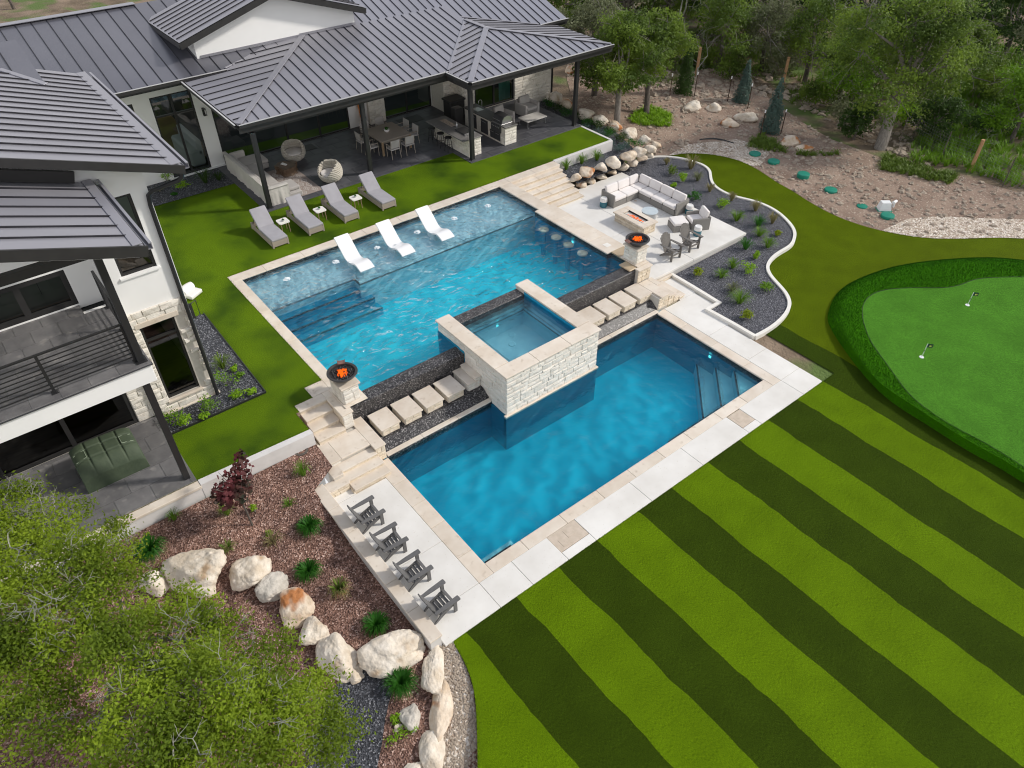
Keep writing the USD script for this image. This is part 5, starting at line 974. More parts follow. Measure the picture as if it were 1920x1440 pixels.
# sectional
sx = thing('sectional_sofa', 'L shaped grey wicker sofa with white cushions on the fire pit terrace', 'sofa', (23.5, 20.5, -.9))
W = lambda n, mb, m, **k: part(sx, n, mb, m, world=True, **k)
ZT = -.9
for a, b in ((22.42, 23.18), (23.19, 23.93)): W('seat_base', MB().box(a, 20.68, ZT, b-.01, 21.42, ZT+.27, b=.01), 'wicker_gray')
W('corner_base', MB().box(23.93, 20.68, ZT, 24.68, 21.42, ZT+.27, b=.01), 'wicker_gray')
for a, b in ((19.94, 20.66), (19.22, 19.93), (18.50, 19.21)): W('seat_base', MB().box(23.93, a, ZT, 24.68, b, ZT+.27, b=.01), 'wicker_gray')
W('back_frame', MB().box(22.36, 21.42, ZT, 24.76, 21.49, ZT+.62, b=.012), 'wicker_gray'); W('back_frame', MB().box(24.69, 18.42, ZT, 24.76, 21.42, ZT+.62, b=.012), 'wicker_gray')
W('arm', MB().box(22.34, 20.66, ZT, 22.42, 21.49, ZT+.60, b=.015), 'wicker_gray'); W('arm', MB().box(23.95, 18.40, ZT, 24.76, 18.48, ZT+.60, b=.015), 'wicker_gray')
for a, b, c0, d0 in ((22.43, 20.66, 23.17, 21.28), (23.18, 20.66, 23.92, 21.28), (23.93, 20.66, 24.55, 21.28), (23.91, 19.93, 24.55, 20.65), (23.91, 19.21, 24.55, 19.92), (23.91, 18.49, 24.55, 19.20)): W('seat_cushion', cushion(MB(), a, b, ZT+.28, c0-.012, d0-.012, ZT+.43, .045), 'cushion_white', smooth=50)
for a, b in ((22.44, 23.17), (23.18, 23.91), (23.92, 24.50)): W('back_cushion', cushion(MB(), a, 21.24, ZT+.42, b-.01, 21.41, ZT+.80, .06, R=rot((1, 0, 0), -12)), 'cushion_white', smooth=50)
for a, b in ((20.62, 21.26), (19.93, 20.61), (19.21, 19.92), (18.49, 19.20)): W('back_cushion', cushion(MB(), 24.51, a, ZT+.42, 24.68, b-.01, ZT+.80, .06, R=rot((0, 1, 0), 12)), 'cushion_white', smooth=50)
def lounge_chair(lab, loc, rz, group=None):
    t = thing('armchair', lab, 'armchair', loc, rz, group); Q(t, 'seat_base', MB().box(-.33, -.36, .02, .33, .36, .26, b=.01), 'wicker_gray')
    for s in (-1, 1): Q(t, 'arm', MB().box(s*.37-.04, -.37, 0, s*.37+.04, .40, .56, b=.015), 'wicker_gray')
    Q(t, 'back_frame', MB().box(-.41, .36, 0, .41, .43, .60, b=.015), 'wicker_gray'); Q(t, 'seat_cushion', cushion(MB(), -.32, -.38, .27, .32, .30, .43, .045), 'cushion_white', smooth=50); Q(t, 'back_cushion', cushion(MB(), -.31, .20, .42, .31, .36, .82, .06, R=rot((1, 0, 0), -14)), 'cushion_white', smooth=50); return t
AZ = math.radians(244)
lounge_chair('grey wicker armchair with white cushions facing its ottoman', (24.03, 17.28, ZT), AZ)
o = thing('ottoman', 'square grey wicker ottoman with white cushion before the armchair', 'ottoman', (23.27, 17.66, ZT), AZ); Q(o, 'base', MB().box(-.34, -.34, 0, .34, .34, .27, b=.01), 'wicker_gray'); Q(o, 'cushion', cushion(MB(), -.335, -.335, .275, .335, .335, .43, .05), 'cushion_white', smooth=50)
def drum(lab, x, y):
    t = thing('drum_stool', lab, 'drum stool', (x, y, ZT), group='teal and white drum stools'); Q(t, 'glazed_body', MB().lathe([(0, 0), (.14, 0), (.165, .03), (.172, .15), (.170, .27)], 24), 'teal_glaze', smooth=30); Q(t, 'white_top', MB().lathe([(.170, .27), (.168, .38), (.150, .43), (.142, .44), (.11, .44), (.10, .43), (0, .435)], 24), 'white_glaze', smooth=30); return t
D0 = drum('teal and white drum stool left of the sectional sofa', 22.12, 21.08); copy_of(D0, (24.62, 18.22, ZT), 0, 'teal and white drum stool between sofa and armchair'); copy_of(D0, (23.46, 16.74, ZT), 0, 'teal and white drum stool behind the right slatted chair')
t = thing('round_table', 'round pale blue topped low table beside the fire pit', 'table', (22.97, 19.06, ZT)); Q(t, 'table_top', MB().lathe([(0, .33), (.36, .33), (.365, .345), (.36, .36), (0, .36)], 36), 'pale_blue_top', smooth=30); Q(t, 'pedestal', MB().lathe([(.30, 0), (.345, .33)], 36), 'concrete_gray', smooth=30)
fp = thing('fire_pit', 'rectangular stone fire pit table with flames in its slot', 'fire pit', (21.95, 18.97, ZT))
P(fp, 'core', MB().box(21.62, 18.14, ZT, 22.30, 19.82, ZT+.38), 'mortar')
ashlar(fp, (21.60, 18.14, ZT), (1, 0, 0), (0, -1, 0), .72, .39, 91, mat='ashlar_warm', rowh=(.13,), lw=(.2, .45), depth=.03); ashlar(fp, (21.62, 19.84, ZT), (0, -1, 0), (-1, 0, 0), 1.72, .39, 92, mat='ashlar_warm', rowh=(.13,), lw=(.25, .6), depth=.03)
for q in ((21.50, 18.07, 21.78, 19.88), (22.16, 18.07, 22.41, 19.88), (21.783, 18.07, 22.157, 18.40), (21.783, 19.55, 22.157, 19.88)): P(fp, 'top_slab', MB().box(q[0], q[1], ZT+.39, q[2], q[3], ZT+.45, b=.008), 'limestone')
P(fp, 'burner_tray', MB().box(21.77, 18.39, ZT+.30, 22.17, 19.56, ZT+.33).box(21.775, 18.4, ZT+.33, 21.79, 19.55, ZT+.452).box(22.15, 18.4, ZT+.33, 22.165, 19.55, ZT+.452), 'black_metal'); P(fp, 'lava_rock', rocks(21.97, 18.97, ZT+.345, 170, .16, .55, .030, 93, True), 'lava', kind='stuff')
fm = flames(0, 0, 0, 60, .07, .48, .13, 94); v, f_ = fm.arrays(); P(fp, 'flame', (v+[21.97, 18.97, ZT+.35], f_), 'flame')
# patio: sofa, rug, burl table, wicker chairs
so = thing('patio_sofa', 'U shaped taupe patio sofa with pale covers over its backs', 'sofa', (10.3, 31, 0)); W2 = lambda n, mb, m, **k: part(so, n, mb, m, world=True, **k)
W2('base', MB().box(9.85, 28.75, .05, 10.65, 33.4, .28, b=.02).box(10.65, 28.75, .05, 11.3, 29.75, .28, b=.02).box(10.65, 32.25, .05, 11.35, 33.3, .28, b=.02), 'cushion_taupe')
for q in ((10.02, 29.78, 10.75, 31.0), (10.02, 31.02, 10.75, 32.22), (10.02, 28.93, 11.32, 29.76), (10.02, 32.24, 11.38, 33.2)): W2('seat_cushion', cushion(MB(), q[0], q[1], .29, q[2]-.01, q[3], .46, .05), 'cushion_taupe', smooth=50)
for a, b in ((29.0, 30.05), (30.07, 31.1), (31.12, 32.15), (32.17, 33.15)): W2('back_cushion', cushion(MB(), 9.86, a, .44, 10.06, b, .80, .07, R=rot((0, 1, 0), -10)), 'cushion_taupe', smooth=50)
def drape(x0, y0, x1, y1, h, nx, seed):
    """hanging cover: a sheet with folds along a line"""
    r = random.Random(seed); n = nx; d = np.array([x1-x0, y1-y0]); L = np.linalg.norm(d); d /= L; o = np.array([d[1], -d[0]]); ph = [r.uniform(0, 6) for _ in range(4)]; V = []
    for i in range(n):
        s = L*i/(n-1); w = .018*math.sin(7*s+ph[0])+.012*math.sin(17*s+ph[1])+.008*math.sin(29*s+ph[2])
        for k in range(6):
            t = k/5; q = np.array([x0, y0])+d*s+o*(.02+w*t*1.3+.04*t); V.append((*q, h*(1-t)+.02*math.sin(5*s+ph[3])*t*(k < 5)))
    Q_ = [[i*6+k, i*6+k+1, (i+1)*6+k+1, (i+1)*6+k] for i in range(n-1) for k in range(5)]; return np.array(V), np.array(Q_)
for q in ((9.80, 33.4, 9.80, 28.72), (9.80, 28.72, 10.72, 28.72)):
    v, f_ = drape(*q, .80, 60, 5); W2('cover', (v, np.vstack([f_[:, [0, 1, 2]], f_[:, [0, 2, 3]]])), 'cover_fabric', smooth=True)
W2('cover', MB().box(9.72, 28.66, .78, 9.90, 33.42, .83, b=.03).box(9.9, 28.66, .76, 10.72, 28.86, .82, b=.03).box(10.0, 33.22, .3, 10.7, 33.40, .72, b=.05), 'cover_fabric', smooth=50)
rg = thing('rug', 'taupe outdoor rug with white interlocking diamond lines', 'rug', (11.2, 30.3, .03)); Q(rg, 'rug_field', MB().box(-1.0, -1.58, 0, 1.05, 1.6, .012), 'rug'); ln = MB()
for i in range(-4, 5):
    for j in range(-3, 4):
        cx, cy = i*.26, j*.52+(.26 if i % 2 else 0)
        if abs(cx) > .85 or abs(cy) > 1.35: continue
        for s in (.22, .11):
            q = [(cx-s*.58, cy), (cx, cy+s), (cx+s*.58, cy), (cx, cy-s)]
            for a, b in zip(q, q[1:]+q[:1]): ln.bar((*a, .014), (*b, .014), .018, .004)
Q(rg, 'rug_pattern', ln, 'rug_line')
bt = thing('coffee_table', 'brown burl root coffee table on the patterned rug', 'coffee table', (11.78, 31.25, .04)); g = np.random.default_rng(3)
ang = np.linspace(0, 2*math.pi, 40, endpoint=False); rr_ = .46+.05*np.sin(3*ang+1)+.04*np.sin(5*ang)+.03*np.sin(9*ang+2); prof = [(1, .0), (.86, .10), (.92, .2), (1.0, .32), (1.02, .37), (0.97, .38)]; V = []
for k, (s, z) in enumerate(prof): V += [(rr_[i]*s*(1+(.06*math.sin(7*ang[i]+k) if k < 4 else 0))*math.cos(ang[i]), rr_[i]*s*(1+(.06*math.sin(7*ang[i]+k) if k < 4 else 0))*math.sin(ang[i]), z) for i in range(40)]
V.append((0, 0, .38)); F_ = [[k*40+i, k*40+(i+1) % 40, (k+1)*40+(i+1) % 40, (k+1)*40+i] for k in range(5) for i in range(40)]; F_ = [[a, b, c] for a, b, c, d in F_]+[[a, c, d] for a, b, c, d in F_]+[[200+i, 200+(i+1) % 40, 240] for i in range(40)]
Q(bt, 'burl_block', (np.array(V), np.array(F_)), 'wood_dark', smooth=45)
solo('book', MB().cbox((11.70, 31.30, .44), (.10, .30, .035), R=rot((0, 0, 1), 25)).cbox((11.70, 31.30, .47), (.09, .26, .02), R=rot((0, 0, 1), 15)), 'white_glaze', 'white book lying on the brown burl table', 'book')
def pod(lab, loc, rz):
    t = thing('wicker_chair', lab, 'chair', loc, rz, 'round woven pod chairs on the patio'); sh = MB(); N = 26
    for ring, (r, z, full) in enumerate(((.30, .05, 1), (.38, .11, 1), (.45, .18, 1), (.49, .26, 1), (.51, .34, 1), (.515, .42, .78), (.51, .50, .74), (.50, .58, .70), (.47, .66, .64), (.43, .73, .56), (.38, .79, .46))):
        a0 = math.pi*(1-full); a = np.linspace(-math.pi/2+a0, 1.5*math.pi-a0, N); sh.tube(np.column_stack([r*np.cos(a), r*np.sin(a)+.0, z+.008*np.sin(9*a+ring*2)]), .047, 6)
    Q(t, 'woven_shell', sh, 'wicker_pale', smooth=40); Q(t, 'seat_cushion', MB().lathe([(0, .30), (.38, .30), (.42, .34), (.42, .40), (.36, .43), (0, .44)], 26), 'cushion_white', smooth=40); Q(t, 'base', MB().lathe([(0, 0), (.28, 0), (.30, .05), (0, .05)], 20), 'wicker_pale'); return t
W0 = pod('pale round woven chair on the dark patio facing the burl table', (12.68, 32.35, .03), math.radians(-15)); copy_of(W0, (12.98, 29.30, .03), math.radians(-78), 'pale round woven chair at the rug corner with its back to the posts')
# dining
tb = thing('dining_table', 'square taupe dining table under the patio roof', 'table', (16.93, 30.88, .03)); Q(tb, 'table_top', MB().box(-.83, -.91, .68, .83, .91, .73, b=.01), 'wicker_tan'); Q(tb, 'apron', MB().box(-.75, -.83, .58, .75, .83, .68), 'wicker_tan')
for x in (-.76, .76):
    for y in (-.84, .84): Q(tb, 'leg', MB().box(x-.045, y-.045, 0, x+.045, y+.045, .68, b=.005), 'teak')
pot_plant((16.93, 30.88, .76), 1.7, 'white bowl of green succulents at the centre of the dining table')
def dchair(lab, loc, rz):
    t = thing('dining_chair', lab, 'chair', loc, rz, 'taupe dining chairs around the square table'); Q(t, 'seat', MB().box(-.25, -.24, .42, .25, .24, .47, b=.015), 'cushion_taupe'); Q(t, 'backrest', MB().box(-.25, .20, .50, .25, .235, .88, b=.012, R=rot((1, 0, 0), -8)), 'cushion_taupe')
    for s in (-1, 1): Q(t, 'front_leg', MB().tube([(s*.23, -.22, 0), (s*.24, -.21, .64)], .016, 6), 'wicker_tan'); Q(t, 'rear_leg', MB().tube([(s*.24, .27, 0), (s*.23, .20, .45), (s*.24, .25, .86)], .016, 6), 'wicker_tan'); Q(t, 'arm', MB().box(s*.25-.02, -.22, .62, s*.25+.02, .24, .645, b=.005), 'wicker_tan')
    return t
cpos = [(16.50, 29.66, 180, 'dining chair at the front left of the square table'), (17.30, 29.66, 180, 'dining chair at the front right of the square table'), (16.50, 32.08, 0, 'dining chair at the far left of the square table'), (17.35, 32.08, 0, 'dining chair at the far right of the square table'),
        (15.80, 30.45, 90, 'dining chair on the left side behind the black post'), (15.80, 31.30, 90, 'dining chair on the left side nearest the glass wall'), (18.05, 30.45, -90, 'dining chair on the right side nearest the bar stools'), (18.05, 31.30, -90, 'dining chair on the right side nearest the back doors')]
C0 = None
for x, y, a, lab in cpos:
    lab = 'taupe fabric '+lab
    if C0 is None: C0 = dchair(lab, (x, y, .03), math.radians(a))
    else: copy_of(C0, (x, y, .03), math.radians(a), lab)
# outdoor kitchen
ki = thing('kitchen_island', 'white stone outdoor bar island with dark counter beside the black post', 'kitchen island', (19.5, 28.8, .03)); W3 = lambda n, mb, m, **k: part(ki, n, mb, m, world=True, **k)
W3('core', MB().box(19.26, 27.36, .03, 19.94, 30.3, .90), 'mortar'); ashlar(ki, (19.24, 27.36, .03), (1, 0, 0), (0, -1, 0), .72, .87, 95, rowh=(.14, .18), lw=(.2, .5), depth=.03); ashlar(ki, (19.26, 30.3, .03), (0, -1, 0), (-1, 0, 0), 2.94, .87, 96, rowh=(.14, .18), lw=(.3, .7), depth=.03)
W3('counter_top', MB().box(18.86, 27.27, .90, 20.0, 30.38, .955, b=.01), 'counter_gray'); W3('fire_trough', MB().box(19.42, 29.0, .955, 19.72, 30.0, .985, b=.006), 'wicker_tan'); W3('fire_glass', rocks(19.57, 29.5, .985, 70, .10, .42, .03, 97, True), 'pebble_stone', kind='stuff')
W3('griddle', MB().box(19.30, 27.75, .955, 19.86, 28.55, 1.02, b=.02), 'steel_dark'); W3('griddle_rail', MB().bar((19.28, 27.70, 1.0), (19.88, 27.70, 1.0), .05, .05), 'steel')
solo('glass_bottle', MB().lathe([(0, 0), (.05, 0), (.055, .10), (.03, .16), (.02, .24), (0, .24)], 14, (19.62, 28.82, .956)), 'steel', 'small shiny glass carafe on the bar island', 'carafe')
def stool(lab, loc):
    t = thing('bar_stool', lab, 'stool', loc, 0, 'black bar stools at the island'); Q(t, 'seat', MB().lathe([(0, .66), (.17, .66), (.18, .68), (.17, .70), (0, .70)], 18), 'black_metal')
    for a in range(4): c, s = math.cos(a*math.pi/2+.78), math.sin(a*math.pi/2+.78); Q(t, 'leg', MB().tube([(.21*c, .21*s, 0), (.12*c, .12*s, .66)], .014, 5), 'black_metal')
    an = np.linspace(0, 2*math.pi, 17); Q(t, 'foot_ring', MB().tube(np.column_stack([.175*np.cos(an), .175*np.sin(an), np.full(17, .26)]), .01, 5, cap=False), 'black_metal'); return t
B0 = stool('black round bar stool nearest the lawn at the island', (18.90, 28.55, .03)); copy_of(B0, (18.90, 29.20, .03), 0, 'black round bar stool, middle of three at the island'); copy_of(B0, (18.92, 29.98, .03), .3, 'black round bar stool farthest from the lawn at the island')
kc = thing('kitchen_counter', 'white stone grill counter with dark top in the outdoor kitchen', 'kitchen counter', (21.75, 29, .03)); W4 = lambda n, mb, m, **k: part(kc, n, mb, m, world=True, **k)
W4('core', MB().box(21.42, 27.36, .03, 22.10, 30.65, .90), 'mortar'); ashlar(kc, (21.40, 27.36, .03), (1, 0, 0), (0, -1, 0), .72, .87, 98, rowh=(.14, .18), lw=(.2, .5), depth=.03); ashlar(kc, (21.42, 30.65, .03), (0, -1, 0), (-1, 0, 0), 3.25, .87, 99, rowh=(.14, .18), lw=(.3, .6), depth=.022, hole=[(.35, .1, 1.0, .8), (1.35, .1, 1.95, .8), (2.1, .1, 2.95, .89)])
W4('counter_top', MB().box(21.36, 27.28, .90, 22.16, 27.62, .955, b=.01).box(21.36, 28.40, .90, 22.16, 30.72, .955, b=.01), 'counter_dark')
for a, b in ((29.66, 30.3), (28.72, 29.28), (27.72, 28.12), (28.14, 28.52)): W4('cabinet_door', MB().box(21.385, a, .13, 21.415, b, .82 if b > 28.6 else .52, b=.006), 'steel_dark'); W4('door_handle', MB().bar((21.36, a+.08, .72 if b > 28.6 else .46), (21.36, b-.08, .72 if b > 28.6 else .46), .02, .02), 'steel')
W4('sink', MB().box(21.55, 29.75, .957, 21.95, 30.25, .962), 'steel'); an = np.linspace(0, math.pi, 9); W4('faucet', MB().tube([(22.02, 30.0, .955), (22.02, 30.0, 1.28)]+[(22.02-.11+.11*math.cos(a), 30.0, 1.28+.11*math.sin(a)) for a in an[1:]]+[(21.80, 30.0, 1.2)], .018, 7), 'steel', smooth=40)
gr = thing('grill', 'stainless gas grill with closed curved hood in the stone counter', 'grill', (21.75, 28.0, .6)); W5 = lambda n, mb, m, **k: part(gr, n, mb, m, world=True, **k)
W5('control_panel', MB().box(21.34, 27.64, .56, 21.44, 28.38, .90, b=.01), 'steel_dark'); W5('firebox', MB().box(21.42, 27.64, .56, 22.10, 28.38, .97, b=.01), 'steel')
hd = [(.0, 0), (.03, .20), (.14, .33), (.34, .38), (.52, .34), (.62, .18), (.64, 0)]; m = trimesh.creation.extrude_polygon(Polygon(hd), .70); v = np.array(m.vertices); W5('hood', (np.column_stack([21.44+v[:, 0], 27.66+v[:, 2], .97+v[:, 1]]), np.array(m.faces)), 'steel_dark', smooth=35); W5('hood_end', MB().prism(Polygon(hd).buffer(-.02), 0, .02).xf(R=rot((1, 0, 0), 90)).xf(t=(21.44, 27.655, .97)), 'steel')
W5('handle', MB().tube([(21.40, 27.74, 1.14), (21.40, 28.28, 1.14)], .016, 6), 'steel')
for k in range(5): W5('knob', MB().cbox((21.33, 27.74+.13*k, .82), (.03, .05, .05), b=.012), 'steel')
sm = thing('smoker', 'black covered smoker cabinet in the corner behind the island', 'smoker', (21.6, 31.9, .03)); Q(sm, 'cabinet', MB().box(-.45, -.35, 0, .45, .35, .9, b=.05), 'black_trim'); Q(sm, 'lid', MB().box(-.5, -.4, .9, .5, .4, 1.0, b=.04), 'black_trim')
sm = thing('speaker_box', 'tall black cabinet standing behind the bar island end', 'cabinet', (20.85, 30.55, .03)); Q(sm, 'body', MB().box(-.25, -.22, .0, .25, .22, 1.05, b=.04), 'black_trim'); Q(sm, 'top_panel', MB().box(-.22, -.20, 1.05, .22, .2, 1.08, b=.01), 'steel_dark')
ob = thing('paddle_board', 'narrow orange board leaning on the wall behind the dining table', 'board', (17.15, 33.8, .03)); Q(ob, 'board', MB().bar((0, -.25, .02), (0, .05, 1.35), .22, .05, b=.02, up=(0, 1, 0)), 'orange_board'); Q(ob, 'board_stripe', MB().bar((0, -.285, .12), (0, .015, 1.25), .03, .012, up=(0, 1, 0)), 'wood_dark')
def club(lab, loc, rz):
    t = thing('club_chair', lab, 'armchair', loc, rz, 'grey club chairs on the right of the patio'); Q(t, 'seat_base', MB().box(-.36, -.42, .12, .36, .34, .30, b=.02), 'wicker_gray')
    for s in (-1, 1): Q(t, 'arm', MB().box(s*.43-.07, -.44, 0, s*.43+.07, .44, .60, b=.03), 'cushion_taupe')
    Q(t, 'back_frame', MB().box(-.5, .36, 0, .5, .46, .72, b=.03), 'wicker_gray'); Q(t, 'seat_cushion', cushion(MB(), -.35, -.44, .30, .35, .28, .46, .05), 'cushion_taupe', smooth=50); Q(t, 'back_cushion', cushion(MB(), -.34, .17, .46, .34, .36, .86, .07, R=rot((1, 0, 0), -12)), 'cushion_taupe', smooth=50); return t
U0 = club('grey club chair just behind the grill', (23.02, 29.60, .03), math.radians(12)); copy_of(U0, (24.90, 29.88, .03), math.radians(3), 'grey club chair against the right stone wall')
ct = thing('coffee_table', 'pale rectangular coffee table on casters in front of the club chairs', 'coffee table', (24.2, 28.6, .03)); Q(ct, 'table_top', MB().box(-.65, -.40, .33, .65, .40, .38, b=.012), 'cover_fabric')
for x in (-.58, .58):
    for y in (-.33, .33): Q(ct, 'leg', MB().tube([(x, y, .04), (x, y, .33)], .015, 6).tube([(x-.015, y, .025), (x+.015, y, .025)], .025, 8), 'steel')
mt = solo('door_mat', MB().box(18.9, 32.6, .03, 20.2, 33.4, .042, b=.004), 'black_trim', 'black door mat before the kitchen doors', 'door mat')
solo('door_mat', MB().box(13.2, 32.85, .03, 14.1, 33.5, .042, b=.004), 'black_trim', 'black door mat behind the round woven chair', 'door mat')
# green covered furniture on the lower patio
gc = thing('furniture_cover', 'olive green quilted cover over outdoor furniture on the lower patio', 'furniture cover', (-.03, 17.45, .024))
def gcz(x, y):
    qx, qy = np.clip(np.abs(x)/.80, 0, 1), np.clip(np.abs(y)/.58, 0, 1); top = .80-.02*np.sin(3*x)
    tuft = -.05*np.exp(-((np.abs((x+.8) % .4-.0))/.022)**2)-.05*np.exp(-((.4-np.abs((x+.8) % .4))/.022)**2)-.045*np.exp(-((np.abs((y+.58) % .39))/.022)**2)-.045*np.exp(-((.39-np.abs((y+.58) % .39))/.022)**2)
    return top+tuft*(1-qx**8)*(1-qy**8)-.16*qx**6-.30*np.clip(-y/.58, 0, 1)**3-.08*qy**6
v, f_ = grid_sheet(-.78, .78, -.58, .58, 90, 66, gcz); nx_, ny_ = 90, 66; idx = np.arange(nx_*ny_).reshape(nx_, ny_); loop = np.r_[idx[:, 0], idx[-1, 1:], idx[-2::-1, -1], idx[0, -2:0:-1]]; base = len(v); lo = v[loop].copy(); lo[:, :2] *= 1.03; lo[:, 2] = 0; V = np.vstack([v, lo]); n = len(loop)
sk = [[loop[i], base+i, base+(i+1) % n] for i in range(n)]+[[loop[i], base+(i+1) % n, loop[(i+1) % n]] for i in range(n)]
Q(gc, 'quilted_cover', (V, np.vstack([f_, np.array(sk)])), 'green_cover', smooth=40)
for s in (-1, 1):
    pts = [(s*.72, -.15), (s*.44, -.15), (s*.44, .15), (s*.72, .15)]; pts3 = [(x, y, float(gcz(np.array(x), np.array(y)))+.01) for x, y in pts]; Q(gc, 'piping', MB().tube(pts3 if s > 0 else pts3, .009, 5), 'cover_piping')
# white cushions behind the house corner, utility things in the dirt
wp = thing('folded_cover', 'white folded cover lying just behind the house corner', 'cover', (*at(352, 548, .1)[:2], .022), math.radians(30)); Q(wp, 'rolled_fabric', MB().tube(spline([(-.3, 0, .18), (0, .03, .20), (.32, 0, .17)], 6), [.10]+[.17]*11+[.10], 14), 'white_glaze', smooth=50); Q(wp, 'fabric_fold', MB().box(-.28, -.42, 0, .30, -.05, .16, b=.07), 'white_glaze', smooth=50)
def septic(lab, px, py, h, r=.30):
    p = att(px, py); t = thing('septic_lid', lab, 'septic lid', (*p[:2], p[2]), group='green septic lids in the dirt'); Q(t, 'riser', MB().lathe([(r*.96, -.1), (r*.96, h*.6), (r, h*.6), (r, h)], 26), 'septic_green', smooth=30); Q(t, 'lid', MB().lathe([(r, h), (r*.93, h+.03), (.06, h+.055), (0, h+.055)], 26), 'septic_green', smooth=30); return t
for lab, px, py, h in (('green septic lid farthest left in the dirt', 1415, 291, .10), ('green septic lid, second from the left in the dirt', 1450, 306, .12), ('tallest green septic riser, third along the lawn edge', 1505, 333, .20), ('green septic lid, fourth along the lawn edge', 1557, 359, .10), ('smallest flat green septic lid left of the white pump box', 1616, 388, .04), ('domed green septic lid in front of the white pump box', 1663, 408, .12)): septic(lab, px, py, h, .30 if 'small' not in lab else .24)
p = att(1656, 394); pb = thing('pump_box', 'white plastic pump housing beside the green septic lids', 'pump box', (*p[:2], p[2]), math.radians(-40)); Q(pb, 'housing', MB().add([(-.28, -.2, 0), (.28, -.2, 0), (.28, .2, 0), (-.28, .2, 0), (-.2, -.15, .42), (.2, -.15, .42), (.2, .15, .42), (-.2, .15, .42)], [[0, 3, 2, 1], [4, 5, 6, 7], [0, 1, 5, 4], [1, 2, 6, 5], [2, 3, 7, 6], [3, 0, 4, 7]]), 'white_paint'); Q(pb, 'base', MB().box(-.32, -.24, -.05, .32, .24, .05, b=.01), 'septic_green'); Q(pb, 'vent_opening', MB().box(.24, -.09, .06, .285, .09, .30), 'interior_dark')
p = att(1674, 389); pv = thing('pipe_vent', 'short white capped pipe next to the pump housing', 'pipe', (*p[:2], p[2])); Q(pv, 'pipe', MB().tube([(0, 0, 0), (0, 0, .26)], .05, 10), 'white_paint'); Q(pv, 'cap', MB().tube([(-.12, 0, .28), (.12, 0, .28)], .07, 10), 'white_paint')
# ================================================================ boulders
def boulder_mesh(w, d, h, seed, flat=0.25, sub=3):
    g = np.random.default_rng(seed); p = g.normal(size=(16, 3)); p /= np.linalg.norm(p, axis=1, keepdims=True); p *= (.80+.35*g.random((16, 1))); p[:, 2] = np.where(p[:, 2] < -flat, -flat-.05*g.random(16), p[:, 2])
    m = trimesh.convex.convex_hull(p)
    for _ in range(sub+1):
        m = m.subdivide()
        if _ == 1: trimesh.smoothing.filter_laplacian(m, lamb=.4, iterations=2)
    v = np.array(m.vertices); n = np.array(m.vertex_normals); off = g.random(3)*50
    v = v+n*(meshkit.noise(v*2.3+off)[:, None]*.15+meshkit.noise(v*5+off)[:, None]*.075+np.abs(meshkit.noise(v*9+off))[:, None]*-.07+meshkit.noise(v*17+off)[:, None]*.03)
    e = v.max(0)-v.min(0); v = (v-(v.max(0)+v.min(0))/2)/e*np.array([w, d, h]); v[:, 2] += h/2; return v, np.array(m.faces)
def boulder(lab, px, py, wpx, hpx, z=None, mat='boulder', group=None, seed=0, rz=None, k=1.0, sub=3, emb=.12):
    p = at(px, py, z) if z is not None else att(px, py); dep = (p-[0, 0, HC])@FW; s = dep/FPX; w = wpx*s; hh = hpx*s*1.05*k; h = min(w, hh)*.62; d = max(.2, hh*.95)
    a = -YAW if rz is None else rz; v, f = boulder_mesh(w, d, h, seed, sub=sub); c, si = math.cos(a), math.sin(a); v = v@np.array([[c, si, 0], [-si, c, 0], [0, 0, 1]])
    solo('boulder', (v+[p[0], p[1], p[2]-emb*h-.02], f), mat, lab, 'boulder', group, smooth=40)
FB = [(365, 1085, 132, 80, 'boulder', 'large pale boulder at the upper left end of the mulch bed row', 0), (470, 1082, 78, 56, 'boulder', 'white rounded boulder right of the largest upper left boulder', 0), (512, 1106, 58, 52, 'boulder_gray', 'grey mottled boulder between two pale ones in the mulch row', 0), (557, 1146, 70, 66, 'boulder_rust', 'tan boulder with brown flush in the mulch bed row', 0),
      (592, 1188, 58, 54, 'boulder', 'small white boulder overhung by the oak edge', 0), (636, 1240, 76, 78, 'boulder', 'angular white boulder above the dark gravel path', .5), (669, 1236, 22, 28, 'boulder_rust', 'small wedge stone between two large boulders', 0), (670, 1266, 32, 34, 'boulder', 'small white block at the head of the dark gravel path', 0),
      (738, 1232, 128, 66, 'boulder', 'largest long boulder beside the seat wall end', .45), (814, 1262, 46, 84, 'boulder', 'upright pale boulder touching the river pebbles', 0), (827, 1338, 46, 92, 'boulder_rust', 'long pale boulder with a rusty orange stain', 0), (811, 1416, 52, 80, 'boulder', 'pale boulder at the bottom of the row along the pebbles', .1), (768, 1346, 42, 46, 'boulder_gray', 'grey lumpy boulder alone in the mulch by the lime shrubs', 0),
      (748, 1366, 18, 14, 'boulder', 'tiny pale stone beside the grey lumpy boulder', 0), (773, 1452, 40, 34, 'boulder', 'pale boulder cut by the bottom edge of the photo', 0), (288, 1098, 62, 42, 'boulder', 'pale boulder half hidden by the oak at far left of the row', 0)]
for k, (x, y, w, h, m, lab, a) in enumerate(FB): boulder(lab, x, y, w, h, None, m, 'boulders along the mulch bed', 100+k, rz=-YAW+a, k=1.25)
c3 = (960, 0, 4)
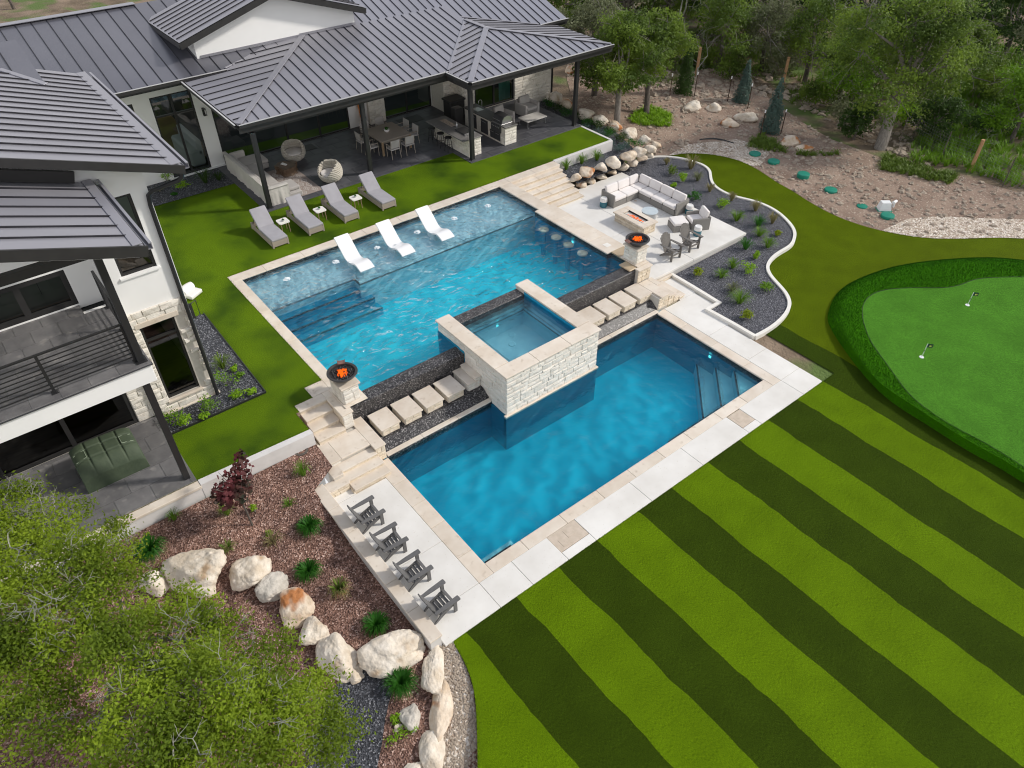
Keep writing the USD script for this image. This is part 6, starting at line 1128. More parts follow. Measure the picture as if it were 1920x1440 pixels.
RW = [(320, 760, 120, -.35), (405, 800, 100, -.35), (548, 880, 130, -.40), (660, 925, 120, -.45), (772, 970, 110, -.5), (884, 1028, 120, -.5), (990, 1068, 100, -.55), (1080, 1110, 90, -.6), (1035, 1135, 90, -.55), (955, 1160, 110, -.45), (862, 1200, 140, -.40), (762, 1240, 130, -.40), (660, 1275, 110, -.40), (560, 1320, 120, -.40), (478, 1350, 90, -.45),
      (1030, 1175, 80, -.9), (975, 1205, 80, -.9), (905, 1235, 90, -.9), (830, 1268, 90, -.9), (745, 1300, 90, -.9), (665, 1335, 100, -.9), (590, 1368, 80, -.9), (520, 1398, 80, -.9)]
for k, (x, y, w, z) in enumerate(RW):
    od = ('first', 'second', 'third', 'fourth', 'fifth', 'sixth', 'seventh', 'eighth')
    lab = f'rough limestone boulder edging the rosemary bed, {od[k]} from the house' if k < 8 else f'rough limestone boulder in the upper course of the terrace wall, {od[14-k]} from the wide steps' if k < 15 else f'rough limestone boulder in the lower course of the terrace wall, {od[22-k]} from the wide steps'
    boulder(lab, 960+x/4, y/4, w/4, w/4*.72, z, ('boulder', 'boulder_rust', 'boulder')[k % 3], 'boulders of the terrace wall' if k > 7 else 'boulders edging the rosemary bed', 200+k, rz=RNG.uniform(0, 3), k=1.3, sub=2, emb=.05)
for k, (x, y, w, h, m, lab) in enumerate(((1297, 206, 34, 24, 'boulder', 'left of two white boulders below the fence posts'), (1337, 207, 28, 20, 'boulder', 'right of two white boulders below the fence posts'), (1397, 226, 46, 24, 'boulder', 'large pale boulder leaning on a rusty one'), (1368, 236, 36, 20, 'boulder_rust', 'rusty tan boulder in front of a larger pale one'), (1479, 270, 40, 26, 'boulder_rust', 'tan boulder beside the second juniper'), (1508, 282, 38, 18, 'boulder_rust', 'flat yellowish boulder at the dirt edge'), (1070, 135, 22, 22, 'boulder_rust', 'yellowish boulder left of the patio corner post'), (1094, 132, 22, 18, 'boulder_rust', 'yellowish boulder right of the patio corner post'), (1846, 326, 18, 14, 'boulder_gray', 'grey stone by the wire fence'))):
    boulder(lab, x, y, w, h, None, m, None, 300+k, k=1.2, sub=2)
# ================================================================ plants
def blades(n, r, h, w, seed, droop=.5, lean=(0, 0)):
    g = np.random.default_rng(seed); V, F = [], []
    for i in range(n):
        a = g.uniform(0, 6.283); L = r*g.uniform(.45, 1.1); hh = h*g.uniform(.6, 1.1); b = np.array([math.cos(a), math.sin(a)]); s = np.array([-b[1], b[0]])*w*.5; b0 = b*g.uniform(0, .18)*r
        pts = [(0, 0), (.35, .75), (.72, 1.0), (1.0, 1-droop*g.uniform(.5, 1.2))]; k = len(V)
        for j, (u, z) in enumerate(pts):
            q = b0+b*L*u+np.array(lean)*z; ww = (1, .9, .6, .08)[j]; V += [(*(q-s*ww), max(.0, hh*z)), (*(q+s*ww), max(.0, hh*z))]
        for j in range(3): F += [[k+2*j, k+2*j+1, k+2*j+3], [k+2*j, k+2*j+3, k+2*j+2]]
    return np.array(V), np.array(F)
NG = [0]
def grass(lab, p, r, h, mat, n=70, w=.018, droop=.5, cat='grass clump', group=None):
    NG[0] += 1; t = thing('grass_clump', lab, cat, p, group=group); Q(t, 'leaf_blades', blades(n, r, h, w, 900+NG[0], droop), mat); return t
def shrub(lab, p, r, h, mat, n=260, size=.075, cat='shrub', group=None, sub=4, stems=True):
    NG[0] += 1; g = random.Random(NG[0]); t = thing('shrub', lab, cat, p, group=group); mb = MB(); st = MB()
    for k in range(sub):
        a = g.uniform(0, 6.28); q = r*.5*(0 if k == 0 else 1); c = (q*math.cos(a), q*math.sin(a), h*g.uniform(.45, .75)); rr = r*g.uniform(.45, .7)
        v, f = leaves(int(n/sub), c, (rr, rr, h*.42), size, NG[0]*10+k, shell=.35); mb.add(v, f); st.tube([(0, 0, -.03), (c[0]*.5, c[1]*.5, c[2]*.5), c], .008, 4)
    Q(t, 'foliage', mb, mat); Q(t, 'stem', st, 'bark'); return t
ZB = -1.15
dpx = lambda a, b: (1240+a/6.4, 260+b/6.4); epx = lambda a, b: (1240+a/7.385, 440+b/7.385)
GB = [('g', dpx(60, 310), .22, .32, 'leaf_tan', 'small tan grass at the far left of the dark gravel bed'), ('s', dpx(120, 420), .40, .38, 'leaf_under', 'dull green bush left of the lime bush in the upper gravel bed'), ('s', dpx(253, 520), .30, .42, 'leaf_lime', 'upright lime bush behind the sofa corner'), ('g', dpx(350, 360), .50, .62, 'leaf_tan', 'largest tan grass clump touching the white curb at the top'), ('g', dpx(433, 505), .34, .40, 'leaf_gray', 'grey green grass below the large tan clump'),
      ('g', dpx(578, 635), .28, .38, 'leaf_tan', 'brown grass in the inward bend of the upper curb'), ('s', dpx(150, 575), .22, .16, 'leaf_lime', 'low lime plant hidden behind the sofa back cushions'), ('s', dpx(392, 720), .42, .34, 'leaf_deep', 'dark green bush behind the sofa end'), ('s', dpx(705, 815), .42, .46, 'leaf_lime', 'largest lime bush in the middle of the upper gravel bed'), ('g', dpx(840, 745), .26, .40, 'leaf_tan', 'brown grass right of the largest lime bush'), ('g', dpx(1128, 865), .34, .44, 'leaf_tan', 'tan grass close under the curb at mid bed'),
      ('g', dpx(900, 985), .42, .42, 'leaf_grass', 'green grass clump beside a small white stone in the gravel'), ('g', dpx(1160, 1050), .42, .42, 'leaf_deep', 'dark green grass clump behind a lighter one'), ('g', dpx(1330, 1015), .32, .46, 'leaf_tan', 'tall tan grass near the rightmost curb bulge'), ('g', dpx(1172, 1165), .42, .34, 'leaf_grass', 'light green grass clump in front of the dark one'), ('s', dpx(1410, 1165), .22, .24, 'leaf_yellow', 'small yellow green bush inside the right curb bulge'), ('g', dpx(1008, 1325), .40, .40, 'leaf_deep', 'green grass clump just off the terrace corner'), ('g', dpx(1272, 1305), .42, .40, 'leaf_grass', 'green grass clump right of the terrace corner'),
      ('s', epx(525, 570), .28, .36, 'leaf_yellow', 'yellow and green bush nearest the right fire bowl'), ('g', epx(830, 590), .38, .30, 'leaf_grass', 'spreading green grass beside the yellow bush'), ('g', epx(985, 460), .36, .34, 'leaf_grass', 'green grass left of the pale lime bush'), ('s', epx(1200, 530), .42, .42, 'leaf_lime', 'pale lime bush with a leaning shoot in the lower gravel bed'), ('s', epx(1315, 330), .20, .30, 'leaf_lime', 'thin lime shoot above the pale lime bush'), ('g', epx(980, 780), .36, .30, 'leaf_gray', 'dull green grass behind the large arching grass'), ('g', epx(1080, 945), .55, .42, 'leaf_grass', 'large arching light green grass in the lower gravel bed'), ('s', epx(1430, 745), .36, .38, 'leaf_bright', 'bright green bush by the lower inward curb bend'), ('s', epx(1200, 1180), .30, .36, 'leaf_yellow', 'lime yellow bush at the lowest end of the gravel bed')]
for kind, q, r, h, m, lab in GB:
    p = at(*q, ZB)
    if kind == 'g': grass(lab, p, r, h, m, n=95, w=.02, droop=.45)
    else: shrub(lab, p, r, h, m, n=300, size=.085)
for k, q in enumerate(((1061.5, 318), (1090.5, 307), (1119, 300.5))): grass(('green grass clump beside the right end of the wide steps', 'green grass clump in the middle below the white wall', 'green grass clump farthest along the white wall')[k], at(*q, -.5), .36, .45, 'leaf_grass', n=80)
RB = [(270, 800, 'leaf_deep'), (340, 835, 'leaf_dark'), (410, 870, 'leaf_deep'), (490, 900, 'leaf_dark'), (555, 940, 'leaf_deep'), (630, 965, 'leaf_dark'), (715, 1020, 'leaf_deep'), (820, 1060, 'leaf_dark'), (920, 1100, 'leaf_deep'), (735, 1110, 'leaf_blue'), (812, 1130, 'leaf_blue'), (650, 1030, 'leaf_blue'), (560, 985, 'leaf_blue')]
for k, (x, y, m) in enumerate(RB): shrub(f'low dark green rosemary bush, {("first", "second", "third", "fourth", "fifth", "sixth", "seventh", "eighth", "ninth")[k]} from the house in the patio bed' if m != 'leaf_blue' else f'low bluish groundcover bush, {("first", "second", "third", "fourth")[k-9]} from the wide steps in the patio bed', at(960+x/4, y/4, -.48), .52, .40, m, n=420, size=.07, group='rosemary bushes in the bed' if m != 'leaf_blue' else 'bluish bushes in the bed')
mpx = lambda a, b: (380+a/6.4, 820+b/6.4)
for q, r, h, m, lab, n in ((mpx(1210, 455), .30, .42, 'leaf_grass', 'green grass clump beside the left stone steps', 80), (mpx(305, 925), .26, .40, 'leaf_under', 'pale green grass left of the red leaved tree', 90), (mpx(1045, 825), .24, .22, 'leaf_grass', 'small thin grass midway to the seat wall corner', 45), (mpx(310, 1355), .26, .26, 'leaf_grass', 'small thin grass above the largest upper left boulder', 45), (mpx(850, 1275), .34, .34, 'leaf_tan', 'wispy grass by the lime vine in the mulch', 60), ((328, 975), .22, .34, 'leaf_grass', 'thin grass clump near the curb wall of the patio', 55), ((432, 1030), .22, .25, 'leaf_tan', 'thin tan grass in front of the largest boulder', 40), ((570, 1432), .22, .26, 'leaf_tan', 'pale grass tuft at the bottom edge beside the oak', 40)): grass(lab, att(*q), r, h, m, n=n, w=.014)
for q, r, lab in ((mpx(1290, 1120), .36, 'dark green mounded plant nearest the seat wall'), ((580, 1078), .36, 'dark green mounded plant above the tan boulder'), ((707, 1178), .35, 'dark green mounded plant behind the largest long boulder'), ((753, 1288), .40, 'dark green mounded plant between boulder and grey stone'), ((285, 1040), .42, 'dark green mounded plant at the edge of the oak')): grass(lab, att(*q), r, r*1.0, 'leaf_deep', n=330, w=.022, droop=.55, cat='mounded plant')
p = att(638, 1112); t = thing('yucca', 'brownish spiky yucca drooping in the mulch bed', 'yucca', p); Q(t, 'leaf_blades', blades(70, .34, .42, .03, 77, .7), 'leaf_tan'); Q(t, 'green_blades', blades(26, .26, .46, .03, 78, .4), 'leaf_grass'); Q(t, 'dead_skirt', blades(30, .22, .12, .03, 79, 1.0), 'wood_post')
for q, r, h, m, lab in (((740, 1388), .26, .22, 'leaf_lime', 'lime shrub left of the pale boulder at the bottom'), ((768, 1372), .20, .20, 'leaf_lime', 'lime shrub under the grey lumpy boulder'), ((742, 1352), .14, .18, 'leaf_lime', 'small lime sprig above the tiny pale stone'), (mpx(790, 1170), .12, .16, 'leaf_lime', 'lime vine tip creeping over the mulch'), (mpx(640, 900), .12, .35, 'leaf_lime', 'lime vine climbing beside the red leaved tree trunk')): shrub(lab, att(*q), r, h, m, n=160, size=.06, cat='shrub')
hpx = lambda a, b: (240+a/6.4, 660+b/6.4); upx = lambda a, b: (200+a/6.4, 300+b/6.4)
for kind, q, r, h, m, lab in (('s', hpx(560, 850), .42, .34, 'leaf_bright', 'lime bush beside the black post at the house corner bed'), ('s', hpx(705, 860), .24, .34, 'leaf_lime', 'thin lime bush right of the post bush'), ('s', hpx(968, 700), .36, .44, 'leaf_bright', 'round bright green bush under the stone window'), ('s', hpx(935, 795), .20, .16, 'leaf_lime', 'tiny lime plant in front of the round bush'), ('s', hpx(1370, 520), .36, .24, 'leaf_lime', 'low lime bush at the pointed end of the corner bed'), ('s', hpx(1495, 495), .20, .16, 'leaf_lime', 'smallest lime plant in the tip of the corner bed'), ('s', hpx(1190, 385), .44, .42, 'leaf_bright', 'largest lime bush beside the downspout'), ('g', hpx(1140, 190), .36, .44, 'leaf_under', 'yellow green grass along the house side bed'), ('s', hpx(1285, 215), .16, .14, 'leaf_lime', 'tiny lime plant by the metal edging'), ('s', hpx(1340, 300), .16, .14, 'leaf_bright', 'tiny green plant right of the largest lime bush'),
                       ('s', upx(720, 250), .38, .46, 'leaf_lime', 'lime bush by the tall window behind the gutter pipe'), ('s', upx(950, 320), .46, .22, 'leaf_lime', 'low lime groundcover under the tall window'), ('g', upx(1190, 270), .55, .6, 'leaf_dark', 'dark spiky grass in front of the tall window'), ('g', upx(1350, 240), .36, .30, 'leaf_dark', 'faint dark grass by the sofa back'), ('s', upx(640, 380), .28, .16, 'leaf_gray', 'grey green low plant at the wall of the left wing'), ('s', upx(815, 410), .18, .10, 'leaf_deep', 'small dark plant at the lawn edge of the window bed')):
    p = at(*q, .03)
    (grass(lab, p, r, h, m, n=80) if kind == 'g' else shrub(lab, p, r, h, m, n=240, size=.075))
# ================================================================ trees
def branchy(mb, p, d, L, r, depth, g, spread=.7, up=.15, ends=None, mind=0):
    d = d/np.linalg.norm(d); q = [p]; 
    for i in range(3): d = d+g.normal(size=3)*.16+[0, 0, up*.3]; d /= np.linalg.norm(d); q.append(q[-1]+d*L/3)
    mb.tube(q, np.linspace(r, r*.62, 4), 6 if r > .05 else (4 if r > .02 else 3), cap=False)
    if depth <= mind:
        if ends is not None: ends.append(q[-1])
        return
    for k in range(2 if g.random() < .55 else 3):
        nd = d+g.normal(size=3)*spread; nd[2] = nd[2]*.7+up; branchy(mb, q[-1] if k < 2 else q[2], nd, L*g.uniform(.62, .85), r*.62, depth-1, g, spread, up, ends, mind)
def tree(name, lab, cat, p, H, R, mat, seed, lean=(0, 0), nleaf=7000, leaf=.16, bark='bark', nl=11, twig=True, group=None, tr=None, low=.42):
    g = np.random.default_rng(seed); t = thing(name, lab, cat, p, group=group); top = np.array([lean[0], lean[1], H*.5]); tr = tr or H*.028
    tk = MB(); mid = top*.5+[g.normal()*.12, g.normal()*.12, 0]; tk.tube([(0, 0, -.3), (0, 0, 0), mid, top], [tr*1.5, tr*1.25, tr*.95, tr*.7], 9); lobes = []
    for k in range(nl):
        a = 6.283*k/nl+g.uniform(-.4, .4); rr = R*g.uniform(.30, .75)*(1 if k % 3 else .35); z = H*(g.uniform(low, .80) if k % 3 else g.uniform(.75, .92)); c = np.array([top[0]+rr*math.cos(a), top[1]+rr*math.sin(a), z]); lobes.append((c, R*g.uniform(.30, .46)))
    lim = MB()
    for c, rl in lobes:
        s = np.array([0, 0, 0])+top*g.uniform(.6, 1); m = (s+c)/2+g.normal(size=3)*.18+[0, 0, -.1]; lim.tube([s, m, c], [tr*.45, tr*.3, tr*.10], 5)
        if twig:
            for _ in range(5): d = g.normal(size=3); d /= np.linalg.norm(d); e = c+d*rl*1.08; lim.tube([c, (c+e)/2+g.normal(size=3)*.08, e], [tr*.12, .016, .008], 3, cap=False)
    mb = MB()
    for k, (c, rl) in enumerate(lobes):
        m_ = nleaf//nl; nc = 26; cd = g.normal(size=(nc, 3)); cd /= np.linalg.norm(cd, axis=1, keepdims=True); cc = c+cd*np.array([rl, rl, rl*.75])*(.45+.6*g.random((nc, 1))); ix = g.integers(0, nc, m_); pp = cc[ix]+g.normal(size=(m_, 3))*rl*np.array([.15, .15, .11]); nr = cd[ix]*.5+g.normal(size=(m_, 3))*.6+[0, 0, .55]; nr /= np.linalg.norm(nr, axis=1, keepdims=True); mb.add(*leafquads(pp, nr, leaf*(.6+.8*g.random(m_)), g, .5))
    Q(t, 'trunk', tk, bark, smooth=50); Q(t, 'limb', lim, bark if not twig else 'bark'); Q(t, 'crown', mb, mat); return t
def dead(lab, p, H, seed, mat='lichen_twig', lean=(0.2, .1), r=.10, depth=6):
    g = np.random.default_rng(seed); t = thing('bare_tree', lab, 'bare tree', p); mb = MB(); branchy(mb, np.array([0, 0, -.2]), np.array([lean[0], lean[1], 1.0]), H*.34, r, depth, g, .75, .12); Q(t, 'branches', mb, mat); return t
TR = [(1156, 240, 5.6, 2.5, 'leaf_oak', 'live oak with a pale leaning trunk right of the patio corner', (.5, .6), 9500), (1212, 216, 5.0, 2.1, 'leaf_oak', 'leaning live oak standing over lime ground cover', (1.0, .8), 7000), (1114, 180, 5.4, 2.2, 'leaf_gray', 'grey green oak with reddish trunk just behind the patio corner', (.2, .4), 6000),
      (1650, 278, 7.4, 3.9, 'leaf_oak', 'big oak with a thick leaning trunk at the dirt edge', (1.3, .5), 15000), (1893, 268, 3.8, 1.9, 'leaf_bright', 'small open green tree by the wire fence at right', (.2, .1), 5000),
      (1345, 128, 4.6, 2.5, 'leaf_oak', 'oak behind the orange wooden post', (0, 0), 5500), (1428, 132, 4.2, 2.5, 'leaf_gray', 'grey green scrub oak behind the first juniper', (0, 0), 5500), (1508, 158, 4.8, 2.6, 'leaf_oak', 'dense oak left of the big leaning oak', (0, 0), 6500), (1572, 200, 3.6, 2.0, 'leaf_bright', 'young bright green tree under the big oak', (0, 0), 4500), (1768, 195, 4.6, 2.5, 'leaf_oak', 'oak right of the big leaning oak', (0, 0), 6500), (1742, 262, 2.2, 1.5, 'leaf_dark', 'dark cedar bush behind the wire fence', (0, 0), 3000), (1600, 262, 2.0, 1.0, 'leaf_dark', 'dark bush just left of the thick oak trunk', (0, 0), 2200),
      (1090, 88, 6.0, 2.9, 'leaf_oak', 'oak over the rubble beside the house roof end', (0, 0), 5500), (1165, 92, 6.0, 3.0, 'leaf_gray', 'pale grey green oak above the corner oak', (0, 0), 6000), (1245, 84, 6.0, 2.8, 'leaf_oak', 'oak entangled with grey bare branches at top centre', (0, 0), 5500), (1335, 72, 6.2, 3.0, 'leaf_dark', 'dark oak deep in the woods above the orange post', (0, 0), 5500), (1418, 66, 6.2, 3.0, 'leaf_oak', 'oak in the upper woods left of the silver bare tree', (0, 0), 5500), (1500, 78, 6.4, 3.1, 'leaf_dark', 'dark oak below the silver bare tree', (0, 0), 6000), (1592, 88, 6.4, 3.1, 'leaf_oak', 'oak right of the silver bare tree', (0, 0), 6000), (1690, 96, 6.4, 3.0, 'leaf_dark', 'dark oak directly behind the big leaning oak', (0, 0), 6000), (1790, 105, 6.0, 2.9, 'leaf_oak', 'oak beside the fallen grey limb', (0, 0), 5500), (1872, 122, 5.6, 2.8, 'leaf_dark', 'dark oak at the upper right edge', (0, 0), 5500), (1950, 170, 5.0, 2.6, 'leaf_gray', 'grey green oak cut by the right edge', (0, 0), 4500),
      (1075, 36, 6.5, 3.4, 'leaf_dark', 'dark far oak at the top beside the roof end', (0, 0), 5000), (1180, 28, 6.5, 3.5, 'leaf_oak', 'far oak at the top above the pale grey one', (0, 0), 5000), (1290, 22, 6.5, 3.5, 'leaf_dark', 'dark far oak at the top behind grey branches', (0, 0), 5000), (1400, 18, 6.5, 3.5, 'leaf_oak', 'far oak at the top centre right', (0, 0), 5000), (1520, 22, 6.5, 3.5, 'leaf_gray', 'pale far oak at the top behind the silver bare tree', (0, 0), 5000), (1640, 26, 6.5, 3.5, 'leaf_oak', 'far oak at the top above the dark one', (0, 0), 5000), (1760, 32, 6.5, 3.5, 'leaf_dark', 'dark far oak near the top right', (0, 0), 5000), (1885, 46, 6.5, 3.5, 'leaf_oak', 'far oak in the top right corner', (0, 0), 5000)]
for k, (x, y, H, R, m, lab, ln, n) in enumerate(TR):
    tree('oak_tree' if 'bush' not in lab and 'cedar' not in lab else 'bush', lab, 'tree' if 'bush' not in lab else 'bush', att(x, y), H, R*1.15, m, 40+k, ln, int(n*1.5), .15 if k < 12 else .19, 'bark' if k in (0, 3) else 'bark_dark', 12, True, tr=.26 if k == 3 else None, low=.40 if k < 4 else .22)
def conifer(lab, q, H, R, mat, seed, n=3200):
    g = np.random.default_rng(seed); p = att(*q); t = thing('juniper', lab, 'conifer', p); Q(t, 'trunk', MB().tube([(0, 0, -.2), (0, 0, H*.8)], [.07, .02], 6), 'bark_dark'); z = H*(1-np.sqrt(g.random(n)))*.98+.06; a = g.uniform(0, 6.283, n); r = R*(1-z/H)**.75*(.55+.5*g.random(n))*(1+.2*np.sin(a*3+z*4)); pp = np.column_stack([r*np.cos(a), r*np.sin(a), z]); nr = np.column_stack([np.cos(a), np.sin(a), np.full(n, .5)])+g.normal(size=(n, 3))*.5; nr /= np.linalg.norm(nr, axis=1, keepdims=True); Q(t, 'foliage', leafquads(pp, nr, .13*(.6+.8*g.random(n)), g, .4), mat)
conifer('bluish juniper between two thin fence posts', (1390, 192), 2.5, .50, 'leaf_juniper', 7, 2600); conifer('taller bluish juniper in front of the wooden post', (1443, 248), 3.1, .58, 'leaf_juniper', 8, 3400); conifer('narrow dark cedar left of the orange post', (1281, 176), 3.4, .55, 'leaf_dark', 9)
dead('grey bare tree with spreading limbs at the top centre', att(1255, 96), 6.4, 3, lean=(-.1, .3)); dead('silver grey bare tree at the top right of centre', att(1585, 100), 6.6, 4, lean=(-.3, .2)); dead('grey bare branches beside the corner oak', att(1305, 150), 3.6, 12, lean=(.5, .1), r=.06, depth=5); dead('fallen grey limb leaning in the woods at right', att(1775, 150), 5.0, 6, lean=(.9, .5), r=.08, depth=5); dead('small grey snag at the upper left of the woods', att(1190, 60), 6.5, 15, lean=(.3, .2)); dead('dry grey brush pile behind the wire fence', att(1845, 285), 1.6, 21, lean=(-.8, .2), r=.03, depth=6)
dead('dark bare forked trunk behind the left roof ridge', np.array([*at(38, 36, 0)[:2]+[.3, 3.6], .0]), 5.0, 31, 'bark_dark', (0, 0), .14, 4)
# posts and fence
for k, (a, b, c0, d0, x0, y0, s, lab) in enumerate(((80, 255, 10, 530, 1300, 100, 6.4, 'first from the left, near the white boulders'), (490, 255, 410, 580, 1300, 100, 6.4, 'left of the first juniper'), (790, 320, 650, 670, 1300, 100, 6.4, 'right of the first juniper'), (805, 730, 800, 1000, 1300, 100, 6.4, 'short one left of the taller juniper'), (1110, 690, 1045, 990, 1300, 100, 6.4, 'right of the taller juniper'), (1195, 560, 1180, 745, 960, 0, 4, 'under the grey branches'))):
    p = att(*cr(c0, d0, x0, y0, s)); t = thing('fence_post', 'thin rusty steel fence post '+lab, 'fence post', p, group='thin steel fence posts'); Q(t, 'post', MB().box(-.02, -.006, -.2, .02, .006, 1.30).box(-.006, -.006, -.2, .006, .04, 1.30), 'rust_post'); Q(t, 'white_tip', MB().box(-.022, -.008, 1.30, .022, .042, 1.45), 'white_paint')
for q, h, lab in (((1305, 143), 1.7, 'round orange brown wooden post below the woods'), ((1465, 168), 1.9, 'wooden post top showing behind the taller juniper')): p = att(*q); t = thing('wooden_post', lab, 'post', p); Q(t, 'post', MB().tube([(0, 0, -.2), (0, 0, h)], .09, 12), 'wood_post', smooth=40)
fe = [att(1684, 272), att(1708, 268), att(1763, 300), att(1819, 320), att(1879, 350), att(1960, 400)]; t = thing('wire_fence', 'wire mesh fence with a round wooden post at the dirt edge', 'fence', fe[3])
for k, p in enumerate(fe): P(t, 'fence_post', MB().tube([(p[0], p[1], p[2]-.2), (p[0], p[1], p[2]+(1.5 if k != 3 else 1.6))], .09 if k == 3 else .025, 10 if k == 3 else 5), 'wood_post' if k == 3 else 'bark_dark')
for a, b in zip(fe[:-1], fe[1:]):
    mb = MB(); L = np.linalg.norm(b-a)
    for k in range(9): z = .06+.155*k; mb.tube([a+[0, 0, z], b+[0, 0, z]], .004, 3, cap=False)
    for s in np.arange(.1, L, .16): q = a+(b-a)*s/L; mb.tube([q+[0, 0, .05], q+[0, 0, 1.3]], .0035, 3, cap=False)
    P(t, 'wire_mesh', mb, 'wire')
p0, p1 = att(1312, 263), att(1376, 270); solo('drain_pipe', MB().tube(spline([p0, (p0+p1)/2+[.2, .25, .02], p1], 6)+[0, 0, .03], .045, 8), 'black_trim', 'thin black drain pipe lying across the pale gravel', 'pipe', smooth=40)
# red leaved tree
p = att(474, 986); t = thing('redbud_tree', 'small tree with dark red and green round leaves in the mulch bed', 'tree', p); g = np.random.default_rng(9); tk = MB().tube([(0, 0, -.1), (-.02, .05, .7), (-.05, .12, 1.2), (-.1, .2, 1.9)], [.03, .026, .02, .008], 6); mb = MB()
for k in range(16): a = g.uniform(0, 6.28); e = np.array([-.06+.55*math.cos(a), .14+.5*math.sin(a), g.uniform(1.0, 2.0)]); tk.tube([(-.04, .1, g.uniform(.8, 1.3)), e*.6+[0, 0, .5], e], [.012, .008, .004], 4)
for c, r_, n in (((-.10, .16, 1.45), (.52, .48, .46), 300), ((.22, .28, 1.75), (.34, .32, .30), 90), ((-.42, .05, 1.4), (.26, .26, .28), 70), ((.42, .62, 1.95), (.16, .2, .10), 22)): mb.add(*leaves(n, c, r_, .14, int(n), shell=.3, up=.6, aspect=.95, fold=.18))
Q(t, 'trunk', tk, 'bark_dark'); Q(t, 'crown', mb, 'leaf_red')
t = thing('irrigation_cover', 'dark round valve cover in the corner of the mulch bed', 'cover', att(565, 846)); Q(t, 'ring', MB().lathe([(.12, 0), (.20, .0), (.21, .04), (.13, .04)], 16), 'bark_dark'); Q(t, 'cap', MB().lathe([(0, .03), (.05, .03), (.03, .06), (0, .06)], 8), 'boulder_gray')
# foreground live oaks seen from above
def near_oak(lab, base, lobes, seed, nper, ntw):
    g = np.random.default_rng(seed); t = thing('live_oak', lab, 'tree', base, group=None); base = np.array(base); tk, tw, mb = MB(), MB(), MB(); fork = np.array([0, 0, 2.0])
    tk.tube([(0, 0, -.4), (.1, .05, .8), fork], [.30, .22, .17], 10)
    for k, (x, y, z, r) in enumerate(lobes):
        c = at(x, y, z)-base; m = (fork+c)/2+g.normal(size=3)*.3; pts = spline([fork, m, c], 6); tk.tube(pts, np.linspace(.10, .03, len(pts)), 6)
        for _ in range(6):
            d = g.normal(size=3); d[2] = abs(d[2])*.45-.15; d /= np.linalg.norm(d); branchy(tw, c+d*r*.1-[0, 0, .08], d, r*.38, .017, 3, g, .85, .10)
        n = int(nper*r*r); ncl = int(46*r*r); cd = g.normal(size=(ncl, 3)); cd /= np.linalg.norm(cd, axis=1, keepdims=True); cd[:, 2] = np.abs(cd[:, 2])*.9-.25; cc = c+cd*np.array([r, r, r*.55])*(.55+.5*g.random((ncl, 1)))
        idx = g.integers(0, ncl, n); pp = cc[idx]+g.normal(size=(n, 3))*np.array([.15, .15, .10]); nr = g.normal(size=(n, 3))*.7+[0, 0, .9]; nr /= np.linalg.norm(nr, axis=1, keepdims=True); mb.add(*leafquads(pp, nr, .072*(.6+.8*g.random(n)), g, .5))
    Q(t, 'trunk', tk, 'bark'); Q(t, 'twigs', tw, 'lichen_twig'); Q(t, 'crown', mb, 'leaf_oak_near')
near_oak('large live oak with grey lichen twigs filling the lower left corner', att(330, 1330)+[0, 0, 0], [(225, 1120, 2.3, .85), (315, 1185, 2.7, .88), (400, 1215, 2.4, .80), (480, 1255, 2.2, .80), (240, 1235, 3.0, .98), (375, 1300, 3.1, 1.0), (490, 1335, 2.7, .92), (570, 1345, 2.1, .72), (290, 1345, 3.0, 1.0), (410, 1400, 2.8, .98), (530, 1420, 2.2, .80), (170, 1425, 2.5, .80), (330, 1450, 2.7, .85), (620, 1395, 1.7, .48), (600, 1300, 1.7, .44), (150, 1215, 2.7, .80)], 5, 3900, 1)
near_oak('live oak spreading over the tiled patio at the left edge', att(20, 1250)+[-.5, 0, 0], [(20, 960, 2.4, .95), (95, 985, 2.3, .85), (30, 1055, 2.7, 1.0), (125, 1075, 2.6, .95), (195, 1045, 2.1, .7), (20, 1150, 2.8, 1.0), (105, 1165, 2.8, .95), (30, 1260, 2.6, .95), (60, 1350, 2.5, .8), (-60, 1080, 2.6, 1.0), (-40, 1300, 2.5, 1.0), (215, 1000, 1.6, .40)], 6, 3900, 1)
# ground growth in the woods
g = np.random.default_rng(17); UP_ = pxpoly([(1690, 300), (1740, 250), (1760, 150), (1800, 100), (1900, 90), (2050, 180), (2080, 400), (1900, 352), (1800, 322)]); V, F, k = [], [], 0
def scatter(name, lab, poly, n, mat, r, h, nb, seed, dens=None):
    g = np.random.default_rng(seed); x0, y0, x1, y1 = poly.bounds; mb = MB(); protos = [blades(nb, r, h, .03, seed*10+i, .6) for i in range(5)]; c = 0; tries = 0
    while c < n and tries < n*30:
        tries += 1; x, y = g.uniform(x0, x1), g.uniform(y0, y1)
        if not poly.contains(shapely.Point(x, y)): continue
        if dens is not None and math.sin(x*.9+1.3*math.sin(y*.7))+math.sin(y*1.1+x*.3) < dens: continue
        v, f = protos[c % 5]; a = g.uniform(0, 6.28); s = g.uniform(.6, 1.4); ca, sa = math.cos(a), math.sin(a); mb.add(v@np.array([[ca, sa, 0], [-sa, ca, 0], [0, 0, 1]])*s+[x, y, float(zterr(x, y))], f); c += 1
    solo(name, mb, mat, lab, 'undergrowth', kind='stuff')
scatter('undergrowth', 'bright green grass and weeds behind the wire fence', UP_, 1500, 'leaf_bright', .38, .40, 16, 61)
scatter('undergrowth', 'lime ground cover around the two corner oaks', pxpoly([(1175, 225), (1215, 200), (1260, 215), (1255, 238), (1200, 236)]), 220, 'leaf_lime', .24, .18, 16, 62)
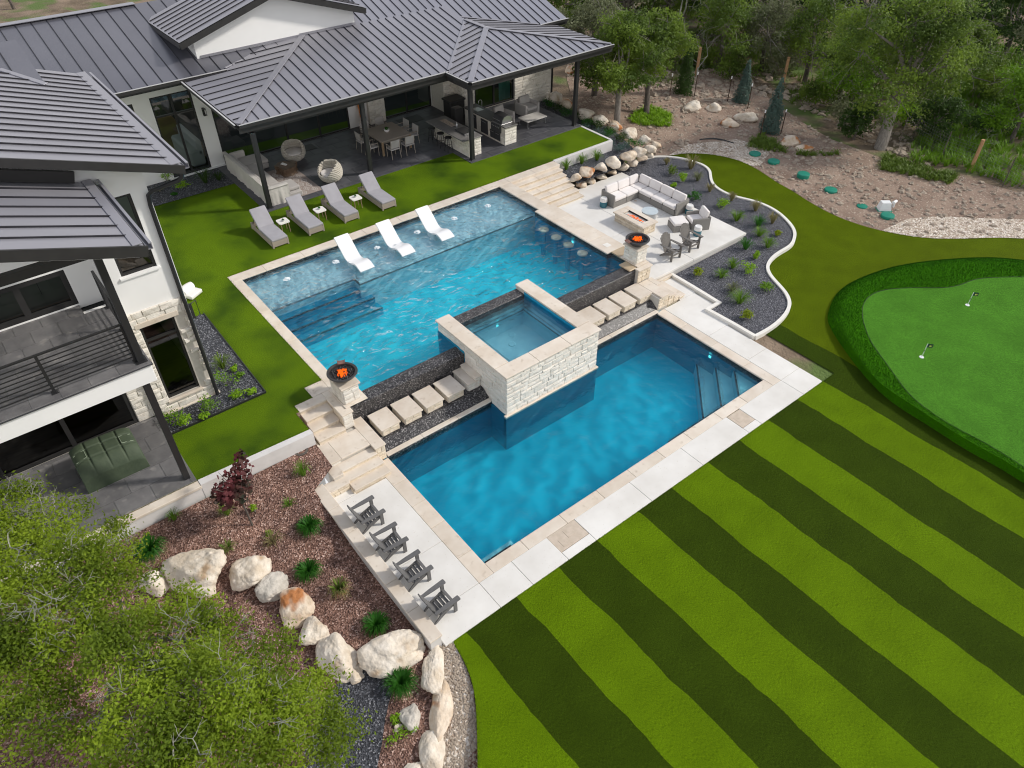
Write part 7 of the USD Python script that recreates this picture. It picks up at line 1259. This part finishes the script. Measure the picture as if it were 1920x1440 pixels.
scatter('undergrowth', 'patchy green weeds along the rocky dirt edge', pxpoly([(1280, 250), (1300, 215), (1420, 245), (1480, 290), (1560, 290), (1660, 292), (1740, 318), (1860, 352), (1850, 362), (1700, 330), (1560, 300), (1440, 285)]), 420, 'leaf_under', .25, .22, 12, 63, .1)
scatter('undergrowth', 'mixed dry grass and weeds on the woodland floor', pxpoly([(1090, 140), (1200, 170), (1330, 150), (1450, 170), (1560, 240), (1690, 250), (1800, 100), (1900, 70), (1900, 10), (1060, 10)]), 2200, 'leaf_under', .34, .26, 10, 64, -.2)
BS = [(1300, 122, 'olive bush left of the orange post'), (1378, 150, 'olive bush between post and first juniper'), (1462, 140, 'pale bush above the taller juniper'), (1530, 205, 'olive bush right of the taller juniper'), (1590, 232, 'pale bush beside the dark bush'), (1630, 190, 'olive bush behind the thick trunk'), (1708, 180, 'pale bush under the big oak right side'), (1830, 190, 'olive bush in the green clearing'), (1850, 250, 'dark bush behind the fence posts'), (1905, 215, 'olive bush near the small open tree'), (1235, 130, 'olive bush behind the leaning oak'), (1180, 140, 'pale bush behind the pale trunk'), (1700, 235, 'lime bush right of the thick trunk'), (1540, 120, 'olive bush in the upper woods'), (1620, 132, 'pale bush in the upper woods'), (1820, 130, 'olive bush by the fallen limb'), (1400, 105, 'olive bush in the woods above the junipers'), (1110, 130, 'pale bush above the yellowish boulders')]
for k, (x, y, lab) in enumerate(BS): shrub(lab, att(x, y), 1.25+.4*((k*7) % 3)/2, 1.3+.3*((k*5) % 4)/2, 'leaf_oak' if 'olive' in lab else 'leaf_gray' if 'pale' in lab else 'leaf_lime' if 'lime' in lab else 'leaf_dark', n=1500, size=.15, cat='bush', sub=5)

# loose stones, turf blades
def stones(name, lab, poly, n, s0, s1, mat, seed, zf=None):
    g = np.random.default_rng(seed); ic = trimesh.creation.icosphere(1); x0, y0, x1, y1 = poly.bounds; mb = MB(); c = 0
    while c < n:
        x, y = g.uniform(x0, x1), g.uniform(y0, y1)
        if not poly.contains(shapely.Point(x, y)): continue
        s = s0+(s1-s0)*g.random()**3; v = np.array(ic.vertices)*(1+.25*g.normal(size=(42, 1)))*np.array([1, g.uniform(.6, 1), g.uniform(.35, .7)])*s; mb.add(v@rot((0, 0, 1), g.uniform(0, 360)).T+[x, y, (float(zterr(x, y)) if zf is None else zf)+.03], ic.faces); c += 1
    solo(name, mb, mat, lab, 'stones', kind='stuff')
stones('rubble', 'loose pale rubble scattered over the bare dirt', dirt.difference(LAWN_LOW.buffer(.1)).difference(Polygon([(20, 15), (26.2, 15), (26.2, 30), (20, 30)])), 2600, .025, .16, 'pebble_stone', 71)
stones('rubble', 'pale stones scattered between the trees of the woods', pxpoly([(1280, 215), (1450, 180), (1560, 230), (1650, 285), (1740, 310), (1700, 240), (1600, 170), (1450, 140), (1290, 130), (1100, 130)]), 900, .04, .28, 'pebble_stone', 72)
def blade_mesh(pts, h, seed, w=.010):
    g = np.random.default_rng(seed); n = len(pts); a = g.uniform(0, 6.283, n); d = np.column_stack([np.cos(a), np.sin(a), np.zeros(n)]); s = np.column_stack([-np.sin(a), np.cos(a), np.zeros(n)])*w*.5; hh = h*(.6+.8*g.random(n))[:, None]; tip = pts+d*hh*.45*g.random((n, 1))+np.array([0, 0, 1])*hh
    return np.stack([pts-s, pts+s, tip], 1).reshape(-1, 3), np.arange(3*n).reshape(-1, 3)
g = np.random.default_rng(81)
def on_tris(v, f, n, g):
    a, b, c = v[f[:, 0]], v[f[:, 1]], v[f[:, 2]]; ar = np.linalg.norm(np.cross(b-a, c-a), axis=1); ix = g.choice(len(f), n, p=ar/ar.sum()); u = g.random((n, 2)); fl = u.sum(1) > 1; u[fl] = 1-u[fl]; return a[ix]+(b-a)[ix]*u[:, :1]+(c-a)[ix]*u[:, 1:]
pts = on_tris(FR_V, FR_T, 60000, g); part(pg, 'fringe_blades', blade_mesh(pts, .045, 82, .012), 'blade_fringe', kind='stuff')
pe = []
for line, z, sp in ((LAWN_LOW.exterior, ZL, .022), (LAWN_UP.exterior, 0.0, .022)):
    L = line.length
    for t in np.arange(0, L, sp):
        q = line.interpolate(t)
        if q.y < 60 and proj([q.x, q.y, z])[0] < 2050 and proj([q.x, q.y, z])[1] < 1560 and q.y > -2: pe.append((q.x+g.normal()*.025, q.y+g.normal()*.025, z))
solo('turf_fringe_blades', blade_mesh(np.array(pe), .035, 83, .012), 'blade_lawn', 'loose turf blades along the lawn edges', 'turf', kind='stuff')
print('prims', sum(1 for _ in stage.Traverse()))
